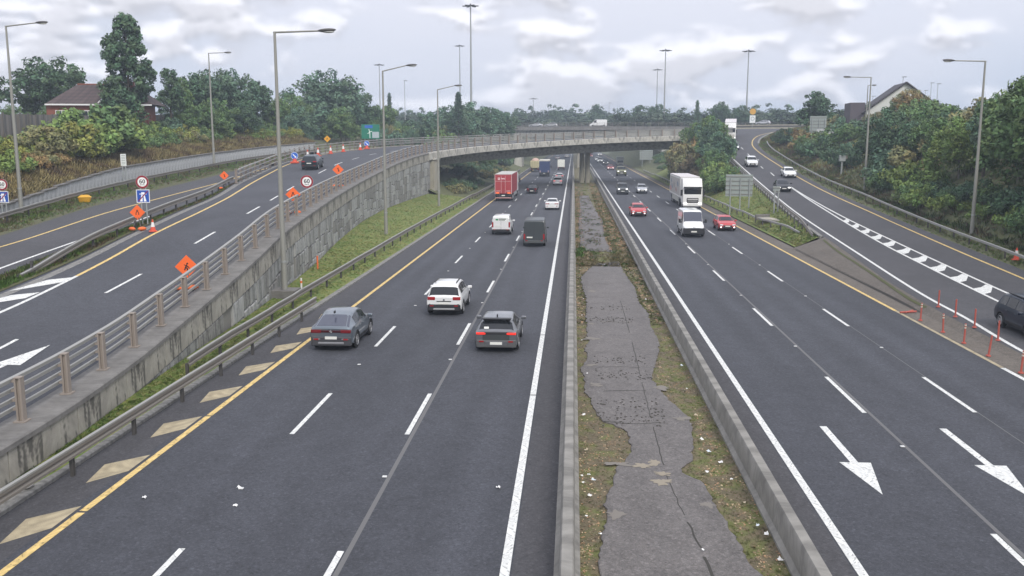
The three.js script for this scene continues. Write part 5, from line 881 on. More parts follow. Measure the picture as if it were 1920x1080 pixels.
    if (o.spoiler) mesh('spoiler', rbox(hw * 1.36, 0.04, 0.3, 0, S.top.find(p => p[0] >= 0.5)[1] + 0.01, R - 0.42, 0.015), o.spoiler, g);
    if (S.rear) { const by = interp(S.top, S.rear[0]) ; }
  }
  g.scale.setScalar(sz);
  const yaw = (o.toward ? Math.PI : 0) + (o.yaw || 0), d = R * sz, c = Math.cos(o.yaw || 0), s = Math.sin(o.yaw || 0);
  place(g, x - s * d, 0.012, z - c * d, yaw, o.hAt);
  return g;
}
const silver = paintMat(0.42, 0.43, 0.45, { metalness: 0.35 }), greyBlue = paintMat(0.13, 0.155, 0.18, { metalness: 0.45, roughness: 0.28 }), gunmetal = paintMat(0.15, 0.155, 0.165, { metalness: 0.45, roughness: 0.28 }), whiteP = paintMat(0.74, 0.74, 0.72), redP = paintMat(0.46, 0.008, 0.012, { clearcoat: 0.45 }), black = paintMat(0.01, 0.011, 0.015, { clearcoat: 0.2, roughness: 0.4, specularIntensity: 0.45 }), darkGrey = paintMat(0.038, 0.045, 0.047, { roughness: 0.5, clearcoat: 0.3 }), navy = paintMat(0.012, 0.018, 0.032, { clearcoat: 0.25, roughness: 0.4, specularIntensity: 0.5 }), oliveP = paintMat(0.16, 0.16, 0.07, { roughness: 0.6 });
{ // outbound, nearest three
  const a = car('coupe_suv', 'blue grey coupe-roofed SUV with full-width dark tail-light band', 'car', 'coupe', greyBlue, -10.4, -38.6, { bh: 0.42, lightBar: std(0.05, 0.006, 0.009, 0.2), lens: std(0.16, 0.008, 0.012, 0.2), lw: 0.46, lh: 0.15, lightY: 0.88, panel: null, bumper: std(0.05, 0.05, 0.055, 0.5), plateY: 0.6, fin: true, diffuser: std(0.22, 0.22, 0.23, 0.4), glass: std(0.06, 0.065, 0.09, 0.15) });
  mesh('emblem', box(0.09, 0.12, 0.02, 0, 0, 0).rotateZ(0.785).translate(0, 0.88, 2.30), chromeM, a);
  for (const s of [1, -1]) mesh('bumper_trim', box(0.3, 0.05, 0.03, s * 0.62, 0.55, 2.31).rotateZ(0), chromeM, a);
  const b = car('family_suv', 'white SUV with dark rear window and red tail lights in the middle lane', 'car', 'suv', whiteP, -6.65, -47.0, { bh: 0.36, lw: 0.4, lh: 0.17, lightY: 0.92, bumper: trimM, plateY: 0.68, rails: true, diffuser: std(0.3, 0.3, 0.3, 0.5), plateX: -0.02 });
  mesh('emblem', rbox(0.1, 0.1, 0.02, 0, 0.86, 2.262, 0.04), chromeM, b); mesh('plate_recess', box(0.75, 0.04, 0.02, 0, 0.775, 2.262), trimM, b);
  for (const s of [1, -1]) mesh('bumper_trim', box(0.05, 0.16, 0.02, s * 0.74, 0.56, 2.262), trimM, b);
  const c = car('hatchback', 'grey hatchback with lit red tail lights beside the white edge line', 'car', 'hatch', gunmetal, -3.25, -38.8, { bh: 0.36, lit: true, lw: 0.42, lh: 0.1, lightY: 0.84, panel: std(0.05, 0.055, 0.055, 0.35), bumper: std(0.09, 0.09, 0.09, 0.5), plateY: 0.42, fin: true, spoiler: trimM, lightBar: trimM });
  for (const s of [1, -1]) mesh('corner_trim', rbox(0.2, 0.16, 0.05, s * 0.76, 0.56, 2.15, 0.03), redLens, c);
  mesh('window_sticker', box(0.2, 0.1, 0.01, 0, 0, 0).rotateX(-0.75).translate(-0.42, 1.07, 2.06), plateM, c);
  mesh('plate_surround', rbox(0.95, 0.2, 0.06, 0, 0.42, 2.19, 0.03), gunmetal, c);
}
{ // outbound, further away
  const v = car('small_van', 'small white panel van with green sign on its rear doors', 'van', 'smallvan', whiteP, -6.9, -88.4, { bumper: trimM, lightY: 0.98, plateY: 0.85, plateX: -0.25 });
  mesh('rear_lettering', box(1.1, 0.26, 0.012, 0, 1.47, 2.31), canvasMat(128, 32, (c) => { c.fillStyle = '#ecefe8'; c.fillRect(0, 0, 128, 32); c.fillStyle = '#2c7f4c'; c.fillRect(4, 6, 30, 20); c.fillStyle = '#39433c'; c.fillRect(38, 4, 84, 10); c.fillRect(40, 19, 70, 7); }), v);
  car('dark_van', 'dark grey van with tall tinted rear door in the outer lane', 'van', 'van', darkGrey, -3.3, -78.6, { bumper: std(0.07, 0.075, 0.075, 0.6), lightY: 0.92, plateY: 0.86, plateX: -0.4, rearPanes: false, lit: false, scale: 0.95 });
  car('saloon_car', 'white saloon with dark boot lights close to the white edge line', 'car', 'sedan', whiteP, -2.75, -120.6, { lw: 0.5, lh: 0.1, bumper: whiteP, lightY: 0.8 });
  car('black_saloon', 'small dark saloon in the middle lane beyond the red lorry', 'car', 'sedan', black, -7.0, -156.5, { lw: 0.4, lightY: 0.8, bumper: trimM });
  car('silver_suv', 'silver SUV with red lights queuing behind another car near the bridge', 'car', 'suv', silver, -3.15, -186, { lit: true, bumper: silver });
  car('pale_car', 'white car with red tail lights just under the bridge edge', 'car', 'hatch', whiteP, -3.2, -213, { lit: true, bumper: whiteP });
}
function truckWheels(g, zs, hw, r = 0.5) { for (const z of zs) for (const s of [1, -1]) addWheel(g, s * (hw - 0.14), r, z, rimM); }
{ // red articulated lorry, seen from behind
  const g = group('red_lorry', 'red box trailer lorry with white lettering on its rear doors', 'lorry', [-10.35, 0.012, -137.2 - 7]);
  const red = std(0.38, 0.04, 0.045, 0.55), redSide = std(0.30, 0.035, 0.045, 0.7), trimPink = std(0.62, 0.4, 0.4, 0.5), R = 7;
  mesh('trailer_box', rbox(2.5, 2.85, 13.6, 0, 2.5, 0.2, 0.04), redSide, g);
  mesh('trailer_roof', box(2.46, 0.05, 13.5, 0, 3.96, 0.2), std(0.45, 0.44, 0.40, 0.7), g);
  for (const s of [1, -1]) { const d = mesh('rear_door', rbox(1.16, 2.62, 0.06, s * 0.6, 2.5, R + 0.02, 0.02), red, g); mesh('locking_bar', bar(V(s * 0.3, 1.2, R + 0.08), V(s * 0.3, 3.75, R + 0.08), 0.03, 6), trimPink, d); mesh('reflector_strip', box(0.6, 0.1, 0.02, s * 0.75, 1.52, R + 0.06), trimPink, d); mesh('tail_light', rbox(0.5, 0.2, 0.08, s * 0.85, 1.22, R + 0.05, 0.03), std(0.7, 0.12, 0.04, 0.4, { emissive: new THREE.Color(0.4, 0.09, 0.02) }), g); }
  for (const s of [1, -1]) mesh('frame_post', box(0.08, 2.9, 0.1, s * 1.22, 2.5, R + 0.03), trimPink, g);
  mesh('frame_rail', box(2.3, 0.05, 0.03, 0, 2.95, R + 0.06), trimPink, g);
  mesh('rear_lettering', box(1.5, 0.5, 0.015, -0.1, 3.35, R + 0.062), canvasMat(128, 44, (c) => { c.fillStyle = '#a8333c'; c.fillRect(0, 0, 128, 44); c.fillStyle = '#f4f1ee'; c.font = 'bold 44px sans-serif'; c.fillText('U', 2, 40); c.font = 'bold 30px sans-serif'; c.fillText('nec', 44, 32); }), g);
  mesh('chassis', box(1.0, 0.3, 13, 0, 0.92, 0), trimM, g); mesh('rear_bumper', rbox(2.4, 0.16, 0.12, 0, 0.5, R - 0.1, 0.03), std(0.5, 0.28, 0.26, 0.5), g);
  mesh('number_plate', box(0.5, 0.14, 0.03, 0, 0.85, R + 0.02), plateM, g); mesh('light_beam', box(2.4, 0.16, 0.1, 0, 0.85, R - 0.05), trimM, g);
  for (let k = 0; k < 11; k++) for (const s of [1, -1]) mesh('curtain_rib', box(0.02, 2.6, 0.06, s * 1.26, 2.5, 6 - k * 1.2), std(0.26, 0.03, 0.04, 0.7), g);
  truckWheels(g, [5.2, 3.9, 2.6], 1.25); truckWheels(g, [-6.5, -9.6], 1.25);
  mesh('cab', rbox(2.48, 2.9, 2.2, 0, 2.2, -8.6, 0.12), std(0.6, 0.6, 0.6, 0.4), g); for (const s of [1, -1]) mesh('wing_mirror', rbox(0.25, 0.7, 0.15, s * 1.5, 2.4, -9.4, 0.05), trimM, g);
  for (const s of [1, -1]) mesh('side_skirt', box(0.04, 0.5, 6.5, s * 1.23, 0.78, -2.0), std(0.3, 0.3, 0.3, 0.6), g);
  mesh('front_panel', box(0.03, 2.9, 0.5, 1.27, 2.45, -6.4), std(0.62, 0.6, 0.58, 0.6), g);
}
{ // coach-like dark blue lorry
  const g = group('blue_lorry', 'dark blue box lorry with pale roof edge beside the cream tipper', 'lorry', [-7.2, 0.012, -229.5 - 4.5]);
  mesh('box_body', rbox(2.5, 2.9, 9, 0, 2.35, 0, 0.06), std(0.03, 0.05, 0.13, 0.6), g); mesh('roof', box(2.52, 0.3, 9.02, 0, 3.9, 0), std(0.6, 0.58, 0.5, 0.7), g);
  mesh('lower_body', rbox(2.5, 0.55, 0.3, 0, 0.75, 4.45, 0.05), trimM, g); for (const s of [1, -1]) mesh('tail_light', rbox(0.25, 0.6, 0.08, s * 1.0, 1.2, 4.5, 0.04), std(0.45, 0.33, 0.33, 0.4), g);
  mesh('number_plate', box(0.5, 0.12, 0.03, 0, 0.8, 4.62), plateM, g); mesh('chassis', box(1, 0.4, 9, 0, 0.75, 0), trimM, g); truckWheels(g, [2.9, 1.7, -3.2], 1.25); mesh('cab', rbox(2.4, 2.4, 1.9, 0, 1.75, -5.5, 0.1), navy, g);
  for (const s of [1, -1]) mesh('wing_mirror', rbox(0.2, 0.6, 0.14, s * 1.4, 2.1, -6.2, 0.04), trimM, g);
}
{ // cream tipper with load
  const g = group('tipper_lorry', 'cream tipper lorry with a rounded load in the inside lane', 'lorry', [-10.9, 0.012, -263 - 4]); const cm = std(0.5, 0.45, 0.27, 0.7);
  const sh = new THREE.Shape([[-1.22, 1.6], [-0.9, 1.1], [0.9, 1.1], [1.22, 1.6], [1.25, 3.0], [-1.25, 3.0]].map(p => new THREE.Vector2(...p)));
  mesh('tipper_body', new THREE.ExtrudeGeometry(sh, { depth: 7.5, bevelEnabled: true, bevelSize: 0.05, bevelThickness: 0.05, bevelSegments: 1 }).translate(0, 0, -3.7), cm, g);
  for (const x of [-0.7, 0, 0.7]) mesh('tailgate_rib', box(0.1, 1.7, 0.06, x, 2.1, 3.9), std(0.42, 0.36, 0.22, 0.7), g);
  const ld = new THREE.SphereGeometry(1.15, 16, 8, 0, 6.3, 0, 1.57); ld.scale(1, 0.75, 3); mesh('load', ld.translate(0, 2.95, 0), std(0.5, 0.34, 0.27, 0.9), g);
  mesh('chassis', box(1, 0.4, 8.5, 0, 0.8, -0.5), trimM, g); mesh('rear_beam', box(2.3, 0.3, 0.2, 0, 0.7, 3.6), trimM, g); mesh('number_plate', box(0.5, 0.12, 0.03, 0, 0.75, 3.72), plateM, g); for (const s of [1, -1]) mesh('tail_light', box(0.3, 0.15, 0.05, s * 0.9, 0.75, 3.72), redLens, g);
  truckWheels(g, [2.5, 1.2, -3.2], 1.22); mesh('cab', rbox(2.45, 2.5, 1.9, 0, 1.85, -5.1, 0.1), cm, g);
}
function boxVan(name, label, x, z, body, cabM, toward, s = 1) {
  const g = group(name, label, 'lorry', [x, 0.012, z - 3.3 * s], toward ? Math.PI : 0); g.scale.setScalar(s);
  mesh('box_body', rbox(2.2, 2.2, 4.4, 0, 2.1, 1.1, 0.05), body, g); mesh('cab', rbox(2.0, 1.6, 2.0, 0, 1.35, -2.2, 0.25, 4), cabM, g); mesh('windscreen', box(1.7, 0.6, 0.1, 0, 1.75, -3.17), glassM, g);
  mesh('chassis', box(1.6, 0.4, 6.4, 0, 0.75, 0), trimM, g); mesh('rear_step', box(2.0, 0.2, 0.2, 0, 0.6, 3.3), trimM, g); for (const t of [1, -1]) mesh('tail_light', box(0.15, 0.25, 0.05, t * 0.9, 0.8, 3.4), redLens, g);
  for (const t of [1, -1]) mesh('headlight', rbox(0.3, 0.2, 0.1, t * 0.75, 0.95, -3.2, 0.04), clearLens, g); truckWheels(g, [1.9, -2.2], 1.05, 0.38); return g;
}
boxVan('box_van', 'white box van close behind the white edge line under the bridge', -3.7, -277, std(0.74, 0.74, 0.66, 0.6), whiteP, false, 0.95);
// oncoming
car('red_hatchback', 'bright red hatchback with white lamps in the lane next to the central barrier', 'car', 'hatch', redP, 7.8, -110.6, { toward: true, lights: false, fog: true });
{
  const v = car('delivery_van', 'white high-roofed van with black bumper in the middle oncoming lane', 'van', 'van', whiteP, 11.3, -87.2, { toward: true, bumper: trimM, mirror: trimM, glass: std(0.07, 0.075, 0.1, 0.12) });
  mesh('side_lettering', box(0.012, 0.7, 1.7, 1.0, 1.35, 0.6), canvasMat(128, 52, (c) => { c.fillStyle = '#e4e4e0'; c.fillRect(0, 0, 128, 52); c.fillStyle = '#a8343c'; c.beginPath(); c.ellipse(30, 26, 22, 18, 0, 0, 7); c.fill(); c.fillRect(62, 14, 56, 10); c.fillRect(62, 30, 40, 8); }), v);
  const f = -2.75; mesh('front_bumper', rbox(2.0, 0.62, 0.3, 0, 0.58, f + 0.1, 0.1), trimM, v); mesh('badge', rbox(0.2, 0.13, 0.03, 0, 0.9, f - 0.08, 0.03), chromeM, v); mesh('number_plate', box(0.52, 0.12, 0.02, 0, 0.55, f - 0.07), plateM, v);
  for (const s of [1, -1]) mesh('mirror_arm', rbox(0.2, 0.36, 0.14, s * 1.22, 1.45, f + 1.25, 0.05), trimM, v);
}
car('red_city_car', 'red hatchback beside the yellow edge line next to the white van', 'car', 'hatch', redP, 15.45, -93.6, { toward: true, fog: true, scale: 0.97 });
function artic(label, x, z, y, s, yaw, hAt, withTrailer = true) { // white tractor unit with box trailer, facing the camera
  const g = group('white_lorry', label, 'lorry'); const W = std(0.72, 0.71, 0.68, 0.4), F = -8;
  const sh = new THREE.Shape([[0, 0.55], [0, 1.5], [0.14, 2.35], [0.34, 3.05], [0.95, 3.8], [2.2, 3.8], [2.2, 0.75], [1.6, 0.75], [1.55, 0.55]].map(p => new THREE.Vector2(p[0], p[1])));
  const cab = new THREE.ExtrudeGeometry(sh, { depth: 2.36, bevelEnabled: true, bevelSize: 0.05, bevelThickness: 0.07, bevelSegments: 2 }); cab.rotateY(-Math.PI / 2); cab.translate(1.18, 0, 0); cab.translate(0, 0, F); mesh('cab', toCreasedNormals(cab, 0.5), W, g);
  const ws = mesh('windscreen', (() => { const b = new RoundedBoxGeometry(2.2, 0.95, 0.06, 2, 0.03); b.rotateX(-0.17); b.translate(0, 2.08, F + 0.0); return b; })(), glassM, g);
  mesh('sun_visor', rbox(2.3, 0.22, 0.3, 0, 2.72, F + 0.02, 0.05), trimM, g);
  mesh('grille', rbox(1.5, 0.62, 0.08, 0, 1.08, F - 0.06, 0.04), trimM, g); mesh('grille_bar', box(1.3, 0.09, 0.05, 0, 1.22, F - 0.1), W, g); mesh('grille_bar', box(1.3, 0.05, 0.05, 0, 1.0, F - 0.1), W, g);
  mesh('bumper', rbox(2.46, 0.42, 0.3, 0, 0.5, F + 0.03, 0.08), W, g); for (const t of [1, -1]) { mesh('headlight', rbox(0.42, 0.24, 0.1, t * 0.92, 0.66, F - 0.1, 0.05), lampLit, g); mesh('wing_mirror', rbox(0.24, 0.8, 0.2, t * 1.42, 2.05, F + 0.25, 0.06), trimM, g); mesh('side_window', box(0.02, 0.7, 0.8, t * 1.275, 2.1, F + 0.75), glassM, g); mesh('air_deflector', box(0.06, 2.6, 0.5, t * 1.2, 2.4, F + 2.5), W, g); }
  mesh('number_plate', box(0.52, 0.13, 0.03, 0, 0.42, F - 0.14), plateM, g); mesh('chassis', box(1, 0.3, 14, 0, 0.95, -0.5), trimM, g);
  if (withTrailer) { mesh('trailer_box', rbox(2.55, 2.75, 13.4, 0, 2.6, F + 9.8, 0.05), W, g); mesh('trailer_edge', box(2.57, 0.08, 13.42, 0, 3.96, F + 9.8), std(0.6, 0.56, 0.55, 0.6), g);
    mesh('side_print', box(0.012, 2.2, 12.2, 1.282, 2.6, F + 9.8), canvasMat(256, 64, (c) => { c.fillStyle = '#aeaaa6'; c.fillRect(0, 0, 256, 64); for (const [x, y, w, h, f] of [[8, 40, 26, 20, '#b24a40'], [24, 10, 22, 16, '#5b7088'], [40, 34, 40, 12, '#6d7f95'], [96, 20, 30, 24, '#8d8a86'], [150, 40, 30, 14, '#a06258'], [190, 14, 34, 18, '#667a8e']]) { c.fillStyle = f; c.beginPath(); c.ellipse(x + w / 2, y + h / 2, w / 2, h / 2, 0.4, 0, 7); c.fill(); } }), g);
    for (const t of [1, -1]) mesh('side_skirt', box(0.04, 0.6, 8, t * 1.25, 0.9, F + 9), std(0.42, 0.42, 0.38, 0.7), g); truckWheels(g, [F + 12.2, F + 13.5, F + 14.8], 1.26); }
  truckWheels(g, [F + 1.3, F + 4.7], 1.26); g.scale.setScalar(s); const c = Math.cos(yaw), sn = Math.sin(yaw); place(g, x - sn * 8 * s, y, z - c * 8 * s, Math.PI + yaw, hAt); return g;
}
artic('white articulated lorry with printed trailer side behind the white van', 15.75, -124.0, 0.012, 1.02, 0);
car('grey_offroader', 'boxy dark grey off-roader in the oncoming lane by the central barrier', 'car', 'jeep', paintMat(0.06, 0.066, 0.07), 8.2, -154.8, { toward: true, lights: true });
car('white_hatchback', 'silver white car with lit lamps in the middle oncoming lane', 'car', 'suv', silver, 11.65, -158, { toward: true, lights: true, bumper: black, scale: 0.94 });
car('olive_offroader', 'olive green off-roader with lit lamps under the bridge', 'car', 'jeep', oliveP, 12.0, -233.5, { toward: true, lights: true, scale: 1.3 });
car('red_saloon', 'dull red car with lit lamps beyond the olive off-roader', 'car', 'hatch', paintMat(0.3, 0.03, 0.03), 11.0, -278, { toward: true, lights: true, scale: 1.08 });
boxVan('flatbed_lorry', 'grey box lorry in the inside lane behind the olive off-roader', 15.4, -309, std(0.35, 0.36, 0.34, 0.7), std(0.3, 0.3, 0.28, 0.5), true, 1.05);
[[11.5, -336, black], [10.3, -366, whiteP], [10.0, -392, whiteP], [14.3, -518, whiteP], [8.5, -470, redP], [8, -530, black]].forEach(([x, z, m]) => car('distant_car', 'tiny distant oncoming car in the stream beyond the bridge', 'car', 'suv', m, x, z, { toward: true, lights: true, scale: 1.15 }).userData.group = 'distant oncoming cars');
[[-7.2, -420, silver], [-3.3, -460, whiteP]].forEach(([x, z, m]) => car('distant_car', 'tiny distant outbound car beyond the lorries', 'car', 'suv', m, x, z, { scale: 1.1 }).userData.group = 'distant outbound cars');
// on the ramps
{
  const z0 = -107.4, x0 = -30.9; car('dark_suv', 'dark green SUV climbing the ramp alone', 'car', 'suv', paintMat(0.014, 0.024, 0.03, { clearcoat: 0.35, specularIntensity: 0.6 }), x0, z0, { hAt: rampH, yaw: 0.08, lw: 0.4, rails: false, lightY: 0.98, plateY: 0.8, scale: 1.02 });
}
artic('white lorry coming round the top of the on-ramp', 35.6, -217, 0, 1.0, -0.17, slipY, true);
car('grey_ramp_car', 'grey car just below the lorry on the on-ramp', 'car', 'hatch', paintMat(0.09, 0.105, 0.12), 32.6, -192.3, { toward: true, hAt: slipY, yaw: -0.08, lights: true });
car('white_ramp_suv', 'white SUV descending beside the broken line of the on-ramp', 'car', 'suv', whiteP, 29.7, -157.4, { toward: true, hAt: slipY, yaw: -0.08 });
car('white_ramp_saloon', 'white saloon beside the yellow line of the on-ramp', 'car', 'sedan', whiteP, 32.0, -140, { toward: true, hAt: slipY, yaw: -0.08 });
car('black_ramp_saloon', 'black saloon with white lamps leading the on-ramp traffic', 'car', 'sedan', black, 26.9, -120.8, { toward: true, hAt: slipY, yaw: -0.09, lights: true });
{ const b = car('black_suv', 'black SUV with silver roof rails leaving the frame past the bollards', 'car', 'suv', navy, 21.35, -41.2, { hAt: slipY, yaw: 0, rails: true, toward: true }); b.rotation.y = Math.PI + 0.0; }
// on the far bridge and roundabout
const bx = (x) => 12.78;
{ const v = car('far_van', 'white van crossing the far overbridge', 'van', 'van', whiteP, 7.7, -302, { mirror: trimM }); v.rotation.y = Math.PI / 2; v.position.set(7.7, 12.85, -300.5); }
{ const v = car('far_silver_car', 'silver car crossing the far overbridge towards the left', 'car', 'sedan', silver, 0, 0, {}); v.rotation.y = Math.PI / 2; v.position.set(-12.2, 12.8, -300.5); }
{ const v = car('far_grey_car', 'grey car following the silver one on the far overbridge', 'car', 'hatch', paintMat(0.35, 0.36, 0.37), 0, 0, {}); v.rotation.y = Math.PI / 2; v.position.set(-7.4, 12.8, -300.5); }
{ const v = car('roundabout_car', 'white car on the roundabout beyond the ramp', 'car', 'suv', whiteP, 0, 0, {}); v.rotation.y = -1.2; v.position.set(-44, 11.1, -262); v.scale.setScalar(0.95); }
{ const v = car('roundabout_hatchback', 'pale car on the roundabout behind the yellow round sign', 'car', 'hatch', silver, 0, 0, {}); v.rotation.y = 1.4; v.position.set(55.5, 13.2, -281); }
// ------------------------------------------------------------------ trees, bushes, ground cover
const leafMats = {};
function leafMat(k, r, g, b) { const m = new THREE.MeshStandardMaterial({ vertexColors: true, roughness: 0.85, side: THREE.DoubleSide }); m.color.setRGB(r, g, b); return leafMats[k] = m; }
leafMat('dark', 0.071, 0.128, 0.063); leafMat('mid', 0.112, 0.185, 0.063); leafMat('light', 0.171, 0.244, 0.061); leafMat('olive', 0.213, 0.207, 0.088); leafMat('ochre', 0.27, 0.2, 0.085); leafMat('yellow', 0.215, 0.24, 0.055); leafMat('blue', 0.098, 0.168, 0.100); leafMat('pine', 0.056, 0.095, 0.063); leafMat('rust', 0.17, 0.135, 0.075);
const barkMat = std(0.085, 0.07, 0.055, 1), barkPale = std(0.17, 0.155, 0.13, 1);
// a cloud of leaf-sized faces gathered in clumps; clumps are [x, y, z, radius]
function leafCloud(clumps, perClump, size, flat = 0.6) {
  const pos = [], nor = [], col = []; const q = new THREE.Quaternion(), up = V(0, 1, 0), n = V(0, 0, 0), a = V(0, 0, 0), b = V(0, 0, 0);
  for (const [cx, cy, cz, cr] of clumps) {
    const ct = rr(0.72, 1.28), hue = rr(-0.12, 0.14), cnt = Math.round(perClump * Math.max(0.35, cr));
    for (let k = 0; k < cnt; k++) {
      let x, y, z, d; do { x = rr(-1, 1); y = rr(-1, 1); z = rr(-1, 1); d = Math.hypot(x, y, z); } while (d > 1 || d < 0.25 + 0.25 * rnd());
      n.set(x + rr(-0.8, 0.8), y * flat + rr(-0.3, 1.1), z + rr(-0.8, 0.8)).normalize();
      a.crossVectors(n, V(rr(-1, 1), rr(-1, 1), rr(-1, 1))).normalize(); b.crossVectors(n, a);
      const s = size * rr(0.55, 1.25), w = s * rr(0.45, 0.75), px = cx + x * cr, py = cy + y * cr * 0.85, pz = cz + z * cr;
      const t = ct * rr(0.7, 1.3), c = [t * (1 + hue), t, t * (1 - hue * 0.6)];
      // a leaf spray: pointed diamond of two faces, folded a little
      const P = [[-s, 0, 0], [0, -w, 0.12 * s], [s, 0, 0], [0, w, 0.12 * s]].map(([u, v, f]) => [px + a.x * u + b.x * v + n.x * f, py + a.y * u + b.y * v + n.y * f, pz + a.z * u + b.z * v + n.z * f]);
      for (const i of [0, 1, 2, 0, 2, 3]) { pos.push(...P[i]); nor.push(n.x, n.y, n.z); col.push(...c); }
    }
  }
  const g = new THREE.BufferGeometry(); g.setAttribute('position', new THREE.Float32BufferAttribute(pos, 3)); g.setAttribute('normal', new THREE.Float32BufferAttribute(nor, 3)); g.setAttribute('color', new THREE.Float32BufferAttribute(col, 3)); return g;
}
function limb(p, q, r0, r1) { return bar(p, q, r0, 6, r1); }
// crowns are unit-ish: height given in metres for the prototype, scaled per tree
function broadleaf(H, R, base, nClump, per, size, lobes = 5) {
  const clumps = [], wood = [limb(V(0, -0.4, 0), V(0.1, H * 0.5, 0.05), H * 0.022, H * 0.012)];
  const L = []; for (let i = 0; i < lobes; i++) { const a = i / lobes * 6.283 + rr(-0.4, 0.4); L.push([Math.cos(a) * R * rr(0.35, 0.6), lerp(base, H, rr(0.3, 0.75)), Math.sin(a) * R * rr(0.35, 0.6), R * rr(0.4, 0.58)]); } L.push([0, H * 0.82, 0, R * 0.5]); L.push([0, lerp(base, H, 0.45), 0, R * 0.62]);
  for (const l of L) wood.push(limb(V(0, H * rr(0.2, 0.45), 0), V(l[0], l[1], l[2]), H * 0.01, H * 0.003));
  for (let i = 0; i < nClump; i++) { const l = L[i % L.length]; let x, y, z, d; do { x = rr(-1, 1); y = rr(-1, 1); z = rr(-1, 1); d = Math.hypot(x, y, z); } while (d > 1 || d < 0.55); clumps.push([l[0] + x * l[3], Math.max(base * 0.8, l[1] + y * l[3] * 0.9), l[2] + z * l[3], rr(0.5, 0.95) * R * 0.24]); }
  return { crown: leafCloud(clumps, per, size), wood: merge(wood) };
}
function columnar(H, R, n, per, size) {
  const clumps = [], wood = [limb(V(0, -0.5, 0), V(0, H * 0.9, 0), H * 0.018, 0.04)];
  for (let i = 0; i < n; i++) { const t = rr(0.16, 1), y = H * t, rad = R * (0.55 + 0.45 * Math.sin(Math.PI * Math.pow(t, 0.75))) * (1 - 0.55 * smooth(0.75, 1, t)), a = rr(0, 6.283), d = rad * Math.sqrt(rr(0.15, 1)); clumps.push([Math.cos(a) * d, y, Math.sin(a) * d, rr(0.45, 0.85) * R * 0.33]); if (i % 4 === 0) wood.push(limb(V(0, y - 1.1, 0), V(Math.cos(a) * d, y, Math.sin(a) * d), 0.06, 0.02)); }
  return { crown: leafCloud(clumps, per, size), wood: merge(wood) };
}
function conifer(H, R, n, per, size) {
  const clumps = [], wood = [limb(V(0, -0.4, 0), V(0, H * 0.97, 0), H * 0.016, 0.03)];
  for (let i = 0; i < n; i++) { const t = i / n, y = H * lerp(0.12, 0.98, t), rad = R * Math.pow(1 - t, 0.8) * rr(0.55, 1.15), a = i * 2.4 + rr(-0.3, 0.3); for (const f of [0.45, 0.9]) clumps.push([Math.cos(a) * rad * f, y - rad * f * 0.12, Math.sin(a) * rad * f, 0.14 * R + 0.10]); wood.push(limb(V(0, y, 0), V(Math.cos(a) * rad, y - rad * 0.1, Math.sin(a) * rad), 0.04, 0.015)); }
  return { crown: leafCloud(clumps, per, size, 0.3), wood: merge(wood) };
}
function shrub(H, R, n, per, size) {
  const clumps = [], wood = [];
  for (let i = 0; i < n; i++) { const a = rr(0, 6.283), d = R * Math.sqrt(rnd()), h = H * (0.25 + 0.7 * rnd()) * (1 - 0.5 * (d / R) ** 2); clumps.push([Math.cos(a) * d, h, Math.sin(a) * d, rr(0.35, 0.65)]); if (i % 3 === 0) wood.push(limb(V(0, -0.2, 0), V(Math.cos(a) * d * 0.8, h, Math.sin(a) * d * 0.8), 0.035, 0.012)); }
  return { crown: leafCloud(clumps, per, size), wood: merge(wood) };
}
const PROTO = {
  broadA: broadleaf(10, 4.6, 1.6, 140, 58, 0.25, 5), broadB: broadleaf(10, 4.0, 1.2, 130, 58, 0.25, 4), broadC: broadleaf(10, 5.4, 0.9, 150, 58, 0.26, 6), tall: broadleaf(12, 3.4, 2.0, 140, 60, 0.23, 4),
  poplar: columnar(15, 3.2, 210, 90, 0.23), conifer: conifer(11, 2.6, 50, 80, 0.18),
  shrubA: shrub(2.2, 1.8, 30, 130, 0.14), shrubB: shrub(1.7, 2.2, 34, 120, 0.14), shrubC: shrub(2.8, 1.6, 32, 130, 0.14),
};
const treeNames = { broadA: 'broadleaf_tree', broadB: 'broadleaf_tree', broadC: 'spreading_tree', tall: 'slender_tree', poplar: 'poplar_tree', conifer: 'conifer_tree', shrubA: 'bush', shrubB: 'bush', shrubC: 'bush' };
function plant(kind, mat, x, y, z, s, label, grp, o = {}) {
  const P = PROTO[kind], isB = kind.startsWith('shrub'), g = group(o.name || treeNames[kind], label, isB ? 'bush' : 'tree', [x, y - 0.1, z], o.yaw ?? rr(0, 6.283), grp);
  g.scale.set(s * (o.wide || 1), s * (o.high || 1), s * (o.wide || 1));
  mesh(isB ? 'stems' : 'trunk', P.wood, o.bark || barkMat, g); mesh(isB ? 'foliage' : 'crown', P.crown, leafMats[mat], g); return g;
}
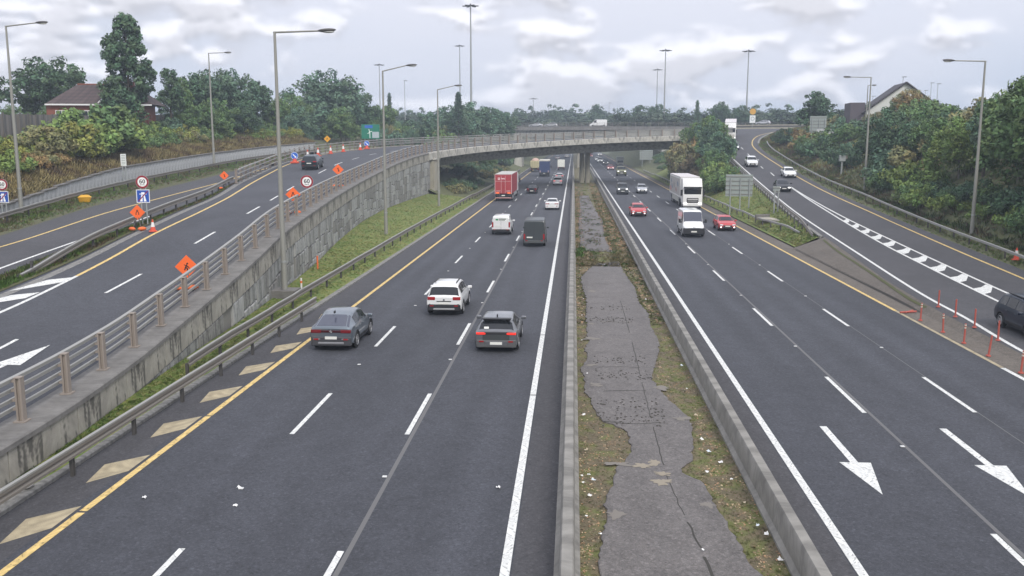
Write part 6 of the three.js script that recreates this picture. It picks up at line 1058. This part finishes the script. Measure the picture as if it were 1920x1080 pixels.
// --- left: garden trees behind the fence
const LH = (x, z) => bankH(x, z) ?? backH(x, z) ?? 9.5;
plant('poplar', 'dark', -61.5, 9.6, -127, 1.06, 'tall upright poplar standing beside the brick house', null, { wide: 1.02 });
plant('broadA', 'dark', -84.5, 9.8, -146, 1.22, 'dark round tree left of the brick house roof', null, { wide: 1.15 });
for (const [x, z, s] of [[-86, -139, 0.42], [-79, -137, 0.36], [-94, -136, 0.46]]) plant('broadC', 'mid', x, 9.9, z, s, 'low spreading garden tree behind the fence left of the brick house', 'low garden trees by the brick house');
plant('broadB', 'dark', -92, 9.8, -140, 1.18, 'dark tree behind the leftmost lamp column', null, { wide: 1.1 });
const leftTrees = [['tall', 'dark', -61.4, 20.3, -140, 0.90], ['tall', 'mid', -62.1, 19.3, -146, 0.80], ['broadB', 'dark', -63.8, 20.1, -155, 1.00], ['broadA', 'blue', -62.8, 21.0, -160, 1.00], ['broadC', 'blue', -61.2, 20.6, -165, 0.90], ['broadB', 'dark', -58.6, 19.8, -170, 0.90], ['broadA', 'mid', -56.9, 16.9, -175, 0.90], ['broadC', 'mid', -58.1, 17.8, -190, 0.80], ['broadA', 'blue', -57.4, 22.0, -205, 1.00], ['broadC', 'blue', -55.1, 23.1, -206, 1.15], ['broadA', 'blue', -51.6, 21.6, -210, 1.00], ['broadB', 'dark', -48.6, 19.6, -215, 1.00], ['broadA', 'mid', -46.8, 17.3, -225, 1.00], ['broadC', 'mid', -58.4, 15.4, -150, 1.00], ['broadC', 'dark', -57.3, 15.5, -160, 1.00], ['broadB', 'mid', -59.8, 14.9, -142, 1.00], ['broadC', 'blue', -55.0, 15.1, -185, 1.00], ['broadC', 'mid', -49.0, 15.4, -195, 1.00]]; // kind, tone, x, height of the top, z, spread
for (const [k, m, x, top, z, w] of leftTrees) { const y = LH(x, z), h = top - y; plant(k, m, x, y, z, Math.max(0.45, h / (k === 'tall' ? 12 : 10)), { dark: 'dark green', mid: 'mid green', blue: 'grey green' }[m] + (k === 'tall' ? ' slender tree' : k === 'broadC' ? ' spreading tree' : ' rounded tree') + ' in the wooded row behind the left embankment', m + (k === 'tall' ? ' slender' : k === 'broadC' ? ' spreading' : ' rounded') + ' trees behind the left embankment', { wide: w }); }
plant('conifer', 'pine', -53.4, 10.2, -270, 1.12, 'narrow dark conifer left of the roundabout', null, { wide: 0.75 });
plant('conifer', 'pine', -26.4, 9.6, -214, 0.94, 'ragged dark conifer in front of the tallest light mast', null, { wide: 1.1 });
// --- left: bushes along the fence and on the bank
{
  const list = []; const row = (d, z0, z1, n, kinds, mats, s0, s1) => { for (let i = 0; i < n; i++) { const z = lerp(z0, z1, (i + rr(0, 0.9)) / n), t = d + rr(-0.07, 0.07); const foot = bankLines[0], crest = bankLines[7]; let j = 0; while (j < foot.length - 1 && lerp(foot[j].z, crest[j].z, t) > z) j++; const p = foot[j].clone().lerp(crest[j], t); list.push([kinds[Math.floor(rnd() * kinds.length)], mats[Math.floor(rnd() * mats.length)], p.x, bankH(p.x, p.z) ?? p.y, p.z, rr(s0, s1)]); } };
  row(0.86, -58, -120, 11, ['shrubA', 'shrubB'], ['mid', 'blue', 'mid', 'light'], 0.7, 1.05);
  row(0.86, -118, -180, 9, ['shrubA', 'shrubB'], ['mid', 'blue', 'mid', 'light'], 0.75, 1.15);
  row(0.78, -116, -178, 13, ['shrubA', 'shrubC'], ['mid', 'blue', 'dark', 'mid'], 1.0, 1.55);
  row(0.66, -60, -178, 30, ['shrubA', 'shrubB'], ['mid', 'light', 'mid', 'yellow'], 0.75, 1.25);
  row(0.5, -96, -176, 16, ['shrubB', 'shrubA'], ['light', 'mid', 'yellow', 'olive'], 0.6, 0.95);
  row(0.42, -56, -100, 14, ['shrubB', 'shrubA'], ['yellow', 'olive', 'ochre', 'light'], 0.7, 1.1);
  for (const [k, m, x, y, z, s] of list) plant(k, m, x, y, z, s, { mid: 'mid green bush', blue: 'grey green bush', light: 'bright green bush', dark: 'dark green bush', olive: 'olive bush', yellow: 'yellow green bracken bush', ochre: 'ochre dried bush' }[m] + ' growing on the left embankment below the fence', m + ' bushes on the left embankment');
  // the big ivy mound in front of the house and ivy on the fence
  for (const [x, z, s, m] of [[-55.5, -104, 2.0, 'light'], [-55.2, -106, 2.3, 'mid'], [-54.5, -108, 1.9, 'light'], [-53.4, -100, 1.7, 'light'], [-53.0, -96, 1.5, 'yellow'], [-53.5, -94, 1.5, 'yellow'], [-52.7, -90, 1.4, 'olive']]) plant('shrubC', m, x, bankH(x, z) ?? 8, z, s, { light: 'bright green', mid: 'mid green', yellow: 'yellow green', olive: 'olive' }[m] + ' bramble mound in front of the garden fence below the house', m + ' bramble mounds below the house', { wide: 1.15 });
}
// --- behind the ramp's curve: low scrub and bushes towards the roundabout
for (let i = 0; i < 46; i++) { const x = lerp(-66, -20, (i + rnd()) / 46), z = -rr(200, 262) + (x + 20) * 0.1, y = backH(x, z) ?? underH(x, z) ?? 8; const m = ['mid', 'blue', 'light', 'olive'][i % 4]; plant(['shrubA', 'shrubC', 'broadC'][i % 3], m, x, y, z, i % 3 === 2 ? rr(0.36, 0.5) : rr(1.4, 2.2), { mid: 'mid green', blue: 'grey green', light: 'bright green', olive: 'olive' }[m] + ' scrub on the slope between the ramp curve and the roundabout', m + ' scrub behind the ramp curve'); }
for (const [x, top, z] of [[-31.3, 16.6, -232], [-27.1, 17.8, -240], [-22.8, 17.0, -246], [-18.9, 15.9, -250], [-34.7, 15.3, -228], [-27.6, 15.0, -222]]) { const y = backH(x, z) ?? 9; plant('broadC', 'blue', x, y, z, (top - y) / 10, 'rounded grey green tree in the clump around the tallest mast', 'trees around the tallest mast', { wide: 1.3 }); }
// ivy and scrub on the dark slope under the bridge
for (let i = 0; i < 46; i++) { const z = rr(-148, -285), x = -13.95 - rr(4.5, 14); plant('shrubB', i % 3 ? 'dark' : 'olive', x, underH(x, z) ?? 2, z, rr(0.7, 1.2), 'dark low bush on the slope under and beyond the bridge', 'bushes on the left cutting slope'); }
for (let i = 0; i < 22; i++) { const z = -rr(206, 286), x = 18.75 + rr(5, 12); plant('shrubB', i % 3 ? 'mid' : 'dark', x, farRightH(x, z) ?? 2, z, rr(0.6, 1.1), (i % 3 ? 'mid green' : 'dark green') + ' low bush on the right cutting slope beyond the bridge', (i % 3 ? 'mid' : 'dark') + ' bushes on the right cutting slope'); }
// --- right: bush mass between motorway and on-ramp
const wedgeBush = [['shrubC', 'rust', 22.2, -178, 2.3], ['shrubC', 'rust', 22.0, -170, 2.2], ['shrubB', 'rust', 21.3, -163, 1.5], ['shrubC', 'olive', 22.8, -180, 3.0], ['broadB', 'mid', 24.6, -172, 0.96], ['broadB', 'blue', 24.0, -163, 0.98], ['broadC', 'mid', 22.6, -153, 0.56], ['broadB', 'mid', 26.2, -182, 0.96], ['shrubC', 'olive', 22.8, -190, 3.1], ['broadB', 'blue', 24.0, -156, 0.8], ['shrubC', 'light', 22.4, -147, 1.8], ['shrubA', 'mid', 22.9, -141, 1.6], ['shrubA', 'mid', 21.6, -143, 1.4], ['shrubA', 'dark', 20.8, -149, 1.4], ['broadB', 'blue', 26.4, -190, 0.9], ['shrubC', 'ochre', 23.6, -184, 3.1], ['broadB', 'mid', 25.6, -168, 0.86], ['shrubC', 'rust', 22.6, -187, 2.3], ['shrubC', 'mid', 26.4, -174, 2.2], ['shrubB', 'dark', 21.9, -190, 1.4], ['shrubA', 'rust', 21.6, -183, 1.6], ['broadB', 'mid', 24.6, -194, 0.95], ['shrubC', 'olive', 22.2, -173, 2.5]];
for (const [k, m, x, z, s] of wedgeBush) plant(k, m, x, wedgeH(x, z) ?? 2, z, s, { rust: 'reddish brown bush', olive: 'olive bush', mid: 'green thicket tree', blue: 'grey green thicket tree', light: 'bright green bush', dark: 'dark green bush', ochre: 'ochre bush' }[m] + ' in the thicket between the bridge and the on-ramp', m + ' thicket beside the on-ramp', { wide: 0.82 });
// --- right: wooded bank along the on-ramp
{
  const n = slipR.length; const at = (z, d) => { let i = 1; while (i < n - 1 && slipR[i].z > z) i++; return [slipR[i].x + d, z]; };
  const kinds = ['broadA', 'broadB', 'broadC', 'tall'], mats = ['mid', 'dark', 'mid', 'olive', 'blue', 'mid', 'light'];
  let k = 0;
  for (let z = -48; z > -116; z -= 5.2) for (const d of [8.5, 14.5, 21]) { if (d > 10 && z < -98) continue; const [x, zz] = at(z + rr(-1.8, 1.8), d + rr(-1.6, 1.6)); const y = rightH(x, zz) ?? 6; plant(kinds[k % 4], mats[(k * 3) % 7], x, y, zz, rr(0.74, 0.98) * lerp(1, 0.62, smooth(-80, -115, z)), { mid: 'green', dark: 'dark green', olive: 'olive', blue: 'grey green', light: 'bright green' }[mats[(k * 3) % 7]] + ' leafy tree in the wood beside the on-ramp', mats[(k * 3) % 7] + ' trees in the wood beside the on-ramp', { bark: k % 2 ? barkMat : barkPale }); k++; }
  for (let z = -46; z > -118; z -= 1.75) { const [x, zz] = at(z, rr(3.4, 6.6)); plant(['shrubA', 'shrubC', 'shrubB'][k % 3], ['dark', 'mid', 'dark', 'light'][k % 4], x, rightH(x, zz) ?? 2, zz, rr(0.6, 1.25), { dark: 'dark green', mid: 'mid green', light: 'bright green' }[['dark', 'mid', 'dark', 'light'][k % 4]] + ' undergrowth bush at the edge of the wood by the on-ramp', ['dark', 'mid', 'dark', 'light'][k % 4] + ' undergrowth beside the on-ramp'); k++; }
  // thinner scrub further up with tawny grass between
  for (let z = -112; z > -205; z -= 4.2) for (const d of [6, 11, 17]) { if (rnd() < 0.3) continue; const [x, zz] = at(z, d + rr(-2, 2)); const m = ['mid', 'blue', 'mid', 'dark', 'olive', 'mid', 'blue', 'ochre', 'dark', 'mid', 'olive'][k % 11]; plant(['shrubA', 'shrubC', 'broadC'][k % 3], m, x, rightH(x, zz) ?? 6, zz, k % 3 === 2 ? rr(0.32, 0.46) : rr(1.0, 1.8), { mid: 'mid green', blue: 'grey green', ochre: 'tawny', dark: 'dark green', olive: 'olive' }[m] + ' bush on the scrubby bank of the upper on-ramp', m + ' bushes on the upper on-ramp bank'); k++; }
  plant('broadB', 'dark', 47.5, (rightH(47.5, -190) ?? 8) - 0.3, -190, 1.02, 'big dark tree standing above the tall sign back', null, { wide: 1.05 });
  plant('tall', 'dark', 50.5, (rightH(50.5, -196) ?? 8) - 0.3, -196, 0.8, 'slim dark tree close to the big dark tree above the sign back');
  plant('broadC', 'dark', 40.6, rightH(40.6, -124) ?? 4, -124, 0.72, 'dark round tree beside the lamp column of the on-ramp');
  plant('shrubC', 'light', 37.2, rightH(37.2, -103) ?? 2, -103, 1.6, 'bright green bush at the rail just past the on-ramp lamp column');
}
// --- distant woods: one mass along the horizon
{
  const P = broadleaf(11, 5, 0.5, 60, 22, 0.42, 5); const geo = P.crown;
  const spots = []; // x, z, height of the top, spread
  const band = (x0, x1, step, z0, z1, top, jit, w0, w1) => { for (let x = x0; x < x1; x += step) spots.push([x + rr(-1, 1) * step * 0.6, -rr(z0, z1), top + 2.2 * fbm(x * 0.03, z0 * 0.01, 5, 3) * 2 + rr(-jit, jit), rr(w0, w1)]); };
  band(-340, 300, 2.6, 430, 560, 22.6, 1.8, 0.9, 1.5);
  band(-270, 250, 2.6, 350, 430, 18.6, 1.4, 0.8, 1.3);
  band(17, 92, 1.9, 312, 345, 18.0, 1.6, 0.6, 1.0);
  band(18, 39, 1.9, 306, 318, 16.8, 1.5, 0.5, 0.8);
  band(-72, -22, 2.3, 315, 350, 17.0, 1.3, 0.6, 0.9);
  band(-46, 50, 2.6, 720, 860, 25.0, 2.0, 1.2, 1.8);
  band(64, 130, 1.9, 215, 260, 17.2, 1.4, 0.7, 1.0);
  const m = new THREE.MeshStandardMaterial({ vertexColors: true, roughness: 0.9, side: THREE.DoubleSide });
  const im = new THREE.InstancedMesh(geo, m, spots.length), M4 = new THREE.Matrix4(), Q = new THREE.Quaternion(), c = new THREE.Color();
  spots.forEach(([x, z, top, w], i) => { const y0 = Math.min(top - 5, z < -600 ? 0 : 11), s = (top - y0) / 11; Q.setFromAxisAngle(V(0, 1, 0), rr(0, 6.28)); M4.compose(V(x, y0, z), Q, V(w * 1.5, s, w * 1.5)); im.setMatrixAt(i, M4); const t = rr(0.75, 1.25); im.setColorAt(i, c.setRGB(0.074 * t, 0.108 * t, 0.066 * t)); });
  im.name = 'distant_wood'; im.userData = { kind: 'stuff', label: 'far-off dark green wood along the horizon', category: 'woodland' }; im.castShadow = im.receiveShadow = true; scene.add(im);
}
// --- individual far trees that stand out on the skyline
for (const [x, top, z, k] of [[10.2, 24.4, -420, 'broadB'], [23.0, 21.5, -330, 'tall'], [38.7, 21.4, -300, 'conifer'], [29.7, 21.3, -335, 'broadB'], [48.1, 21.1, -310, 'broadA'], [55.2, 20.2, -315, 'broadB'], [-30.3, 20.7, -360, 'broadB'], [-8.7, 21.9, -420, 'broadA'], [-23.3, 21.8, -400, 'broadA']]) { const y = 11.5; plant(k, 'dark', x, y, z, (top - y) / (k === 'tall' ? 12 : k === 'conifer' ? 11 : 10), k === 'conifer' ? 'pointed dark conifer on the skyline right of the bridge' : 'dark tree rising a little above the distant wood', k === 'conifer' ? null : 'skyline trees', { wide: k === 'tall' ? 1.2 : 0.9 }); }

// ------------------------------------------------------------------ grass and weeds
const tuftGeo = (() => { const pos = [], nor = [], col = []; for (let k = 0; k < 7; k++) { const a = rr(0, 6.283), l = rr(0.6, 1.2), o = rr(0, 0.25), w = 0.07, t = rr(0.75, 1.3); const bx = Math.cos(a) * o, bz = Math.sin(a) * o, tx = bx + Math.cos(a) * l * 0.7, tz = bz + Math.sin(a) * l * 0.7; pos.push(bx - Math.sin(a) * w, 0, bz + Math.cos(a) * w, bx + Math.sin(a) * w, 0, bz - Math.cos(a) * w, tx, l * 0.8, tz); for (let i = 0; i < 3; i++) { nor.push(0.2 * Math.cos(a), 0.95, 0.2 * Math.sin(a)); col.push(t, t, t); } } const g = new THREE.BufferGeometry(); g.setAttribute('position', new THREE.Float32BufferAttribute(pos, 3)); g.setAttribute('normal', new THREE.Float32BufferAttribute(nor, 3)); g.setAttribute('color', new THREE.Float32BufferAttribute(col, 3)); return g; })();
const leafletGeo = (() => { const g = new THREE.PlaneGeometry(1, 0.6); g.rotateX(-Math.PI / 2 + 0.35); const n = g.attributes.position.count; g.setAttribute('color', new THREE.Float32BufferAttribute(new Array(n * 3).fill(1), 3)); return g.toNonIndexed(); })();
const grassMat = new THREE.MeshStandardMaterial({ vertexColors: true, roughness: 0.95, side: THREE.DoubleSide });
function cover(name, label, geo, list) { const im = new THREE.InstancedMesh(geo, grassMat, list.length), M4 = new THREE.Matrix4(), Q = new THREE.Quaternion(), c = new THREE.Color(), E = new THREE.Euler(); list.forEach(([x, y, z, s, col, flatS], i) => { Q.setFromEuler(E.set(rr(-0.2, 0.2), rr(0, 6.28), rr(-0.2, 0.2))); M4.compose(V(x, y, z), Q, V(s, s * (flatS || 1), s)); im.setMatrixAt(i, M4); const t = rr(0.75, 1.3); im.setColorAt(i, c.setRGB(col[0] * t, col[1] * t, col[2] * t)); }); im.name = numbered(name); im.userData = { kind: 'stuff', label, category: 'grass' }; im.castShadow = im.receiveShadow = true; scene.add(im); }
const G1 = [0.15, 0.285, 0.05], G2 = [0.23, 0.3, 0.075], STRAW = [0.44, 0.36, 0.16], MOSS = [0.19, 0.25, 0.04], BROWN = [0.24, 0.17, 0.095], LEAFB = [0.34, 0.2, 0.11];
const pick = (n, a, b, c) => { const v = fbm(n[0] * 0.35, n[1] * 0.25, 4, 3) + rr(-0.2, 0.2); return v > 0.12 ? c : v > -0.08 ? b : a; };
{
  const L = []; for (let i = 0; i < 30000; i++) { const z = -18 - 122 * Math.pow(rnd(), 1.35); let k = 1; while (k < wallLine.length - 1 && wallLine[k].z > z) k++; const wx = wallLine[k].x, x = lerp(-14.2, wx - 0.05, rnd()); const dens = fbm(x * 0.6, z * 0.4, 8, 3); if ((dens < -0.22 && rnd() < 0.7) || (z < -56 && rnd() < 0.35)) continue; L.push([x, (lawnH(x, z) ?? 0.2) - 0.02, z, rr(0.05, 0.11) * (z < -60 ? 1.35 : 1), pick([x, z], G1, z > -60 ? G1 : G2, z > -60 ? G2 : STRAW)]); }
  cover('lawn_grass', 'rough green grass on the strip under the ramp wall', tuftGeo, L);
  const Wd = []; for (let i = 0; i < 16000; i++) { const z = -78 - 125 * Math.pow(rnd(), 1.2), kx = 18.9; let k = 0; while (k < slipL.length - 1 && slipL[k].z > z) k++; const x = lerp(kx, slipL[k].x - 0.4, rnd()), y = wedgeH(x, z); if (y == null) continue; if (z > -135 && rnd() < 0.4) continue; Wd.push([x, y - 0.02, z, rr(0.09, 0.2), pick([x, z], G1, G2, STRAW)]); }
  cover('bank_grass', 'grass on the wedge between motorway and on-ramp', tuftGeo, Wd);
  const V1 = []; for (let i = 0; i < 9000; i++) { const t = Math.pow(rnd(), 1.2) * 0.95, j = Math.floor(t * (sideC.length - 1)), f = rr(0.42, 1); const q = rnd(), p = sideC[j].clone().lerp(sideC[j + 1], q).lerp(sideD[j].clone().lerp(sideD[j + 1], q), f); const x = p.x + rr(-0.4, 0.4), z = p.z, y = heightOn(sideVergeLines, x, z); if (y == null || (f < 0.55 && rnd() < 0.6)) continue; V1.push([x, y - 0.02, z, rr(0.14, 0.3), pick([x, z], G1, G2, BROWN)]); }
  for (let i = 0; i < 9000; i++) { const j = Math.floor(rnd() * 70), f = rr(0.1, 0.95); const q = rnd(); if (!splitLines[0][j + 1]) continue; const a = splitLines[0][j].clone().lerp(splitLines[0][j + 1], q), b = splitLines[3][j].clone().lerp(splitLines[3][j + 1], q), p = a.lerp(b, f); const x = p.x, z = p.z, y = heightOn(splitLines, x, z); if (y == null || z > -24) continue; V1.push([x, y - 0.02, z, rr(0.12, 0.26), pick([x, z], G1, G2, BROWN)]); }
  cover('verge_grass', 'grass on the verges of ramp and slip road', tuftGeo, V1);
  const R1 = []; for (let i = 0; i < 9000; i++) { const j = Math.floor(lerp(8, 78, rnd())), f = rnd() * 2; const l0 = rightLines[Math.floor(f)], l1 = rightLines[Math.floor(f) + 1]; if (!l0[j + 1]) continue; const q = rnd(), p = l0[j].clone().lerp(l0[j + 1], q).lerp(l1[j].clone().lerp(l1[j + 1], q), f % 1); if (f < 0.5 && rnd() < 0.6) continue; const z = p.z, y = rightH(p.x, z); if (y == null) continue; R1.push([p.x, y - 0.02, z, rr(0.14, 0.3), pick([p.x, z], G1, G2, BROWN)]); }
  cover('verge_grass', 'grass under the guard rail of the on-ramp', tuftGeo, R1);
  const BK = []; for (let i = 0; i < 26000; i++) { const j = Math.floor(rnd() * (bankFoot.length - 1)), f = rnd() * 7; const q = rnd(), A = bankLines[Math.floor(f)], B = bankLines[Math.min(Math.floor(f) + 1, 7)], p = A[j].clone().lerp(A[j + 1], q).lerp(B[j].clone().lerp(B[j + 1], q), f % 1); const x = p.x + rr(-0.4, 0.4), z = p.z + rr(-0.3, 0.3), y = bankH(x, z); if (y == null) continue; BK.push([x, y - 0.03, z, rr(0.3, 0.62), pick([x, z], f < 2.5 ? STRAW : G2, [0.38, 0.29, 0.12], f < 4 ? BROWN : [0.3, 0.28, 0.085])]); }
  cover('bank_grass', 'tawny dried grass and bracken on the left embankment', tuftGeo, BK);
  const RB = []; for (let i = 0; i < 16000; i++) { const j = Math.floor(lerp(20, slipR.length - 24, rnd())), f = rr(1.6, 6); const q = rnd(), A = rightLines[Math.floor(f)], B = rightLines[Math.floor(f) + 1], p = A[j].clone().lerp(A[j + 1], q).lerp(B[j].clone().lerp(B[j + 1], q), f % 1); const x = p.x + rr(-0.4, 0.4), z = p.z + rr(-0.3, 0.3), y = rightH(x, z); if (y == null) continue; RB.push([x, y - 0.03, z, rr(0.3, 0.6), z > -118 ? pick([x, z], [0.09, 0.15, 0.045], [0.12, 0.19, 0.05], BROWN) : pick([x, z], G2, STRAW, [0.24, 0.16, 0.08])]); }
  cover('bank_grass', 'tawny and green undergrowth on the right embankment', tuftGeo, RB);
  // central reserve: moss, weeds and leaf litter on both margins
  const onOld = (x, z) => z > -69 && x > 0.75 + 0.1 * Math.sin(z) && x < 3.5;
  const med = [], lit = []; for (let i = 0; i < 70000; i++) { const z = -10 - 150 * Math.pow(rnd(), 2.1), left = rnd() < 0.45, x = left ? rr(0.22, 1.9) : rr(3.0, 4.72); const le = interpEdge(true, z), re = interpEdge(false, z); if (z > -69 && x > le + 0.02 && x < re - 0.02) continue; const far = z < -45 ? 1.8 : 1, n = fbm(x * 1.6, z * 0.8, 11, 4) + (left ? -0.1 : 0.03) + (rnd() - 0.5) * 0.3, edgeD = left ? le - x : x - re; if (n > 0 || edgeD < 0.16 * (1 + fbm(z * 1.3, x, 3, 2) * 2)) med.push([x, 0.042, z, rr(0.022, 0.066) * far, edgeD < 0.16 ? MOSS : n > 0.16 ? G1 : rnd() < 0.5 ? G2 : MOSS, 0.75]); else if (rnd() < 0.85) lit.push([x, 0.055 + rr(0, 0.012), z, rr(0.022, 0.06) * far, [LEAFB, BROWN, [0.4, 0.31, 0.19], [0.13, 0.095, 0.06], [0.27, 0.2, 0.13]][Math.floor(rnd() * 5)], 1]); }
  for (let i = 0; i < 9000; i++) { const z = -66 - 130 * Math.pow(rnd(), 1.5), x = rr(0.25, 4.7); const n = fbm(x * 0.9, z * 0.3, 15, 3); if (z > -76 || n > 0.02) med.push([x, 0.09, z, rr(0.1, 0.2), n > 0.15 ? G1 : STRAW, 0.6]); else if (x < 1 || x > 3) lit.push([x, 0.1, z, rr(0.07, 0.13), LEAFB, 1]); }
  cover('moss_and_weeds', 'moss and low weeds along both margins of the central reserve', tuftGeo, med);
  cover('leaf_litter', 'brown leaf litter on the margins of the central reserve', leafletGeo, lit);
  const rag = []; for (const [x, z, s] of [[0.5, -74, 0.28], [0.8, -76, 0.3], [0.55, -72, 0.25]]) for (let k = 0; k < 30; k++) rag.push([x + rr(-0.3, 0.3), 0.1, z + rr(-0.8, 0.8), s * rr(0.6, 1.2), G1]);
  cover('ragwort_clump', 'taller green weeds against the outbound barrier', tuftGeo, rag);
}
function interpEdge(left, z) { const L = [[0.62, -12], [0.64, -18.2], [0.93, -21.6], [1.02, -23], [1.7, -25.6], [1.82, -26.6], [1.79, -28], [1.03, -29], [0.5, -32.9], [0.37, -36], [0.7, -37.8], [0.79, -41], [0.83, -52.4], [0.59, -60.7], [1.81, -67.4]], R = [[4.0, -12], [3.98, -18.4], [3.76, -20.6], [3.56, -22.8], [3.12, -24.3], [3.05, -24.8], [3.68, -27], [3.85, -29.8], [3.25, -32.7], [3.02, -34.5], [3.26, -36.3], [3.92, -41.2], [3.95, -47.7], [3.7, -52], [3.82, -56.5], [3.44, -69]]; const a = left ? L : R; for (let i = 1; i < a.length; i++) if (z >= a[i][1]) return lerp(a[i - 1][0], a[i][0], clamp((z - a[i - 1][1]) / (a[i][1] - a[i - 1][1]), 0, 1)); return a[a.length - 1][0]; }

renderer.render(scene, camera);
